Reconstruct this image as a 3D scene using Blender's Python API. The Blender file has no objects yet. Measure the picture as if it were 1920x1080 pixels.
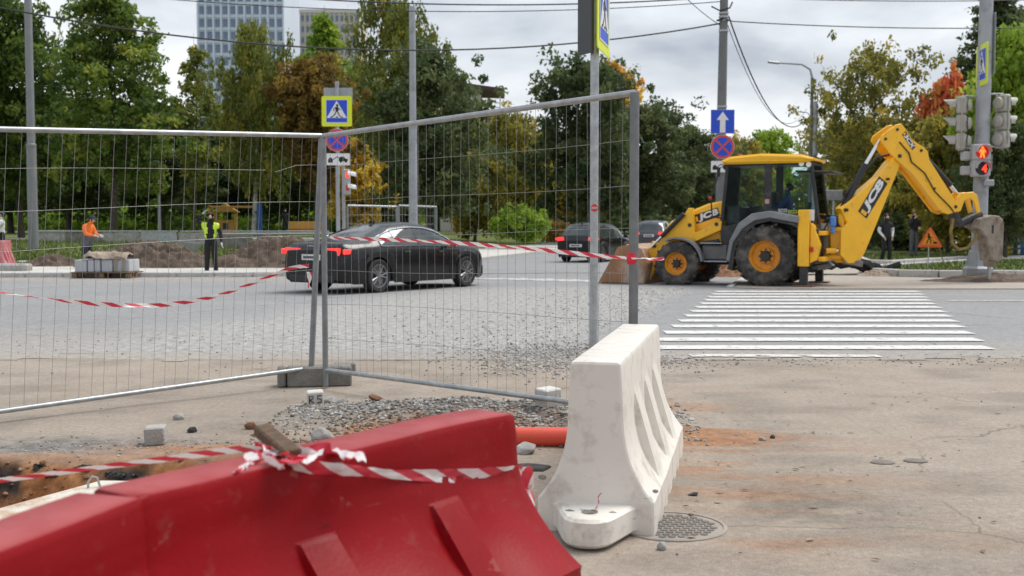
import bpy, bmesh, math, random
import numpy as np
from mathutils import Vector, Matrix, Euler, noise as mnoise
R = math.radians
S = bpy.context.scene
COL = S.collection
rng = random.Random(7)

# ------------------------------------------------------------------ camera
F = 2150.0; PITCH = math.atan(118 / F); CAMH = 1.4
cam_d = bpy.data.cameras.new('camera'); cam = bpy.data.objects.new('camera', cam_d); COL.objects.link(cam)
cam_d.sensor_width = 36; cam_d.lens = 36 * F / 1920; cam_d.clip_start = .05; cam_d.clip_end = 5000
cam.location = (0, 0, CAMH); cam.rotation_euler = (R(90) - PITCH, 0, 0)
cam_d.dof.use_dof = True; cam_d.dof.focus_distance = 8.2; cam_d.dof.aperture_fstop = 3.6
S.camera = cam
# ------------------------------------------------------------------ sky, sun, exposure
SUN_EL, SUN_AZ = R(60), R(58)            # azimuth clockwise from +Y: beyond the scene, to the right
W = bpy.data.worlds.new('World'); S.world = W; W.use_nodes = True
nt = W.node_tree; nt.nodes.clear()
def N(t, kind, **kw):
    n = t.nodes.new(kind)
    for k, v in kw.items(): setattr(n, k, v)
    return n
def L(t, a, b): t.links.new(a, b)
out = N(nt, 'ShaderNodeOutputWorld'); bg = N(nt, 'ShaderNodeBackground'); bg.inputs['Strength'].default_value = .1
sky = N(nt, 'ShaderNodeTexSky', sky_type='NISHITA'); sky.sun_disc = False
sky.sun_elevation = SUN_EL; sky.sun_rotation = SUN_AZ; sky.air_density = 1.6; sky.dust_density = 3.0
tc = N(nt, 'ShaderNodeTexCoord'); mp = N(nt, 'ShaderNodeMapping'); mp.inputs['Scale'].default_value = (1, 1, 2.6)
mp.inputs['Location'].default_value = (.31, .2, .16)
nz = N(nt, 'ShaderNodeTexNoise'); nz.inputs['Scale'].default_value = 3.1; nz.inputs['Detail'].default_value = 7; nz.inputs['Roughness'].default_value = .5; nz.inputs['Distortion'].default_value = .25
rp = N(nt, 'ShaderNodeValToRGB'); e = rp.color_ramp.elements
e[0].position = .34; e[0].color = (.27, .315, .40, 1); e[1].position = .63; e[1].color = (.90, .93, .97, 1)
mul = N(nt, 'ShaderNodeMix', data_type='RGBA', blend_type='MULTIPLY'); mul.inputs[0].default_value = 1; mul.inputs[7].default_value = (5.7, 5.7, 5.7, 1)
mx = N(nt, 'ShaderNodeMix', data_type='RGBA'); mx.inputs[0].default_value = .93
L(nt, tc.outputs['Generated'], mp.inputs[0]); L(nt, mp.outputs[0], nz.inputs['Vector']); L(nt, nz.outputs[0], rp.inputs[0])
L(nt, rp.outputs[0], mul.inputs[6]); L(nt, sky.outputs[0], mx.inputs[6]); L(nt, mul.outputs[2], mx.inputs[7]); L(nt, mx.outputs[2], bg.inputs[0]); L(nt, bg.outputs[0], out.inputs[0])
sd = bpy.data.lights.new('sun', 'SUN'); sd.energy = 1.5; sd.angle = R(35); sd.color = (1, .965, .91)
sun = bpy.data.objects.new('sun', sd); COL.objects.link(sun)
dirv = Vector((math.sin(SUN_AZ) * math.cos(SUN_EL), math.cos(SUN_AZ) * math.cos(SUN_EL), math.sin(SUN_EL)))
sun.rotation_euler = dirv.to_track_quat('Z', 'Y').to_euler(); sun.location = (12, 14, 30)
vs = S.view_settings; vs.view_transform = 'Standard'; vs.look = 'None'; vs.gamma = 1; vs.exposure = 1.06
S.cycles.max_bounces = 8; S.cycles.diffuse_bounces = 4; S.cycles.glossy_bounces = 3; S.cycles.transmission_bounces = 5; S.cycles.transparent_max_bounces = 8
S.cycles.caustics_reflective = False; S.cycles.caustics_refractive = False
S.cycles.use_denoising = True

# ------------------------------------------------------------------ helpers
FW = Vector((0, math.cos(PITCH), -math.sin(PITCH))); UP = Vector((0, math.sin(PITCH), math.cos(PITCH)))
def ray(px, py): return FW + Vector((1, 0, 0)) * ((px - 960) / F) + UP * ((540 - py) / F)
def at(px, py, Y):                      # a measured photograph point at a known distance Y
    r = ray(px, py); return Vector((0, 0, CAMH)) + r * (Y / r.y)
def gp(px, py, z=0.0):                  # a measured photograph point standing at height z
    r = ray(px, py); return Vector((0, 0, CAMH)) + r * ((z - CAMH) / r.z)

def nrm(v):
    v = Vector(v); return v.normalized()
class MB:
    def __init__(s, T=None): s.v = []; s.f = []; s.m = []; s.sm = []; s.T = T or Matrix(); s.uv = None
    def add(s, vs, fs, mi=0, smooth=False, T=None):
        o = len(s.v); M_ = s.T @ T if T is not None else s.T
        s.v += [tuple(M_ @ Vector(v)) for v in vs]; s.f += [tuple(i + o for i in f) for f in fs]
        s.m += [mi] * len(fs); s.sm += [smooth] * len(fs); return s
    def box(s, c, d, bev=0.0, rot=None, mi=0):
        x, y, z = [k / 2 for k in d]; b = min(bev, x * .9, y * .9, z * .9)
        T = Matrix.Translation(c) @ (rot.to_matrix().to_4x4() if rot is not None else Matrix())
        if b <= 0:
            vs = [(sx * x, sy * y, sz * z) for sx in (-1, 1) for sy in (-1, 1) for sz in (-1, 1)]
            return s.add(vs, [(0, 1, 3, 2), (4, 6, 7, 5), (0, 4, 5, 1), (2, 3, 7, 6), (0, 2, 6, 4), (1, 5, 7, 3)], mi, False, T)
        vs = []; ix = {}
        for sx in (-1, 1):
            for sy in (-1, 1):
                for sz in (-1, 1):
                    for a in range(3):
                        p = [sx * (x - b), sy * (y - b), sz * (z - b)]; p[a] = (sx * x, sy * y, sz * z)[a]
                        ix[(sx, sy, sz, a)] = len(vs); vs.append(p)
        fs = []
        for sg in (-1, 1):
            fs.append([ix[(sg, p, q, 0)] for p, q in ((-1, -1), (1, -1), (1, 1), (-1, 1))][::sg])
            fs.append([ix[(p, sg, q, 1)] for p, q in ((-1, -1), (1, -1), (1, 1), (-1, 1))][::-sg])
            fs.append([ix[(p, q, sg, 2)] for p, q in ((-1, -1), (1, -1), (1, 1), (-1, 1))][::sg])
        for p in (-1, 1):
            for q in (-1, 1):
                fs.append([ix[(p, q, -1, 0)], ix[(p, q, 1, 0)], ix[(p, q, 1, 1)], ix[(p, q, -1, 1)]][::p * q * -1 or 1])
                fs.append([ix[(p, -1, q, 0)], ix[(p, 1, q, 0)], ix[(p, 1, q, 2)], ix[(p, -1, q, 2)]][::p * q])
                fs.append([ix[(-1, p, q, 1)], ix[(1, p, q, 1)], ix[(1, p, q, 2)], ix[(-1, p, q, 2)]][::-p * q])
                for r_ in (-1, 1): fs.append([ix[(p, q, r_, a)] for a in range(3)][::p * q * r_])
        return s.add(vs, fs, mi, False, T)
    def tube(s, pts, r, n=8, cap=True, mi=0, smooth=True, closed=False, flat=1.0):
        pts = [Vector(p) for p in pts]; k = len(pts); rr = r if isinstance(r, (list, tuple)) else [r] * k
        vs = []; fs = []; ref = None
        for i, p in enumerate(pts):
            if closed: d = pts[(i + 1) % k] - pts[i - 1]
            else: d = pts[min(i + 1, k - 1)] - pts[max(i - 1, 0)]
            d = d.normalized() if d.length > 1e-9 else Vector((0, 0, 1))
            if ref is None: ref = Vector((0, 0, 1)) if abs(d.z) < .9 else Vector((1, 0, 0))
            u = d.cross(ref).normalized(); w = u.cross(d).normalized(); ref = w
            for j in range(n):
                a = 2 * math.pi * j / n; vs.append(p + u * (rr[i] * math.cos(a)) + w * (rr[i] * flat * math.sin(a)))
        for i in range(k if closed else k - 1):
            for j in range(n):
                a, b = i * n + j, i * n + (j + 1) % n; c, d_ = ((i + 1) % k) * n + (j + 1) % n, ((i + 1) % k) * n + j
                fs.append((a, b, c, d_))
        s.add(vs, fs, mi, smooth)
        if cap and not closed:
            s.add(vs[:n], [tuple(range(n))[::-1]], mi); s.add(vs[-n:], [tuple(range(n))], mi)
        return s
    def lathe(s, prof, n=24, T=None, mi=0, smooth=True, caps=True):          # (radius, height) pairs about local z
        vs = []; fs = []; k = len(prof)
        for r_, z in prof:
            for j in range(n):
                a = 2 * math.pi * j / n; vs.append((r_ * math.cos(a), r_ * math.sin(a), z))
        for i in range(k - 1):
            for j in range(n): fs.append((i * n + j, i * n + (j + 1) % n, (i + 1) * n + (j + 1) % n, (i + 1) * n + j))
        s.add(vs, fs, mi, smooth, T)
        if caps and prof[0][0] > 1e-6: s.add(vs[:n], [tuple(range(n))[::-1]], mi, False, T)
        if caps and prof[-1][0] > 1e-6: s.add(vs[-n:], [tuple(range(n))], mi, False, T)
        return s
    def prism(s, poly, z0, z1, T=None, bev=0.0, mi=0):            # polygon in local xy, extruded z0..z1
        n = len(poly); ar = sum(poly[i][0] * poly[(i + 1) % n][1] - poly[(i + 1) % n][0] * poly[i][1] for i in range(n))
        if ar < 0: poly = poly[::-1]
        def inset(d):
            o = []
            for i in range(n):
                a, b, c = Vector(poly[i - 1]), Vector(poly[i]), Vector(poly[(i + 1) % n])
                e1 = (b - a).normalized(); e2 = (c - b).normalized(); n1 = Vector((-e1.y, e1.x)); n2 = Vector((-e2.y, e2.x))
                m = n1 + n2; m = m / max(m.length_squared / 2, .35); o.append(b + m * d)
            return o
        rings = []
        if bev > 0: rings = [(inset(bev), z0), (poly, z0 + bev), (poly, z1 - bev), (inset(bev), z1)]
        else: rings = [(poly, z0), (poly, z1)]
        vs = []; fs = []
        for p, z in rings: vs += [(q[0], q[1], z) for q in p]
        for i in range(len(rings) - 1):
            for j in range(n): fs.append((i * n + j, i * n + (j + 1) % n, (i + 1) * n + (j + 1) % n, (i + 1) * n + j))
        fs.append(tuple(range(n))[::-1]); fs.append(tuple(range(len(vs) - n, len(vs))))
        return s.add(vs, fs, mi, False, T)
    def ball(s, c, r, n=10, mi=0, T=None):
        rx, ry, rz = r if isinstance(r, (tuple, list)) else (r, r, r)
        k = max(4, n // 2 + 1); vs = [(c[0], c[1], c[2] - rz)]; fs = []
        for i in range(1, k):
            t = math.pi * i / k
            for j in range(n): a = 2 * math.pi * j / n; vs.append((c[0] + rx * math.sin(t) * math.cos(a), c[1] + ry * math.sin(t) * math.sin(a), c[2] - rz * math.cos(t)))
        vs.append((c[0], c[1], c[2] + rz)); e_ = len(vs) - 1
        for j in range(n):
            fs.append((0, 1 + (j + 1) % n, 1 + j)); fs.append((e_, e_ - n + j, e_ - n + (j + 1) % n))
            for i in range(k - 2): fs.append((1 + i * n + j, 1 + i * n + (j + 1) % n, 1 + (i + 1) * n + (j + 1) % n, 1 + (i + 1) * n + j))
        return s.add(vs, fs, mi, True, T)
    def mesh(s, name, mats, sharp=40):
        me = bpy.data.meshes.new(name); me.from_pydata(s.v, [], s.f)
        for m in (mats if isinstance(mats, (list, tuple)) else [mats]): me.materials.append(m)
        me.polygons.foreach_set('material_index', s.m); me.polygons.foreach_set('use_smooth', s.sm)
        if s.uv is not None:
            u = me.uv_layers.new(name='UVMap'); li = np.zeros(len(me.loops), np.int32); me.loops.foreach_get('vertex_index', li)
            u.data.foreach_set('uv', np.array(s.uv, np.float32)[li].ravel())
        if sharp and any(s.sm): me.set_sharp_from_angle(angle=R(sharp))
        me.update(); return me
    def build(s, name, mats, parent=None, loc=None, sharp=40, **tags):
        o = bpy.data.objects.new(name, s.mesh(name, mats, sharp)); COL.objects.link(o)
        if parent is not None: o.parent = parent
        if loc is not None: o.location = loc
        for k, v in tags.items(): o[k] = v
        return o
def thing(name, label, cat, loc=(0, 0, 0), rotz=0, group=None, rot=None):
    o = bpy.data.objects.new(name, None); COL.objects.link(o); o.location = loc
    o.rotation_euler = rot if rot is not None else (0, 0, rotz); o.empty_display_size = .1
    o['label'] = label; o['category'] = cat
    if group: o['group'] = group
    return o
def tag(o, label=None, cat=None, group=None, kind=None):
    for k, v in (('label', label), ('category', cat), ('group', group), ('kind', kind)):
        if v: o[k] = v
    return o
def child(name, me, parent, loc=(0, 0, 0), rot=(0, 0, 0), sc=None):   # another object that shares mesh data
    o = bpy.data.objects.new(name, me); COL.objects.link(o); o.parent = parent; o.location = loc; o.rotation_euler = rot
    if sc is not None: o.scale = sc
    return o
def dup(root, loc, rotz, label, scale=None, cat=None):
    r = root.copy(); COL.objects.link(r); r.location = loc; r.rotation_euler = (0, 0, rotz); r['label'] = label
    if scale: r.scale = scale
    if cat: r['category'] = cat
    for ch in list(root.children):
        c = ch.copy(); COL.objects.link(c); c.parent = r
        for g in list(ch.children): d = g.copy(); COL.objects.link(d); d.parent = c
    return r

# ------------------------------------------------------------------ materials
def mat(name, col, rough=.6, metal=0.0, var=.12, scale=6.0, bump=0.0, bscale=None, dirt=None, coat=0.0, alpha=None, spec=None, detail=5):
    m = bpy.data.materials.new(name); m.use_nodes = True; t = m.node_tree; p = t.nodes['Principled BSDF']
    c = N(t, 'ShaderNodeTexCoord'); nz = N(t, 'ShaderNodeTexNoise'); nz.inputs['Scale'].default_value = scale; nz.inputs['Detail'].default_value = detail
    L(t, c.outputs['Object'], nz.inputs['Vector'])
    r = N(t, 'ShaderNodeValToRGB'); r.color_ramp.elements[0].position = .3; r.color_ramp.elements[1].position = .7
    r.color_ramp.elements[0].color = (*[max(0, k * (1 - var)) for k in col], 1); r.color_ramp.elements[1].color = (*[min(1, k * (1 + var)) for k in col], 1)
    L(t, nz.outputs[0], r.inputs[0]); last = r.outputs[0]
    if dirt:                                      # (colour, amount, scale)
        n2 = N(t, 'ShaderNodeTexNoise'); n2.inputs['Scale'].default_value = dirt[2]; n2.inputs['Detail'].default_value = 8; n2.inputs['Roughness'].default_value = .65
        L(t, c.outputs['Object'], n2.inputs['Vector']); r2 = N(t, 'ShaderNodeValToRGB')
        r2.color_ramp.elements[0].position = .62 - dirt[1] * .35; r2.color_ramp.elements[0].color = (0, 0, 0, 1); r2.color_ramp.elements[1].position = .78 - dirt[1] * .2; r2.color_ramp.elements[1].color = (1, 1, 1, 1)
        L(t, n2.outputs[0], r2.inputs[0]); x = N(t, 'ShaderNodeMix', data_type='RGBA'); x.inputs[7].default_value = (*dirt[0], 1)
        L(t, r2.outputs[0], x.inputs[0]); L(t, last, x.inputs[6]); last = x.outputs[2]
        rr = N(t, 'ShaderNodeMath', operation='MULTIPLY_ADD'); rr.inputs[1].default_value = .35; rr.inputs[2].default_value = rough; rr.use_clamp = True
        L(t, r2.outputs[0], rr.inputs[0]); L(t, rr.outputs[0], p.inputs['Roughness'])
    L(t, last, p.inputs['Base Color'])
    if not dirt: p.inputs['Roughness'].default_value = rough
    p.inputs['Metallic'].default_value = metal; p.inputs['Coat Weight'].default_value = coat
    if spec is not None: p.inputs['Specular IOR Level'].default_value = spec
    if bump:
        nb = N(t, 'ShaderNodeTexNoise'); nb.inputs['Scale'].default_value = bscale or scale * 6; nb.inputs['Detail'].default_value = 6
        L(t, c.outputs['Object'], nb.inputs['Vector']); b = N(t, 'ShaderNodeBump'); b.inputs['Strength'].default_value = bump; b.inputs['Distance'].default_value = .02
        L(t, nb.outputs[0], b.inputs['Height']); L(t, b.outputs[0], p.inputs['Normal'])
    return m
def glass(name, tint=(.6, .7, .68), rough=.02, mix=.55, ior=1.5):
    m = bpy.data.materials.new(name); m.use_nodes = True; t = m.node_tree; t.nodes.clear()
    o = N(t, 'ShaderNodeOutputMaterial'); g = N(t, 'ShaderNodeBsdfGlossy'); g.inputs['Roughness'].default_value = rough
    tr = N(t, 'ShaderNodeBsdfTransparent'); tr.inputs[0].default_value = (*tint, 1); fr = N(t, 'ShaderNodeFresnel'); fr.inputs[0].default_value = ior
    ad = N(t, 'ShaderNodeMath', operation='MULTIPLY_ADD'); ad.inputs[1].default_value = 1.0; ad.inputs[2].default_value = mix * .2
    L(t, fr.outputs[0], ad.inputs[0]); mxs = N(t, 'ShaderNodeMixShader'); L(t, ad.outputs[0], mxs.inputs[0]); L(t, tr.outputs[0], mxs.inputs[1]); L(t, g.outputs[0], mxs.inputs[2]); L(t, mxs.outputs[0], o.inputs[0])
    return m
def emis(name, col, strength):
    m = bpy.data.materials.new(name); m.use_nodes = True; p = m.node_tree.nodes['Principled BSDF']
    p.inputs['Base Color'].default_value = (*[k * .4 for k in col], 1); p.inputs['Emission Color'].default_value = (*col, 1); p.inputs['Emission Strength'].default_value = strength
    return m
m_galv = mat('galvanised_steel', (.40, .42, .43), .42, .75, .18, 14, .05); m_postgalv = mat('grey_fence_post', (.24, .255, .265), .5, .5, .15, 14, .05); m_postdark = mat('dark_fence_post', (.18, .19, .195), .5, .5, .15, 14, .05)
m_wire = mat('fence_wire', (.30, .30, .29), .5, .35, .2, 20)
m_pole = mat('grey_pole_paint', (.36, .38, .40), .55, .1, .1, 3, dirt=((.22, .22, .22), .35, 2.2))
m_poledark = mat('dark_pole_paint', (.16, .165, .165), .6, .1, .15, 3)
m_black = mat('black_plastic', (.018, .018, .02), .5, 0, .2, 8)
m_rubber = mat('tyre_rubber', (.03, .029, .028), .85, 0, .3, 9, .15, dirt=((.16, .14, .12), .55, 4))
m_chrome = mat('chrome', (.75, .76, .78), .16, 1.0, .05, 5)
m_white = mat('white_paint', (.74, .74, .73), .5, 0, .05, 5)
m_conc = mat('concrete', (.40, .39, .37), .9, 0, .16, 9, .5, 60, dirt=((.24, .22, .19), .4, 4))
m_conclight = mat('pale_concrete', (.60, .585, .545), .9, 0, .12, 7, .4, 50, dirt=((.36, .31, .25), .4, 3))
m_concdark = mat('dark_concrete', (.235, .225, .205), .92, 0, .18, 9, .6, 60, dirt=((.15, .14, .12), .4, 5))
m_redplastic = mat('red_plastic', (.235, .0036, .0066), .38, 0, .14, 2.5, .06, 70, dirt=((.24, .03, .03), .14, 13.0), spec=.13)
def top_sheen_dust(m, col, amount, lo=.55, hi=.95):                                     # sky sheen painted into the colour of upward faces, along with dust and fading
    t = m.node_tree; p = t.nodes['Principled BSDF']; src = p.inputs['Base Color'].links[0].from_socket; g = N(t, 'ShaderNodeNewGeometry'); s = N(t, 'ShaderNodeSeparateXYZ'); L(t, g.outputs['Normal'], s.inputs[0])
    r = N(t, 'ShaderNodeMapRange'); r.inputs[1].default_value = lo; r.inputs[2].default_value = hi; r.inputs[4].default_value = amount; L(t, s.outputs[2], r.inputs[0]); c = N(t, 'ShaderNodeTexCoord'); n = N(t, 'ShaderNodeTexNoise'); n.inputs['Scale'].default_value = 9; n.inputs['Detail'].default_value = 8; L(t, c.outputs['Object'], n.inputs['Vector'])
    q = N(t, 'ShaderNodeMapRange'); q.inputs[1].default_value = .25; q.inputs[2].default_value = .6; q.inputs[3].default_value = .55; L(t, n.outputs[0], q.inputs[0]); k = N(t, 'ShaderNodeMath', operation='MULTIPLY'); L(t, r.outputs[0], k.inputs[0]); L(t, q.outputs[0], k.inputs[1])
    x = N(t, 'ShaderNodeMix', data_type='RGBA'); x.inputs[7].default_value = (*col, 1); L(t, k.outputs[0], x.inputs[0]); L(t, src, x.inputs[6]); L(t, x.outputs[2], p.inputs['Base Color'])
top_sheen_dust(m_redplastic, (.50, .14, .14), .50, .9, .99)
m_whiteplastic = mat('white_plastic', (.73, .69, .625), .45, 0, .05, 3, .06, 30, dirt=((.50, .45, .38), .30, 8))
def scratches(m, col, sc, thr, rot, amount=.8):                                    # thin drawn-out marks
    t = m.node_tree; p = t.nodes['Principled BSDF']; src = p.inputs['Base Color'].links[0].from_socket; c = N(t, 'ShaderNodeTexCoord'); mp_ = N(t, 'ShaderNodeMapping'); mp_.inputs['Scale'].default_value = sc; mp_.inputs['Rotation'].default_value = rot; L(t, c.outputs['Object'], mp_.inputs[0])
    n = N(t, 'ShaderNodeTexNoise'); n.inputs['Scale'].default_value = 1; n.inputs['Detail'].default_value = 5; n.inputs['Roughness'].default_value = .6; L(t, mp_.outputs[0], n.inputs['Vector']); r = N(t, 'ShaderNodeMapRange'); r.inputs[1].default_value = thr; r.inputs[2].default_value = thr + .03; r.inputs[4].default_value = amount; L(t, n.outputs[0], r.inputs[0])
    x = N(t, 'ShaderNodeMix', data_type='RGBA'); x.inputs[7].default_value = (*col, 1); L(t, r.outputs[0], x.inputs[0]); L(t, src, x.inputs[6]); L(t, x.outputs[2], p.inputs['Base Color'])
scratches(m_redplastic, (.40, .10, .10), (3, 2.2, 46), .70, (.5, 0, 0), .55); scratches(m_redplastic, (.05, .008, .01), (4, 3, 30), .705, (-.6, .2, 0), .8); scratches(m_redplastic, (.34, .12, .10), (6, 7, 9), .665, (0, 0, 0), .45)
scratches(m_whiteplastic, (.30, .26, .22), (7, 5, 34), .69, (.3, .3, 0), .6); scratches(m_whiteplastic, (.42, .35, .27), (8, 8, 3), .63, (0, 0, 0), .45)
m_scuff = mat('scuffed_plastic', (.22, .20, .18), .7, 0, .4, 30)
m_pipe = mat('orange_pipe', (.72, .085, .045), .4, 0, .06, 3, dirt=((.5, .16, .10), .2, 6))
m_wood = mat('weathered_wood', (.19, .13, .075), .8, 0, .3, 14, .4, 40)
m_rust = mat('rusty_steel', (.20, .105, .06), .8, .2, .35, 10, .3)
m_stone = mat('gravel_stone', (.36, .35, .33), .9, 0, .35, 7, .3, 40)
m_brick = mat('broken_brick', (.20, .095, .055), .9, 0, .3, 10, .4)
m_asph_chunk = mat('broken_asphalt', (.045, .045, .047), .9, 0, .4, 14, .6)
m_soil = mat('dug_soil', (.105, .075, .055), .95, 0, .45, 4, 1.0, 12, dirt=((.20, .155, .12), .35, 9))
# ------------------------------------------------------------------ the ground
def vnoise(x, y, seed=0):                       # smooth value noise on numpy arrays
    xi = np.floor(x).astype(np.int64); yi = np.floor(y).astype(np.int64); fx = x - xi; fy = y - yi
    fx = fx * fx * (3 - 2 * fx); fy = fy * fy * (3 - 2 * fy)
    def h(a, b):
        k = (a * 374761393 + b * 668265263 + seed * 974711) & 0x7fffffff; k = ((k ^ (k >> 13)) * 1274126177) & 0x7fffffff
        return ((k ^ (k >> 16)) & 0xffff) / 65535.0
    return (h(xi, yi) * (1 - fx) + h(xi + 1, yi) * fx) * (1 - fy) + (h(xi, yi + 1) * (1 - fx) + h(xi + 1, yi + 1) * fx) * fy
def fbm(x, y, sc, oc=4, seed=0):
    s = np.zeros_like(x, dtype=float); a = .5; t = 0
    for k in range(oc): s += a * vnoise(x * sc + 17.3 * k, y * sc - 9.1 * k, seed + k); t += a; a *= .5; sc *= 2.03
    return s / t
def smooth(a, b, x): t = np.clip((x - a) / (b - a), 0, 1); return t * t * (3 - 2 * t)
def axis(br):                                   # [(start, end, step), ...]
    o = []
    for a, b, st in br: o += list(np.arange(a, b - 1e-6, st))
    return np.array(o + [br[-1][1]])
gx = axis([(-3000, -300, 300), (-300, -40, 20), (-40, -8, 1.0), (-8, -3.6, .2), (-3.6, 1.6, .035), (1.6, 8, .2), (8, 40, 1.0), (40, 300, 20), (300, 3000, 300)])
gy = axis([(-40, 0, 5), (0, 2.2, .3), (2.2, 9.6, .035), (9.6, 13, .1), (13, 40, .6), (40, 120, 4), (120, 600, 40), (600, 4200, 400)])
GX, GY = np.meshgrid(gx, gy)
def pit_depth(x, y):
    # trench behind the red barriers: its far edge runs from (-3.4, 7.0) to (-0.9, 6.5) and closes near x = -0.75
    n = (fbm(x, y, 3.0, 4, 5) - .5)
    far = 6.84 + .02 * (-1.6 - x) + .26 * n
    near = 2.9 + .05 * x
    right = -1.32 + .30 * n - .1 * (6.8 - y) + .25 * np.clip(5.8 - y, 0, 3)
    d = np.minimum(np.minimum(far - y, y - near), right - x)
    return smooth(0, .42, d + .05) , d
def heap(x, y):
    n = fbm(x, y, 2.2, 4, 9); m = fbm(x, y, 9, 3, 12)
    h = .13 * np.exp(-(((x + .45) / 1.0) ** 2 + ((y - 8.25) / .5) ** 2)) * (.55 + .9 * n)
    h += .08 * np.exp(-(((x - .4) / .7) ** 2 + ((y - 7.95) / .5) ** 2)) * (.5 + .9 * n)
    h += .05 * np.exp(-(((x + 1.0) / .8) ** 2 + ((y - 6.9) / .35) ** 2))
    return h * (.8 + .4 * m)
def ground_z(x, y):
    p, d = pit_depth(x, y)
    n = fbm(x, y, 2.0, 4, 3)
    near = (y < 12.5) & (np.abs(x) < 8)
    z = np.where(near, .012 * (fbm(x, y, .9, 3, 1) - .5) + .006 * (fbm(x, y, 7, 3, 2) - .5), -.012)
    z = z + np.where(near, heap(x, y), 0)
    fl = -.34 - .16 * n + .05 * fbm(x, y, 11, 3, 6)
    z = z * (1 - p) + p * fl
    # asphalt strip along the left is a little sunken and rough
    return z
Z = ground_z(GX, GY)
Pm, Pd = pit_depth(GX, GY)
near = (GY < 12.6) & (np.abs(GX) < 9)
sand = np.clip(np.maximum(smooth(.0, .12, Pm) * (1.05 - .2 * fbm(GX, GY, 5, 3, 8)),
     np.maximum(smooth(.46, .66, fbm(GX, GY, 1.6, 4, 21)) * np.exp(-(((GX + .95) / .8) ** 2 + ((GY - 6.95) / .38) ** 2)) * 1.5,
                np.maximum(.55 * np.exp(-((Pd + .02) / .12) ** 2), 1.3 * smooth(.38, .6, fbm(GX, GY, 2.2, 4, 22)) * np.exp(-(((GX + .5) / .75) ** 2 + ((GY - 7.6) / .27) ** 2))))), 0, 1)
st = smooth(.50, .70, fbm(GX * .75, GY * 2.6, 1.3, 5, 33))
sand = np.maximum(sand, .75 * st * np.exp(-(((GX - 1.25) / .75) ** 2 + ((GY - 7.4) / 1.7) ** 2)))
sand = np.maximum(sand, .35 * smooth(.55, .7, fbm(GX, GY * 2, 1.1, 5, 35)) * np.exp(-(((GX - 1.1) / .9) ** 2 + ((GY - 5.0) / .7) ** 2)))
sand = np.maximum(sand, .85 * smooth(.36, .6, fbm(GX, GY * 1.5, 2.4, 4, 37)) * np.exp(-(((GX + 1.75) / .75) ** 2 + ((GY - 7.08) / .20) ** 2)))
sand = np.maximum(sand, .6 * smooth(.4, .62, fbm(GX, GY, 2.6, 4, 38)) * np.exp(-(((GX - .12) / .35) ** 2 + ((GY - 6.1) / .8) ** 2)))
grav = np.exp(-(((GX + 2.4) / 1.5) ** 2 + ((GY - 7.15) / .33) ** 2)) * 1.1
grav = np.maximum(grav, np.clip(heap(GX, GY) * 11, 0, 1)) * near
grav = np.clip(grav * (.55 + .9 * fbm(GX, GY, 6, 3, 40)), 0, 1) * (1 - np.clip(sand * 1.2, 0, 1))
grime = smooth(.48, .72, fbm(GX, GY * 1.5, 1.7, 5, 50)) * .45
grime = np.maximum(grime, .9 * smooth(.40, .62, fbm(GX, GY, 3.1, 4, 52)) * np.exp(-(((GX - 1.45) / .6) ** 2 + ((GY - 5.7) / .6) ** 2)))
tar = smooth(.0, .10, Pd + .03) * (1 - smooth(.13, .22, Pd)) * smooth(.56, .64, fbm(GX, GY, 2.6, 3, 61))   # the black asphalt layer cut by the trench
def grid_obj(name, X, Y, Zz, m, attrs, mask=None, **tags):
    ny, nx = X.shape; v = np.stack([X, Y, Zz], -1).reshape(-1, 3)
    i = np.arange(ny * nx).reshape(ny, nx); q = np.stack([i[:-1, :-1], i[:-1, 1:], i[1:, 1:], i[1:, :-1]], -1).reshape(-1, 4)
    if mask is not None: q = q[mask[:-1, :-1].reshape(-1)]
    me = bpy.data.meshes.new(name); me.vertices.add(len(v)); me.vertices.foreach_set('co', v.astype(np.float32).ravel())
    me.loops.add(q.size); me.loops.foreach_set('vertex_index', q.astype(np.int32).ravel())
    me.polygons.add(len(q)); me.polygons.foreach_set('loop_start', np.arange(0, q.size, 4, dtype=np.int32)); me.polygons.foreach_set('loop_total', np.full(len(q), 4, np.int32))
    me.update(calc_edges=True); me.polygons.foreach_set('use_smooth', np.ones(len(q), bool))
    for k, a in attrs.items():
        at_ = me.attributes.new(k, 'FLOAT', 'POINT'); at_.data.foreach_set('value', a.astype(np.float32).ravel())
    me.materials.append(m); o = bpy.data.objects.new(name, me); COL.objects.link(o)
    for k, w in tags.items(): o[k] = w
    return o
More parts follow.
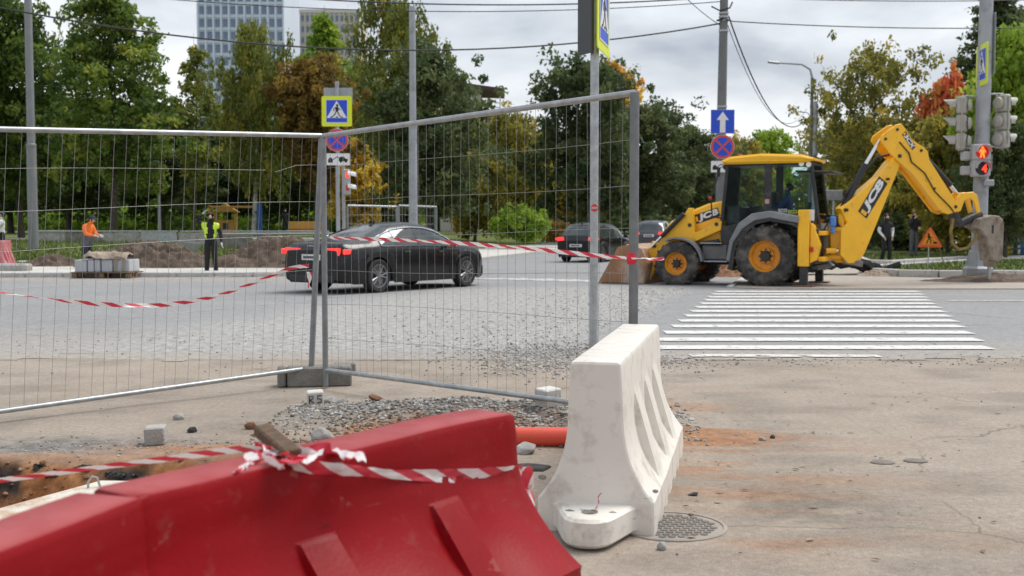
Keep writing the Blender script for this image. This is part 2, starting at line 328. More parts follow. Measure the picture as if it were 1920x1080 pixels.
def layered(name, base, layers, rough=.92, fine=(140, .22), speck=None, bump=.35, bscale=90, crack=None):
    """base colour pair + attribute layers [(attr, colour a, colour b)], fine grain and dark specks"""
    m = bpy.data.materials.new(name); m.use_nodes = True; t = m.node_tree; p = t.nodes['Principled BSDF']; c = N(t, 'ShaderNodeTexCoord')
    def noi(sc, de=6, ro=.6):
        n = N(t, 'ShaderNodeTexNoise'); n.inputs['Scale'].default_value = sc; n.inputs['Detail'].default_value = de; n.inputs['Roughness'].default_value = ro
        L(t, c.outputs['Object'], n.inputs['Vector']); return n.outputs[0]
    def ramp(s, a, b, p0=.35, p1=.65):
        r = N(t, 'ShaderNodeValToRGB'); r.color_ramp.elements[0].position = p0; r.color_ramp.elements[1].position = p1
        r.color_ramp.elements[0].color = (*a, 1); r.color_ramp.elements[1].color = (*b, 1); L(t, s, r.inputs[0]); return r.outputs[0]
    def mixc(f, a, b, bt='MIX'):
        x = N(t, 'ShaderNodeMix', data_type='RGBA', blend_type=bt)
        if isinstance(f, float): x.inputs[0].default_value = f
        else: L(t, f, x.inputs[0])
        L(t, a, x.inputs[6]); L(t, b, x.inputs[7]); return x.outputs[2]
    last = ramp(noi(.55, 8), *base); last = mixc(.5, last, ramp(noi(3.1, 8, .7), *base))
    for at_, ca, cb in layers:
        a = N(t, 'ShaderNodeAttribute'); a.attribute_name = at_; last = mixc(a.outputs['Fac'], last, ramp(noi(9, 6), ca, cb))
    g = fine[1]; last = mixc(1.0, last, ramp(noi(fine[0], 3), (1 - g,) * 3, (1 + g * .6,) * 3, .3, .7), 'MULTIPLY')
    last = mixc(1.0, last, ramp(noi(fine[0] * .16, 4, .8), (1 - g * .8,) * 3, (1 + g * .5,) * 3, .3, .7), 'MULTIPLY')
    if speck:
        vo = N(t, 'ShaderNodeTexVoronoi'); vo.inputs['Scale'].default_value = speck[0]; L(t, c.outputs['Object'], vo.inputs['Vector'])
        r = ramp(vo.outputs['Distance'], (1, 1, 1), (0, 0, 0), speck[1], speck[1] + .03)
        n_ = ramp(noi(1.3, 5), (0, 0, 0), (1, 1, 1), .5, .62); mm = N(t, 'ShaderNodeMath', operation='MULTIPLY'); L(t, r, mm.inputs[0]); L(t, n_, mm.inputs[1])
        d = N(t, 'ShaderNodeRGB'); d.outputs[0].default_value = (*speck[2], 1); last = mixc(mm.outputs[0], last, d.outputs[0])
    if crack:
        wn = N(t, 'ShaderNodeTexNoise'); wn.inputs['Scale'].default_value = 2.2; wn.inputs['Detail'].default_value = 6; L(t, c.outputs['Object'], wn.inputs['Vector']); wm = N(t, 'ShaderNodeMix', data_type='VECTOR'); wm.inputs[0].default_value = .22; L(t, c.outputs['Object'], wm.inputs[4]); L(t, wn.outputs['Color'], wm.inputs[5])
        cv = N(t, 'ShaderNodeTexVoronoi', feature='DISTANCE_TO_EDGE'); cv.inputs['Scale'].default_value = crack[0]; L(t, wm.outputs[1], cv.inputs['Vector']); r = ramp(cv.outputs['Distance'], (1, 1, 1), (0, 0, 0), crack[1] * .4, crack[1]); n_ = ramp(noi(.8, 4), (0, 0, 0), (crack[2],) * 3, .48, .58); mm = N(t, 'ShaderNodeMath', operation='MULTIPLY'); L(t, r, mm.inputs[0]); L(t, n_, mm.inputs[1])
        d = N(t, 'ShaderNodeRGB'); d.outputs[0].default_value = (.07, .062, .055, 1); last = mixc(mm.outputs[0], last, d.outputs[0])
    L(t, last, p.inputs['Base Color']); p.inputs['Roughness'].default_value = rough; p.inputs['Specular IOR Level'].default_value = .25
    b = N(t, 'ShaderNodeBump'); b.inputs['Strength'].default_value = bump; b.inputs['Distance'].default_value = .012; L(t, noi(bscale, 8, .75), b.inputs['Height']); L(t, b.outputs[0], p.inputs['Normal'])
    return m
SAND = ((.27, .105, .034), (.46, .215, .088))
m_ground = layered('dusty_pavement', ((.330, .272, .218), (.408, .352, .294)), [('grime', (.17, .145, .12), (.25, .215, .18)), ('gravel', (.13, .122, .112), (.28, .265, .245)), ('sand', *SAND), ('tar', (.012, .012, .013), (.04, .038, .036))], speck=(46, .10, (.10, .09, .08)), fine=(150, .30), bump=.5, crack=(.42, .0035, .6))
gob = grid_obj('ground', GX, GY, Z, m_ground, dict(sand=sand, gravel=grav, grime=grime * near, tar=tar), kind='structure')

# the carriageway: one broad sheet across the junction, dust creeping in from the near side
rx = axis([(-300, -40, 20), (-40, -8, 1), (-8, 12, .22), (12, 40, 1), (40, 300, 20)]); ry = axis([(11.0, 18, .14), (18, 34, .5), (34, 120, 4), (120, 900, 30)])
RX, RY = np.meshgrid(rx, ry)
edge = 11.75 + .22 * (fbm(RX, RY, 1.1, 4, 70) - .5) * 2 + .02 * np.abs(RX)
road_mask = RY > edge
dust = np.clip(1.15 - (RY - 11.6) / (1.2 + 2.2 * fbm(RX, RY, .5, 4, 71) + np.clip(-RX, 0, 8) * .32), 0, 1) * (.55 + .6 * fbm(RX, RY * 2, .9, 5, 72))
dust = np.maximum(dust, .75 * smooth(26.5, 30.5, RY - .3 * fbm(RX, RY, 1, 3, 4)) * (RX < -3) * (RY < 34))
# milled strip beside the crossing: pale gravel
lx = 1.35 + (RY - 13.8) * .262                                   # left edge of the crossing
mil = smooth(0, .5, lx - .25 + .5 * (fbm(RX, RY, 1.2, 3, 75) - .5) - RX) * smooth(-3.2, -1.0, RX - (RY - 22) * .3 + .8 * fbm(RX, RY, .8, 3, 76)) * smooth(12.2, 13, RY) * (1 - smooth(24.5, 27, RY))
mil = np.clip(mil * (.75 + .6 * fbm(RX, RY, 2.5, 4, 77)), 0, 1)
band = .45 * np.exp(-((RY - 14.0 - .12 * RX) / .55) ** 2) * smooth(-9, -6, RX) * (RX < 2) * smooth(.35, .6, fbm(RX, RY * 1.5, 2, 4, 78))
RZ = .004 - .018 * mil * (RY < 30) + mil * .02 * fbm(RX, RY, 5, 3, 79)
m_road = layered('grey_asphalt', ((.265, .265, .266), (.325, .325, .325)), [('dust', (.34, .30, .26), (.42, .385, .34)), ('milled', (.27, .265, .255), (.46, .45, .43))], fine=(60, .3), speck=(26, .08, (.10, .10, .10)), bump=.3, crack=(.22, .004, .6))
grid_obj('road', RX, RY, RZ, m_road, dict(dust=np.clip(dust, 0, 1), milled=np.clip(np.maximum(mil, band), 0, 1)), mask=road_mask, kind='structure')
# ------------------------------------------------------------------ road paint
def paint(name, col, wear):
    m = mat(name, col, .7, 0, .06, 5); t = m.node_tree; p = t.nodes['Principled BSDF']; o = t.nodes['Material Output']
    c = N(t, 'ShaderNodeTexCoord'); n = N(t, 'ShaderNodeTexNoise'); n.inputs['Scale'].default_value = 7; n.inputs['Detail'].default_value = 9; n.inputs['Roughness'].default_value = .75
    L(t, c.outputs['Object'], n.inputs['Vector']); r = N(t, 'ShaderNodeValToRGB'); r.color_ramp.elements[0].position = wear - .1; r.color_ramp.elements[1].position = wear
    L(t, n.outputs[0], r.inputs[0]); tr = N(t, 'ShaderNodeBsdfTransparent'); x = N(t, 'ShaderNodeMixShader')
    L(t, r.outputs[0], x.inputs[0]); L(t, tr.outputs[0], x.inputs[1]); L(t, p.outputs[0], x.inputs[2]); L(t, x.outputs[0], o.inputs[0]); return m
m_paint = paint('white_road_paint', (.64, .63, .61), .455); m_paintworn = paint('worn_road_paint', (.62, .60, .57), .50)
cr = thing('crosswalk', 'zebra crossing of white stripes on the grey road in front of the loader', 'crosswalk', (0, 0, 0)); cr['kind'] = 'structure'; del cr['category']
for k in range(13):
    y = 12.98 + k * .915; w = .42 if k else .40; x0 = 1.75 + (y - 13.9) * .25; x1 = 5.42 + (y - 12.98) * .283
    if k == 0: x0 += .1
    mb = MB(); n = 14
    for i in range(n):
        a = x0 + (x1 - x0) * i / n; b = x0 + (x1 - x0) * (i + 1) / n; o = len(mb.v)
        mb.add([(a, y - w / 2, 0), (b, y - w / 2, 0), (b, y + w / 2, 0), (a, y + w / 2, 0)], [(0, 1, 2, 3)])
    ob = mb.build('stripe', m_paint, cr, (0, 0, .0145))
mb = MB().add([(1.9, 12.05, 0), (3.9, 12.0, 0), (3.9, 12.22, 0), (1.9, 12.3, 0)], [(0, 1, 2, 3)]); mb.build('stripe', m_paintworn, cr, (0, 0, .0145))
lm = thing('lane_marking', 'white painted lane lines on the road', 'marking'); lm['kind'] = 'structure'; del lm['category']
for q in ([(8.0, 21.0), (40, 20.6), (40, 20.75), (8.0, 21.15)], [(7.0, 14.9), (40, 14.3), (40, 14.42), (7.0, 15.02)]):
    MB().add([(x, y, 0) for x, y in q], [(0, 1, 2, 3)]).build('line', m_paintworn, lm, (0, 0, .0135))
# the second crossing, over the street that runs away: short stripes between the cars and the loader
for k in range(6):
    c = gp(925 + 48 * k, 523 + 1.2 * k); MB().add([(-.9, -.22, 0), (.9, -.1, 0), (.9, .22, 0), (-.9, .1, 0)], [(0, 1, 2, 3)]).build('dash', m_paintworn, lm, (c.x, c.y, .0135))

# ------------------------------------------------------------------ barrier tape
def tape_mat():
    m = bpy.data.materials.new('barrier_tape'); m.use_nodes = True; t = m.node_tree; p = t.nodes['Principled BSDF']
    u = N(t, 'ShaderNodeUVMap'); sx = N(t, 'ShaderNodeSeparateXYZ'); L(t, u.outputs[0], sx.inputs[0])
    a = N(t, 'ShaderNodeMath', operation='MULTIPLY_ADD'); a.inputs[1].default_value = .055; L(t, sx.outputs[1], a.inputs[0]); L(t, sx.outputs[0], a.inputs[2])
    b = N(t, 'ShaderNodeMath', operation='MULTIPLY'); b.inputs[1].default_value = 1 / .20; L(t, a.outputs[0], b.inputs[0]); f = N(t, 'ShaderNodeMath', operation='FRACT'); L(t, b.outputs[0], f.inputs[0])
    g = N(t, 'ShaderNodeMath', operation='GREATER_THAN'); g.inputs[1].default_value = .5; L(t, f.outputs[0], g.inputs[0]); x = N(t, 'ShaderNodeMix', data_type='RGBA')
    x.inputs[6].default_value = (.80, .78, .77, 1); x.inputs[7].default_value = (.62, .045, .075, 1); L(t, g.outputs[0], x.inputs[0]); L(t, x.outputs[2], p.inputs['Base Color']); p.inputs['Roughness'].default_value = .32
    o = t.nodes['Material Output']; tl = N(t, 'ShaderNodeBsdfTranslucent'); L(t, x.outputs[2], tl.inputs[0]); ms = N(t, 'ShaderNodeMixShader'); ms.inputs[0].default_value = .25
    L(t, p.outputs[0], ms.inputs[1]); L(t, tl.outputs[0], ms.inputs[2]); L(t, ms.outputs[0], o.inputs[0]); return m
m_tape = tape_mat()
def ribbon(path, width, twist, n=90, seed=0, u0=0.0, crumple=.006, ws=5):
    """a strip along a path (list of points), twist(t)->angle about the path from vertical"""
    P = [Vector(p) for p in path]; ln = [0]
    for i in range(1, len(P)): ln.append(ln[-1] + (P[i] - P[i - 1]).length)
    def pos(s):
        for i in range(1, len(P)):
            if s <= ln[i] or i == len(P) - 1:
                t = (s - ln[i - 1]) / max(1e-6, ln[i] - ln[i - 1]); p0 = P[max(i - 2, 0)]; p1 = P[i - 1]; p2 = P[i]; p3 = P[min(i + 1, len(P) - 1)]
                return .5 * ((2 * p1) + (p2 - p0) * t + (2 * p0 - 5 * p1 + 4 * p2 - p3) * t * t + (3 * p1 - p0 - 3 * p2 + p3) * t ** 3)
    b = MB(); b.uv = []; C = [pos(ln[-1] * i / n) for i in range(n + 1)]; vs = []; fs = []
    for i in range(n + 1):
        d = (C[min(i + 1, n)] - C[max(i - 1, 0)]).normalized(); side = d.cross(Vector((0, 0, 1)))
        side = side.normalized() if side.length > .05 else Vector((1, 0, 0)); up = side.cross(d).normalized(); a = twist(i / n); w = up * math.cos(a) + side * math.sin(a); nn = w.cross(d)
        for j in range(ws + 1):
            q = j / ws - .5; wd_ = width(i / n) if callable(width) else width
            vs.append(C[i] + w * (q * wd_) + nn * (crumple * mnoise.noise(Vector((i * .35, j * .9, seed))) + wd_ * .12 * math.cos(q * 3) * math.sin(seed + i * .1)))
            b.uv.append((u0 + ln[-1] * i / n, q * 2))
    for i in range(n):
        for j in range(ws): k = i * (ws + 1) + j; fs.append((k, k + 1, k + ws + 2, k + ws + 1))
    b.add(vs, fs, 0, True); return b
# ------------------------------------------------------------------ plastic barriers
def barrier(root, L_, H, m, dent=0, seed=1, tongue=1, tw=.105, bw=.265, hb=.22, ribs=(-.25, 0, .25), ribw=.17, notch=False, zf=None, pw=3.3, ribz=None):
    zf = zf or H * .74
    def hw(z, rib):
        if z <= hb: return bw + .006 * (1 - z / hb)
        if z >= zf: return tw + .012 * (H - z) / (H - zf)
        t = (zf - z) / (zf - hb); c = tw + .012 + (bw - tw - .012) * (t ** pw)
        if not rib: return c
        if ribz: return max(c, tw + .045 + (bw - .012 - tw - .045) * (ribz - z) / (ribz - hb)) if z < ribz else c
        return max(c, tw + .012 + (bw - .02 - tw - .012) * min(1, t * 1.06))
    zs = [0, .012] + list(np.linspace(.03, hb - .012, 4)) + [hb, hb + .01] + ([ribz - .002, ribz + .004] if ribz else []) + [q for q in np.linspace(hb + .03, zf, 18) if not ribz or abs(q - ribz) > .012] + list(np.linspace(zf + .03, H - .024, 6))
    zs = sorted(zs); prof = [(z, 0) for z in zs] + [(H - .012, -.001), (H - .004, -.005), (H, -.014)]
    ys = sorted(set([round(v, 5) for v in list(np.linspace(-L_ / 2 + .02, L_ / 2 - .02, 46))] + [-L_ / 2, L_ / 2, -L_ / 2 + .006, L_ / 2 - .006]))
    edges = []
    for c in ribs:
        for sg in (-1, 1): edges.append(c * L_ + sg * ribw / 2)
    ys = [y for y in ys if all(abs(y - e_) > .012 for e_ in edges)]
    ys = sorted(ys + [e_ - .004 for e_ in edges] + [e_ + .004 for e_ in edges])
    vs = []; fs = []
    for y in ys:
        rib = any(abs(y - c * L_) < ribw / 2 for c in ribs); eo = .014 if abs(abs(y) - L_ / 2) < 1e-4 else (.004 if abs(abs(y) - L_ / 2 + .006) < 1e-4 else 0)
        row = []
        for sg in (1, -1):
            for z, dx in (prof if sg == 1 else prof[::-1]):
                w = hw(z, rib) + dx - eo
                if notch and z < .03: w -= .012 * (math.sin(y * 21) > .2)
                x = sg * w
                if dent:
                    x += dent * (1 if z < .3 else (.25 if z > .62 else .55)) * (mnoise.noise(Vector((y * 2.3 + seed, z * 2.8, seed * 3.1 + sg))) * .05 + mnoise.noise(Vector((y * 6 + seed, z * 6, 7))) * .014)
                zz = z - (eo if z > H - .01 else 0) + (dent * .008 * mnoise.noise(Vector((y * 2.2, seed, 3))) if z > .3 else 0)
                row.append((x, y, zz))
        vs += row
    k = len(vs) // len(ys)
    for i in range(len(ys) - 1):
        for j in range(k): fs.append((i * k + j, i * k + (j + 1) % k, (i + 1) * k + (j + 1) % k, (i + 1) * k + j))
    b = MB(); b.add(vs, fs, 0, True)
    b.add(vs[:k], [tuple(range(k))], 0); b.add(vs[-k:], [tuple(range(k))[::-1]], 0)
    b.v = [tuple(p) for p in b.v]
    body = b.build('body', m, root, sharp=24)
    if tongue:
        y0 = -L_ / 2 * tongue; t = MB(); out = [(-.24, .03), (-.20, .004), (-.175, -.012), (-.155, -.04), (-.12, -.09), (-.095, -.118), (-.06, -.134), (-.02, -.140), (.02, -.140), (.06, -.134), (.095, -.118), (.12, -.09), (.155, -.04), (.175, -.012), (.20, .004), (.24, .03)]
        t.prism([(x, y0 + y * tongue * 2.25) for x, y in out], .012, hb - .012, bev=.014); t.sm = [len(f) == 4 for f in t.f]; t.build('tongue', m, root, sharp=30)
        h = MB(); h.lathe([(.036, 0), (.036, .004), (.028, .004), (.026, -.03)], 16, Matrix.Translation((0, y0 - .17 * tongue, hb - .011))); h.build('tongue_hole', m_scuff, root)
    return body
# white one, standing by itself to the right
wa, wb = Vector((.378, 5.15, 0)), Vector((.80, 7.12, 0)); wd = wb - wa
wh = thing('water_barrier', 'white plastic water-filled barrier standing right of the fence', 'barrier', (wa + wb) / 2, math.atan2(-wd.x, wd.y), 'plastic road barriers')
barrier(wh, wd.length, .785, m_whiteplastic, .12, 4, 1, tw=.115, bw=.27, hb=.15, notch=True, ribs=(-.23, .02, .27), ribw=.2, zf=.60, pw=2.8)
for i, (y, z, x, s) in enumerate([(-.965, .76, .10, 1), (-.98, .24, -.25, 1.3), (-.98, .2, .27, .9), (-.72, .755, .02, 1.2), (-1.16, .128, .10, 1.6), (-1.17, .128, -.09, 1.8)]):
    d = MB(); d.ball((0, 0, 0), (.016 * s, .012, .01 * s), 6); o_ = d.build('scuff_mark', m_scuff, wh, (x, y, z))
sc_ = ribbon([(.02, -1.13, .135), (.03, -1.125, .16), (.028, -1.12, .19), (.045, -1.12, .215)], lambda t: .018 * (1 - .8 * t), lambda t: .5, 10, 4, .06).build('tape_scrap', m_tape, wh); MB().ball((-.02, -1.14, .142), (.03, .02, .008), 8).build('tape_scrap', m_tape, wh)
# red pair in front
def red_barrier(pa, pb, label, seed, tongue, ribs, dent=1.0):
    d = pb - pa; r = thing('water_barrier', label, 'barrier', (pa + pb) / 2, math.atan2(-d.x, d.y), 'plastic road barriers')
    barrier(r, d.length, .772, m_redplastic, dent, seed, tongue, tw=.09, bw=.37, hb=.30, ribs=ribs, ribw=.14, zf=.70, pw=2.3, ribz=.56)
    return r
ra = gp(255, 950, .75); rb_ = gp(969, 786, .75); dn = nrm((rb_ - ra).cross(Vector((0, 0, 1)))); ra -= dn * .095; rb_ -= dn * .095; ra.z = rb_.z = 0
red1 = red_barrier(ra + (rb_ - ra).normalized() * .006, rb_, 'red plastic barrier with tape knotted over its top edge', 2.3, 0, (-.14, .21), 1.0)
dd = (rb_ - ra).normalized(); dl = nrm((.29, .957, 0)); off = Vector((.010, -.012, 0))
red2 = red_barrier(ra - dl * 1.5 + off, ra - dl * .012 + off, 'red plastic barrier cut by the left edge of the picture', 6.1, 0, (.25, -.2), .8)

# ------------------------------------------------------------------ mesh fence
WIRES = {}
def fence_panel(name, label, p0, p1, z0, z1, tilt, nv, group='steel mesh fence panels', rows=7, broken=False, rp=.021, rw=.0016, endr=1.2, endm=None):
    endm = endm or m_postgalv
    """p0/p1: bottom corners on plan; built in local x (along) and z"""
    d = p1 - p0; Ln = d.length; root = thing(name, label, 'fence', (p0.x, p0.y, 0), 0, group)
    root.rotation_euler = (0, 0, math.atan2(d.y, d.x))
    def pt(u, w):                                   # u along, w up the panel (0..H), sheared by its tilt
        return Vector((u - tilt * w * 1.0, 0, z0[0] + (z0[1] - z0[0]) * u / Ln + w * ((z1[0] - z0[0]) + ((z1[1] - z0[1]) - (z1[0] - z0[0])) * u / Ln) / 2.0))
    for u in (0, Ln):
        a, b = pt(u, 0), pt(u, 2.0); ext = (a - b).normalized() * max(0, a.z - .02)
        MB().tube([a + ext, a, b], rp * (endr if u else 1.15), 12).build('post', endm if u else m_postgalv, root)
    MB().tube([pt(0, 2.0), pt(Ln, 2.0)], rp, 10).build('rail', m_galv, root); MB().tube([pt(0, 0), pt(Ln, 0)], rp * .9, 10).build('rail', m_galv, root)
    for k in range(1, nv):
        u = Ln * k / nv; ph = rng.uniform(0, 6); am = rng.uniform(.002, .008); pts = [pt(u + am * math.sin(ph + w * 2.2), w) + Vector((0, am * math.cos(ph + w * 1.7), 0)) for w in np.linspace(.0, 2.0, 7)]
        MB().tube(pts, rw, 4, False).build('vertical_wire', m_wire, root)
    for k in range(1, rows):
        w = 2.0 * k / rows; ph = rng.uniform(0, 6); U = np.linspace(0, Ln, 12); am = .012
        if broken and k == rows - 1: U = np.linspace(0, Ln * .84, 10)
        MB().tube([pt(u, w + am * math.sin(ph + u * 1.5)) + Vector((0, -.004, 0)) for u in U], rw, 4, False).build('horizontal_wire', m_wire, root)
    if broken: MB().tube([pt(Ln * .87, 1.69), pt(Ln * .93, 1.745), pt(Ln, 1.75)], rw, 4, False).build('horizontal_wire', m_wire, root)
    return root
fl0, fl1 = Vector((-4.22, 7.50, 0)), Vector((-1.745, 9.92, 0))
fence_panel('mesh_fence', 'leaning steel mesh fence panel left of the joint, cut by the left picture edge', fl0, fl1, (.055, .16), (2.045, 2.175), -.064, 35, broken=True)
fr0, fr1 = Vector((-1.60, 9.78, 0)), Vector((.775, 7.30, 0))
fence_panel('mesh_fence', 'upright steel mesh fence panel that ends at the white barrier', fr0, fr1, (.16, .215), (2.155, 2.235), 0.0, 35, endr=1.45, endm=m_postdark)
# foot block, clamp
c = gp(598, 724); bl = thing('concrete_block', 'grey concrete fence foot block under the two middle posts', 'concrete block', (c.x, c.y + .04, 0), R(10))
MB().box((.0, 0, .0875), (.55, .21, .175), .015).build('block', m_concdark, bl); MB().box((-.325, 0, .0875), (.07, .20, .172), .015).build('block_end', m_concdark, bl)
MB().box((-.283, 0, .083), (.03, .15, .15)).build('slot', m_black, bl)
c = gp(648, 699); tag(MB().box((0, 0, .05), (.2, .12, .1), .012, Euler((0, 0, R(12)))).build('concrete_piece', m_concdark, None, (c.x + .0, c.y - .05, 0)), 'small dark concrete piece behind the fence foot block', 'concrete')

def on_panel(p0, p1, px, py):                       # where a sight line meets the plane of a panel
    d = (p1 - p0).normalized(); n = Vector((d.y, -d.x, 0)); r = ray(px, py); t = (p0 - Vector((0, 0, CAMH))).dot(n) / r.dot(n); q = Vector((0, 0, CAMH)) + r * t
    return q - n * .012 if n.y > 0 else q + n * .012
pl = [on_panel(fl0, fl1, *q) for q in ((-90, 535), (0, 548), (140, 566), (230, 572), (310, 571), (400, 556), (470, 532), (540, 504), (578, 498))]
t1 = ribbon(pl, .034, lambda t: .9 * math.sin(t * 9 + 1) * (1 if t < .5 else .4) + (1.1 if t < .42 else .25), 110, 3).build('barrier_tape', m_tape)
tag(t1, 'red and white tape sagging across the left fence panel', 'tape', 'barrier tapes')
q = on_panel(fl0, fl1, 581, 520); t1b = ribbon([q + Vector((.0, -.06, .05)), q + Vector((.0, -.065, -.02)), q + Vector((-.01, -.07, -.09))], lambda t: .05 * (1 - .5 * t), lambda t: 1.4, 14, 9).build('tape_end', m_tape, t1)
pr = [on_panel(fr0, fr1, *q) for q in ((622, 446), (720, 449), (850, 455), (980, 465), (1100, 477), (1186, 485))]
t2 = ribbon(pr, .030, lambda t: .5 * math.sin(t * 21) + .3, 120, 5).build('barrier_tape', m_tape)
tag(t2, 'red and white tape pulled tight across the right fence panel', 'tape', 'barrier tapes')
e0 = pr[-1]; ribbon([e0 + Vector((.0, -.03, 0)), e0 + Vector((.07, -.05, .006)), e0 + Vector((.13, -.04, -.004)), e0 + Vector((.205, -.03, .004))], lambda t: .035 * (1 - .6 * t) + .006, lambda t: 1.0 + 2 * t, 24, 11, .18).build('tape_tail', m_tape, t2)
k = MB(); k.uv = []
kn = MB(); kn.tube([e0 + Vector((.005, -.002, -.035)), e0 + Vector((.005, -.002, -.015)), e0 + Vector((.005, -.002, .02)), e0 + Vector((.005, -.002, .04))], [.030, .036, .034, .030], 12)
m_tapered = mat('red_tape_wrap', (.62, .015, .04), .35, 0, .1, 30, .3, 60); kn.build('tape_wrap', m_tapered, t2)
# near tape over the red barrier, round a stake
kx = gp(520, 850, .80)
tp = [at(-60, 909, 3.9), at(0, 901, 3.9), at(150, 881, 3.75), at(330, 858, 3.55), at(455, 842, 3.3), at(520, 848, 3.12)]
t3 = ribbon(tp, .021, lambda t: .35 + .25 * math.sin(t * 5), 80, 7, .07, .004).build('barrier_tape', m_tape)
tag(t3, 'red and white tape knotted on the red barrier beside a wooden stake', 'tape', 'barrier tapes')
yk = 3.16
def fe(x, d=.06): return 1397 / (950 - (x - 255) * .2297 - 422) - d      # distance of the barrier's front edge below a picture column
tq = [at(505, 846, 3.13), at(548, 866, 2.99), at(600, 877, fe(600, .05)), at(660, 882, fe(660)), at(735, 889, fe(735)), at(860, 892, fe(860)), at(925, 885, fe(925)), at(978, 877, fe(975, .02))]
ribbon(tq, lambda t: .036 + .008 * math.sin(t * 11), lambda t: .25 + .25 * math.sin(t * 8), 90, 2, .1, .006).build('tape_run', m_tape, t3)
tz = [at(978, 877, fe(975, .02)), at(986, 884, 3.90), at(988, 905, 3.93), at(990, 930, 3.93), at(994, 965, 3.90)]
ribbon(tz, .05, lambda t: 1.2, 24, 6, .25, .006).build('tape_run', m_tape, t3)
for i, (pts, w) in enumerate([([(470, 870), (480, 850), (505, 842), (530, 850)], .05), ([(455, 880), (490, 858), (530, 845), (560, 850)], .03), ([(440, 886), (470, 868), (500, 850)], .012), ([(520, 848), (570, 850), (620, 845), (655, 848), (668, 864)], .055), ([(500, 862), (530, 868), (565, 862), (600, 852)], .05), ([(478, 838), (500, 838), (520, 852), (545, 862)], .04)]):
    ribbon([at(x, y, 1350 / (y - 422) - .035 - .012 * i + (.0 if j % 2 else .015)) for j, (x, y) in enumerate(pts)], w, lambda t, i=i: 1.1 + .7 * math.sin(t * 6 + i), 30, i + 20, .06 * i + .19, .012).build('tape_knot', m_tape, t3)
sa, sb = at(494, 816, 3.36), at(546, 860, 3.03)
stk = MB(); stk.T = Matrix.Translation((sa + sb) / 2) @ (sb - sa).to_track_quat('X', 'Z').to_matrix().to_4x4()
stk.box((0, 0, .012), ((sb - sa).length + .03, .052, .036), .005); tag(stk.build('wooden_stake', mat('old_stake_wood', (.105, .062, .032), .85, 0, .35, 30, .5, 60)), 'short weathered wooden stake tied in tape on the red barrier', 'stake')
# ------------------------------------------------------------------ loose things on the near ground
def gz(x, y): return float(ground_z(np.array([[x]]), np.array([[y]]))[0, 0])
def stone_verts(r_, s, flat=.7):
    ph = (1 + 5 ** .5) / 2; P = [(-1, ph, 0), (1, ph, 0), (-1, -ph, 0), (1, -ph, 0), (0, -1, ph), (0, 1, ph), (0, -1, -ph), (0, 1, -ph), (ph, 0, -1), (ph, 0, 1), (-ph, 0, -1), (-ph, 0, 1)]
    a = [r_.uniform(.7, 1.3), r_.uniform(.7, 1.2), r_.uniform(flat * .7, flat * 1.2)]
    return [(p[0] * s * .27 * a[0] * r_.uniform(.72, 1.18), p[1] * s * .27 * a[1] * r_.uniform(.72, 1.18), p[2] * s * .27 * a[2] * r_.uniform(.72, 1.18)) for p in P]
ICO = [(0, 11, 5), (0, 5, 1), (0, 1, 7), (0, 7, 10), (0, 10, 11), (1, 5, 9), (5, 11, 4), (11, 10, 2), (10, 7, 6), (7, 1, 8), (3, 9, 4), (3, 4, 2), (3, 2, 6), (3, 6, 8), (3, 8, 9), (4, 9, 5), (2, 4, 11), (6, 2, 10), (8, 6, 7), (9, 8, 1)]
def tint_mat(name, cols, rough=.92, bump=.4):
    m = bpy.data.materials.new(name); m.use_nodes = True; t = m.node_tree; p = t.nodes['Principled BSDF']
    a = N(t, 'ShaderNodeAttribute'); a.attribute_name = 'tint'; r = N(t, 'ShaderNodeValToRGB'); cr_ = r.color_ramp
    while len(cr_.elements) < len(cols): cr_.elements.new(.5)
    for i, c_ in enumerate(cols): cr_.elements[i].position = i / (len(cols) - 1); cr_.elements[i].color = (*c_, 1)
    L(t, a.outputs['Fac'], r.inputs[0]); c = N(t, 'ShaderNodeTexCoord'); n = N(t, 'ShaderNodeTexNoise'); n.inputs['Scale'].default_value = 35; n.inputs['Detail'].default_value = 5; L(t, c.outputs['Object'], n.inputs['Vector'])
    x = N(t, 'ShaderNodeMix', data_type='RGBA', blend_type='MULTIPLY'); x.inputs[0].default_value = .6; L(t, r.outputs[0], x.inputs[6]); q = N(t, 'ShaderNodeValToRGB'); q.color_ramp.elements[0].color = (.55, .55, .55, 1); q.color_ramp.elements[1].color = (1.25, 1.25, 1.25, 1); L(t, n.outputs[0], q.inputs[0]); L(t, q.outputs[0], x.inputs[7])
    L(t, x.outputs[2], p.inputs['Base Color']); p.inputs['Roughness'].default_value = rough
    b = N(t, 'ShaderNodeBump'); b.inputs['Strength'].default_value = bump; b.inputs['Distance'].default_value = .01; L(t, n.outputs[0], b.inputs['Height']); L(t, b.outputs[0], p.inputs['Normal']); return m
m_gravel = tint_mat('loose_gravel', [(.12, .108, .095), (.24, .22, .195), (.33, .31, .28), (.38, .365, .34), (.52, .50, .47)])
m_gravelpale = tint_mat('pale_road_gravel', [(.20, .19, .175), (.30, .285, .265), (.38, .365, .345), (.46, .445, .42), (.56, .54, .51)])
m_clods = tint_mat('sand_clods', [(.12, .065, .035), (.21, .11, .055), (.26, .145, .075), (.27, .22, .17), (.10, .07, .05)])
